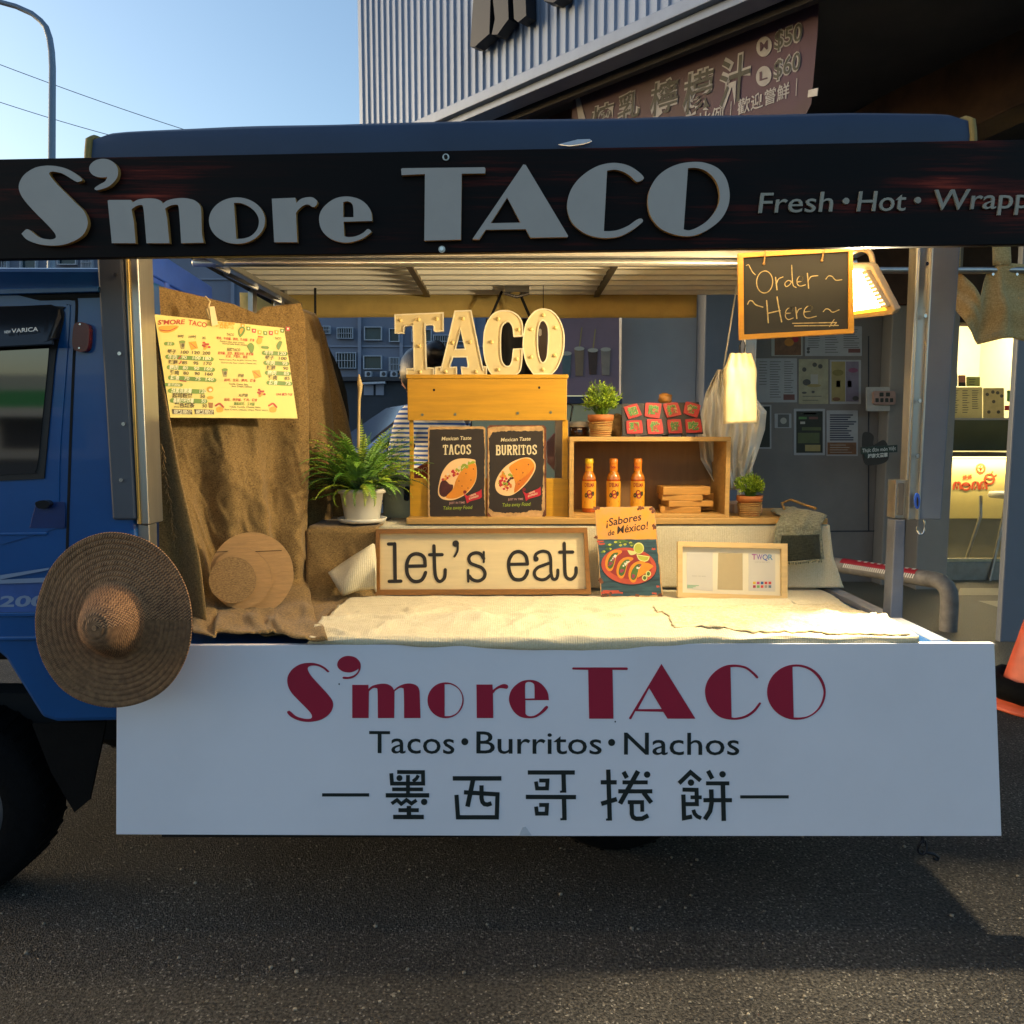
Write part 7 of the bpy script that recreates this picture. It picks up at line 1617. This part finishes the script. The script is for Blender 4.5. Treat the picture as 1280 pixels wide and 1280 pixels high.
card((1208, 471, 1225, 483), 'green edged cream tag over the price lists', mat('green_tag', '#b9c06a', .5), cl_(1211, 1222, 474, 480, 3, PTT)); card((1259, 488, 1269, 502), 'green and yellow sticker on the shop wall', mat('green_sticker', '#6aa05a', .5)); card((1256, 507, 1274, 513), 'red strip label beside the small cards', PRED); card((1261, 515, 1276, 560), 'tall pale card at the right of the glass case', PP, cl_(1264, 1273, 520, 552, 7, PTT))
lt2 = thing('ceiling_lamp', 'white flat ceiling lamp glowing inside the shop', 'lamp', P(1230, 330, 9.2)); q0 = P(1228, 336, 9.2)
mb = MB(); mb.box((q0.x - .25, 9.0, q0.z - .03), (q0.x + .35, 9.7, q0.z + .02), mat('lamp_diffuser', '#fff4d0', .5, emit=2.5, emc='#fff0c4')); mb.tube([(q0.x, 9.3, q0.z), (q0.x, 9.3, 3.5)], .01, PAPERW, 6); mb.build('diffuser', lt2)
sl_ = bpy.data.lights.new('ceiling_lamp_light', 'AREA'); sl_.size = .6; sl_.energy = SHOP_W; sl_.color = (1, .88, .62); s2 = bpy.data.objects.new('ceiling_lamp_light', sl_); col.objects.link(s2); s2.parent = lt2; s2.location = V((q0.x, 9.1, q0.z - .06)) - V(lt2['wloc'])
sp_ = thing('spot_lamp', 'small strip lamp under the shop counter top that lights the logo front', 'lamp', P(1216, 569, 7.84)); mb = MB(); q0 = P(1216, 571, 7.85); mb.box((q0.x - .5, 7.855, q0.z - .014), (q0.x + .6, 7.885, q0.z), mat('strip_glow', '#ffe2a0', .5, emit=3, emc='#ffd98c')); mb.build('strip', sp_)
sl2 = bpy.data.lights.new('spot_lamp_light', 'AREA'); sl2.shape = 'RECTANGLE'; sl2.size = 1.1; sl2.size_y = .02; sl2.energy = 4; sl2.color = (1, .82, .45); s3 = bpy.data.objects.new('spot_lamp_light', sl2); col.objects.link(s3); s3.parent = sp_; s3.location = V((q0.x, 7.84, q0.z - .02)) - V(sp_['wloc']); s3.rotation_euler = (R(10), 0, 0)
so_ = thing('bar_stool', 'chrome legged bar stool half hidden by the grey shop pillar', 'stool', G(1254, 726)); STM = mat('stool_chrome', '#a8a49a', .3, .8)
g0 = G(1237, 726); tz = .74
mb = MB(); mb.tube([g0, g0 + V((.12, .05, .55)), g0 + V((.14, .06, tz))], .016, STM, 10); mb.build('leg', so_)
for dx, dy in ((.62, 0), (.62, .45), (0, .45)):
    mb = MB(); b_ = g0 + V((dx, dy, 0)); mb.tube([b_, b_ + V((-.12 if dx else .12, -.05 if dy else .05, .55)), b_ + V((-.14 if dx else .14, 0, tz))], .016, STM, 10); mb.build('leg', so_)
mb = MB(); mb.bar(g0 + V((.09, .03, .40)), g0 + V((.53, .03, .40)), .02, .02, STM); mb.build('foot_rail', so_)
mb = MB(); mb.lathe([(0, 0), (.2, 0), (.21, .02), (.2, .05), (0, .055)], g0 + V((.31, .22, tz)), mat('stool_seat', '#cfcabb', .5), 28); mb.build('seat', so_)

# --- aprons on the rail at the truck's rear end
APM = weave('tan_apron_canvas', '#cdae74', '#a3844f', 500, .9, .3)
rl = thing('hanging_rail', 'thin metal rail reaching out from the truck roof for the aprons', 'rail', (1.6, 2.9, 1.86)); mb = MB(); mb.tube([(1.1, 2.9, 1.90), (2.3, 2.9, 1.90)], .012, ALU, 10); mb.build('rod', rl)
ap = thing('tan_apron', 'tan canvas apron with a bib and faded print hanging by the shop door', 'apron', P(1240, 430, 2.9)); AY = 2.9
mb = MB()
def apn(u, v_):
    t0 = [(1197, 306), (1204, 340), (1222, 372), (1237, 338), (1247, 330), (1300, 330)]; 
    k = u * 5; i = min(4, int(k)); f = k - i; tx, ty = lerp(t0[i][0], t0[i+1][0], f), lerp(t0[i][1], t0[i+1][1], f)
    b0_ = [(1195, 383), (1208, 410), (1225, 430), (1248, 424), (1268, 422), (1310, 432)]; bx, by = lerp(b0_[i][0], b0_[i+1][0], f), lerp(b0_[i][1], b0_[i+1][1], f)
    q = P(lerp(tx, bx, v_), lerp(ty, by, v_), AY); return q + V((0, .018 * sin(u * 14 + v_ * 2) + .02 * nz(u * 3, v_ * 3), 0))
mb.grid(apn, 40, 22, APM); mb.build('cloth_body', ap, solid=.003)
mb = MB()
def strap(u, v_): q = P(lerp(lerp(1240, 1262, u), lerp(1241, 1264, u), v_), lerp(285, 332, v_), AY - .012); return q + V((0, -.005 * sin(u * pi), 0))
mb.grid(strap, 6, 6, APM); q0 = P(1197, 308, AY); mb.tube([q0, P(1199, 290, AY), (P(1200, 280, AY).x, AY, 1.90)], .007, APM, 6); mb.build('strap', ap, solid=.003)
mb = MB(); apf = FR((0, AY - .03, 1.6)); FADE = mat('faded_print', '#b79c68', .8)
mb.text(apf, '工作室', 1231, 424, 1254, 418, 5, FADE, 0, off=.01); mb.build('print', ap); mb = MB(); mb.text(apf, '塔可', 1273, 376, 1284, 374, 8, FADE, 0, off=.01); mb.build('print', ap)
mb = MB(); mb.slab(FR((0, AY - .03, 1.6)), [ell(1241, 343, 1.6, 1.8, 12)], 0, .003, CHROME); mb.slab(FR((0, AY - .03, 1.6)), [ell(1271, 343, 1.6, 1.8, 12)], 0, .003, CHROME); mb.build('rivet', ap)

# ================================================================ across the street
FB = thing('apartment_building', 'far pale grey apartment block with barred windows and shop floor across the street', 'building', (-8, 60, 0)); FY_ = 60
FW = mat('far_grey_render', '#6c7588', .8, 0, .06, .3); FWL = mat('far_pale_band', '#7c8598', .8, 0, .05, .3); WGL = mat('far_window_glass', '#26404a', .15, 0, .2, .5); WFR = mat('far_window_frame', '#aab3c0', .6); DKG = mat('far_dark_shopfront', '#1f2a38', .6, 0, .2, .4)
xa_, xb_ = P(-260, 450, FY_).x, P(660, 450, FY_).x
mb = MB(); mb.box((xa_, FY_, 0), (xb_, FY_ + 12, 16.2), FW); fwall = mb.build('wall', FB)
ff2 = FR((0, FY_, 6))
mb = MB()
for x in (-180, -20, 130, 290, 448, 500, 590): mb.slab(ff2, [[(x, 285), (x + 4, 285), (x + 4, 474), (x, 474)]], 0, .25, FWL)
for y in (432, 390, 348): mb.slab(ff2, [[(-260, y), (660, y), (660, y + 2), (-260, y + 2)]], 0, .12, FWL)
mb.build('wall_band', fwall)
mb = MB(); mb.slab(ff2, [[(-260, 476), (660, 476), (660, 545), (-260, 545)]], 0, .2, DKG); mb.slab(ff2, [[(-260, 472), (660, 472), (660, 477), (-260, 477)]], 0, .9, DKTR); mb.build('shopfront', FB)
WN = [(422, 442, 410, 424, 1), (456, 478, 409, 426, 0), (487, 500, 411, 428, 0), (421, 446, 441, 461, 1), (455, 478, 445, 462, 0), (487, 500, 447, 464, 1), (395, 414, 408, 418, 1), (396, 413, 444, 456, 0), (515, 540, 412, 428, 0), (542, 562, 419, 435, 1), (515, 538, 450, 466, 1), (570, 590, 412, 428, 0), (545, 565, 455, 468, 0), (28, 48, 320, 338, 0), (74, 98, 318, 332, 0), (-10, 12, 318, 336, 1), (104, 118, 320, 338, 1)]
for x0, x1, y0, y1, gr in WN:
    mb = MB(); mb.slab(ff2, [[(x0, y0), (x1, y0), (x1, y1), (x0, y1)], [(x0 + 1, y0 + 1), (x0 + 1, y1 - 1), (x1 - 1, y1 - 1), (x1 - 1, y0 + 1)]], 0, .35, WFR)
    if gr:
        for i in range(1, 7): x = lerp(x0, x1, i / 7); mb.slab(ff2, [[(x, y0), (x + .5, y0), (x + .5, y1), (x, y1)]], .2, .4, WFR)
        mb.slab(ff2, [[(x0, (y0 + y1) / 2), (x1, (y0 + y1) / 2), (x1, (y0 + y1) / 2 + .6), (x0, (y0 + y1) / 2 + .6)]], .2, .42, WFR)
    w_ = mb.build('window', FB); mb = MB(); mb.slab(ff2, [[(x0 + 1, y0 + 1), (x1 - 1, y0 + 1), (x1 - 1, y1 - 1), (x0 + 1, y1 - 1)]], 0, .05, WGL); mb.build('pane', w_)
for x0, lab in ((456, 'air conditioner on the far block, leftmost of the row of three'), (475, 'air conditioner on the far block, in the middle of the row of three'), (488, 'air conditioner on the far block, rightmost of the row of three')):
    t_ = thing('air_conditioner', lab, 'air conditioner', P(x0 + 4, 471, FY_), 'air conditioners on the far block'); f = FR((0, FY_ - .7, 6)); mb = MB(); mb.slab(f, [rr(x0, 464, x0 + 8, 471, .5)], -.7, 0, WFR); mb.build('casing', t_); mb = MB(); mb.slab(f, [ell(x0 + 4.6, 467.5, 2.4, 2.6, 14)], 0, .03, DKTR); mb.build('fan_grille', t_)
mb = MB(); f = FR((0, FY_ - .25, 3)); mb.slab(f, [[(455, 480), (467, 480), (467, 494), (455, 494)]], 0, .1, FWL); mb.slab(f, [[(470, 480), (480, 480), (480, 494), (470, 494)]], 0, .1, FWL); mb.slab(f, [[(455, 478.5), (483, 477.5), (483, 480), (455, 481)]], 0, .7, WFR); mb.build('shop_door', FB)
mb = MB(); mb.add([(-120, 44, .004), (40, 44, .004), (40, 60, .004), (-120, 60, .004)], [(0, 1, 2, 3)], mat('far_pavement', '#6a6e74', .8)); tag(mb.build('far_pavement'), kind='structure')
# road sign posts, street light and wires
sl3 = thing('street_light', 'tall curved grey street light standing behind the truck at the left', 'street light', G(65, 640)); SY_ = 18.0; SLM = mat('street_light_grey', '#6f7f92', .5, .3, .05)
b_ = P(66, 400, SY_); b_ = V((b_.x, SY_, 0)); sl3.location = b_; sl3['wloc'] = list(b_)
mb = MB(); top_ = P(65.5, 85, SY_); pts_ = [b_, V((b_.x, SY_, top_.z * .5)), top_] + [P(x, y, SY_) for x, y in ((64.5, 65), (62, 48), (57.5, 34), (51, 26), (40, 17), (20, 8), (-20, -3), (-60, -10))]
mb.tube(pts_, [.10, .085, .07, .068, .066, .062, .058, .055, .053, .05, .05], SLM, 12); mb.build('pole', sl3)
mb = MB(); q0 = P(20, 12, SY_); mb.bar(P(-55, -9, SY_), P(-95, -14, SY_), .28, .12, SLM); mb.build('lamp_head', sl3, bevel=.03)
for (x0, y0, x1, y1), lab in (((-60, 58, 300, 184), 'higher overhead wire crossing the sky behind the street light'), ((-60, 108, 220, 190), 'lower overhead wire crossing the sky behind the street light')):
    mb = MB(); a, b_ = P(x0, y0, 26), P(x1, y1, 30); mb.tube([a.lerp(b_, i / 20) - V((0, 0, .1 * sin(pi * i / 20))) for i in range(21)], .012, mat('wire_black', '#4a5260', .6), 5, False); tag(mb.build('overhead_wire'), lab, 'wire', 'overhead wires')
# silver car
def car(cx, cy_, yaw, lab, pm):
    t_ = thing('parked_car', lab, 'car', (cx, cy_, 0)); M_ = Matrix.Translation((cx, cy_, 0)) @ Matrix.Rotation(yaw, 4, 'Z') @ Matrix.Diagonal((1, 1, 1.18, 1))
    CG = mat('far_car_glass', '#1d2a44', .08, 0, .1, ior=1.9)
    pr = [(2.15, .35, .78), (2.2, .62, .80), (2.0, .82, .82), (1.2, .95, .84), (.45, 1.40, .62), (-.2, 1.50, .60), (-1.1, 1.47, .60), (-1.9, 1.05, .76), (-2.15, .95, .80), (-2.2, .4, .78)]
    mb = MB(); vs_ = []
    for x, z, w_ in pr: vs_ += [M_ @ V((x, -w_, z)), M_ @ V((x, w_, z))]
    k = len(pr); fs = [(2 * i, 2 * i + 1, 2 * i + 3, 2 * i + 2) for i in range(k - 1)]; mb.add(vs_, fs, pm, True)
    for s_ in (0, 1):
        for i in range(1, k - 1):
            pass
        mb.add([M_ @ V((x, (-1, 1)[s_] * w_, z)) for x, z, w_ in pr] + [M_ @ V((x, (-1, 1)[s_] * .86, .35)) for x in (2.1, -2.15)] , [tuple(range(k)) if s_ else tuple(reversed(range(k)))], pm)
    mb.box((-2.15, -.86, .28), (2.15, .86, .90), pm, M_); mb.build('body', t_, bevel=.05)
    mb = MB(); mb.add([M_ @ V(q) for q in ((1.17, -.72, .985), (1.17, .72, .985), (.50, .54, 1.385), (.50, -.54, 1.385))], [(0, 1, 2, 3)], CG); mb.build('windscreen', t_, solid=.02)
    for s_ in (-1, 1):
        mb = MB(); mb.add([M_ @ V(q) for q in ((1.0, s_ * .825, .99), (.40, s_ * .655, 1.37), (-.15, s_ * .635, 1.43), (-.15, s_ * .80, 1.0))], [(0, 1, 2, 3)], CG); mb.build('side_window', t_, solid=.02)
        mb = MB(); mb.add([M_ @ V(q) for q in ((-.25, s_ * .80, 1.0), (-.25, s_ * .635, 1.43), (-1.1, s_ * .635, 1.41), (-1.6, s_ * .74, 1.08))], [(0, 1, 2, 3)], CG); mb.build('side_window', t_, solid=.02)
        mb = MB(); mb.ball(M_ @ V((.82, s_ * 1.0, 1.03)), .11, pm, 12, (1, 1, .8)); mb.build('wing_mirror', t_)
        mb = MB(); mb.ball(M_ @ V((2.06, s_ * .6, .68)), .15, WFR, 12, (.8, 1.2, .6)); mb.build('headlight', t_)
        for x in (1.35, -1.35):
            mb = MB(); mb.tube([M_ @ V((x, s_ * .70, .31)), M_ @ V((x, s_ * .89, .31))], .31, TYREM, 24); w_ = mb.build('wheel', t_); mb = MB(); mb.tube([M_ @ V((x, s_ * .885, .31)), M_ @ V((x, s_ * .90, .31))], .19, RIM, 20); mb.build('rim', w_)
SILV = mat('silver_blue_car_paint', '#8fa0bb', .3, .3, .04, coat=.5)
cp = G(475, 602, 0); CYc = 9.4
car(P(462, 520, 9.0).x + .77, CYc, R(-155), 'silver car parked across the street behind the fern', SILV)
# low buildings behind the viewer, which the cab window mirrors
RB = thing('low_building', 'low grey shop row across the road that the cab window mirrors', 'building', (-30, -40, 0))
mb = MB(); mb.box((-75, -46, 0), (30, -40, 4.6), mat('pale_shop_row_wall', '#d5d2c8', .8)); w_ = mb.build('wall', RB)
for x in range(-70, 28, 7):
    mb = MB(); mb.box((x, -39.99, .6), (x + 4.4, -39.9, 2.6), DKG); mb.build('window', RB)
mb = MB(); mb.box((-40, -39.95, 2.8), (-24, -39.0, 3.7), mat('green_awning', '#33b862', .5)); mb.box((-40, -39.95, 2.3), (-24, -38.9, 2.79), PAPERW); mb.build('shop_awning', RB)
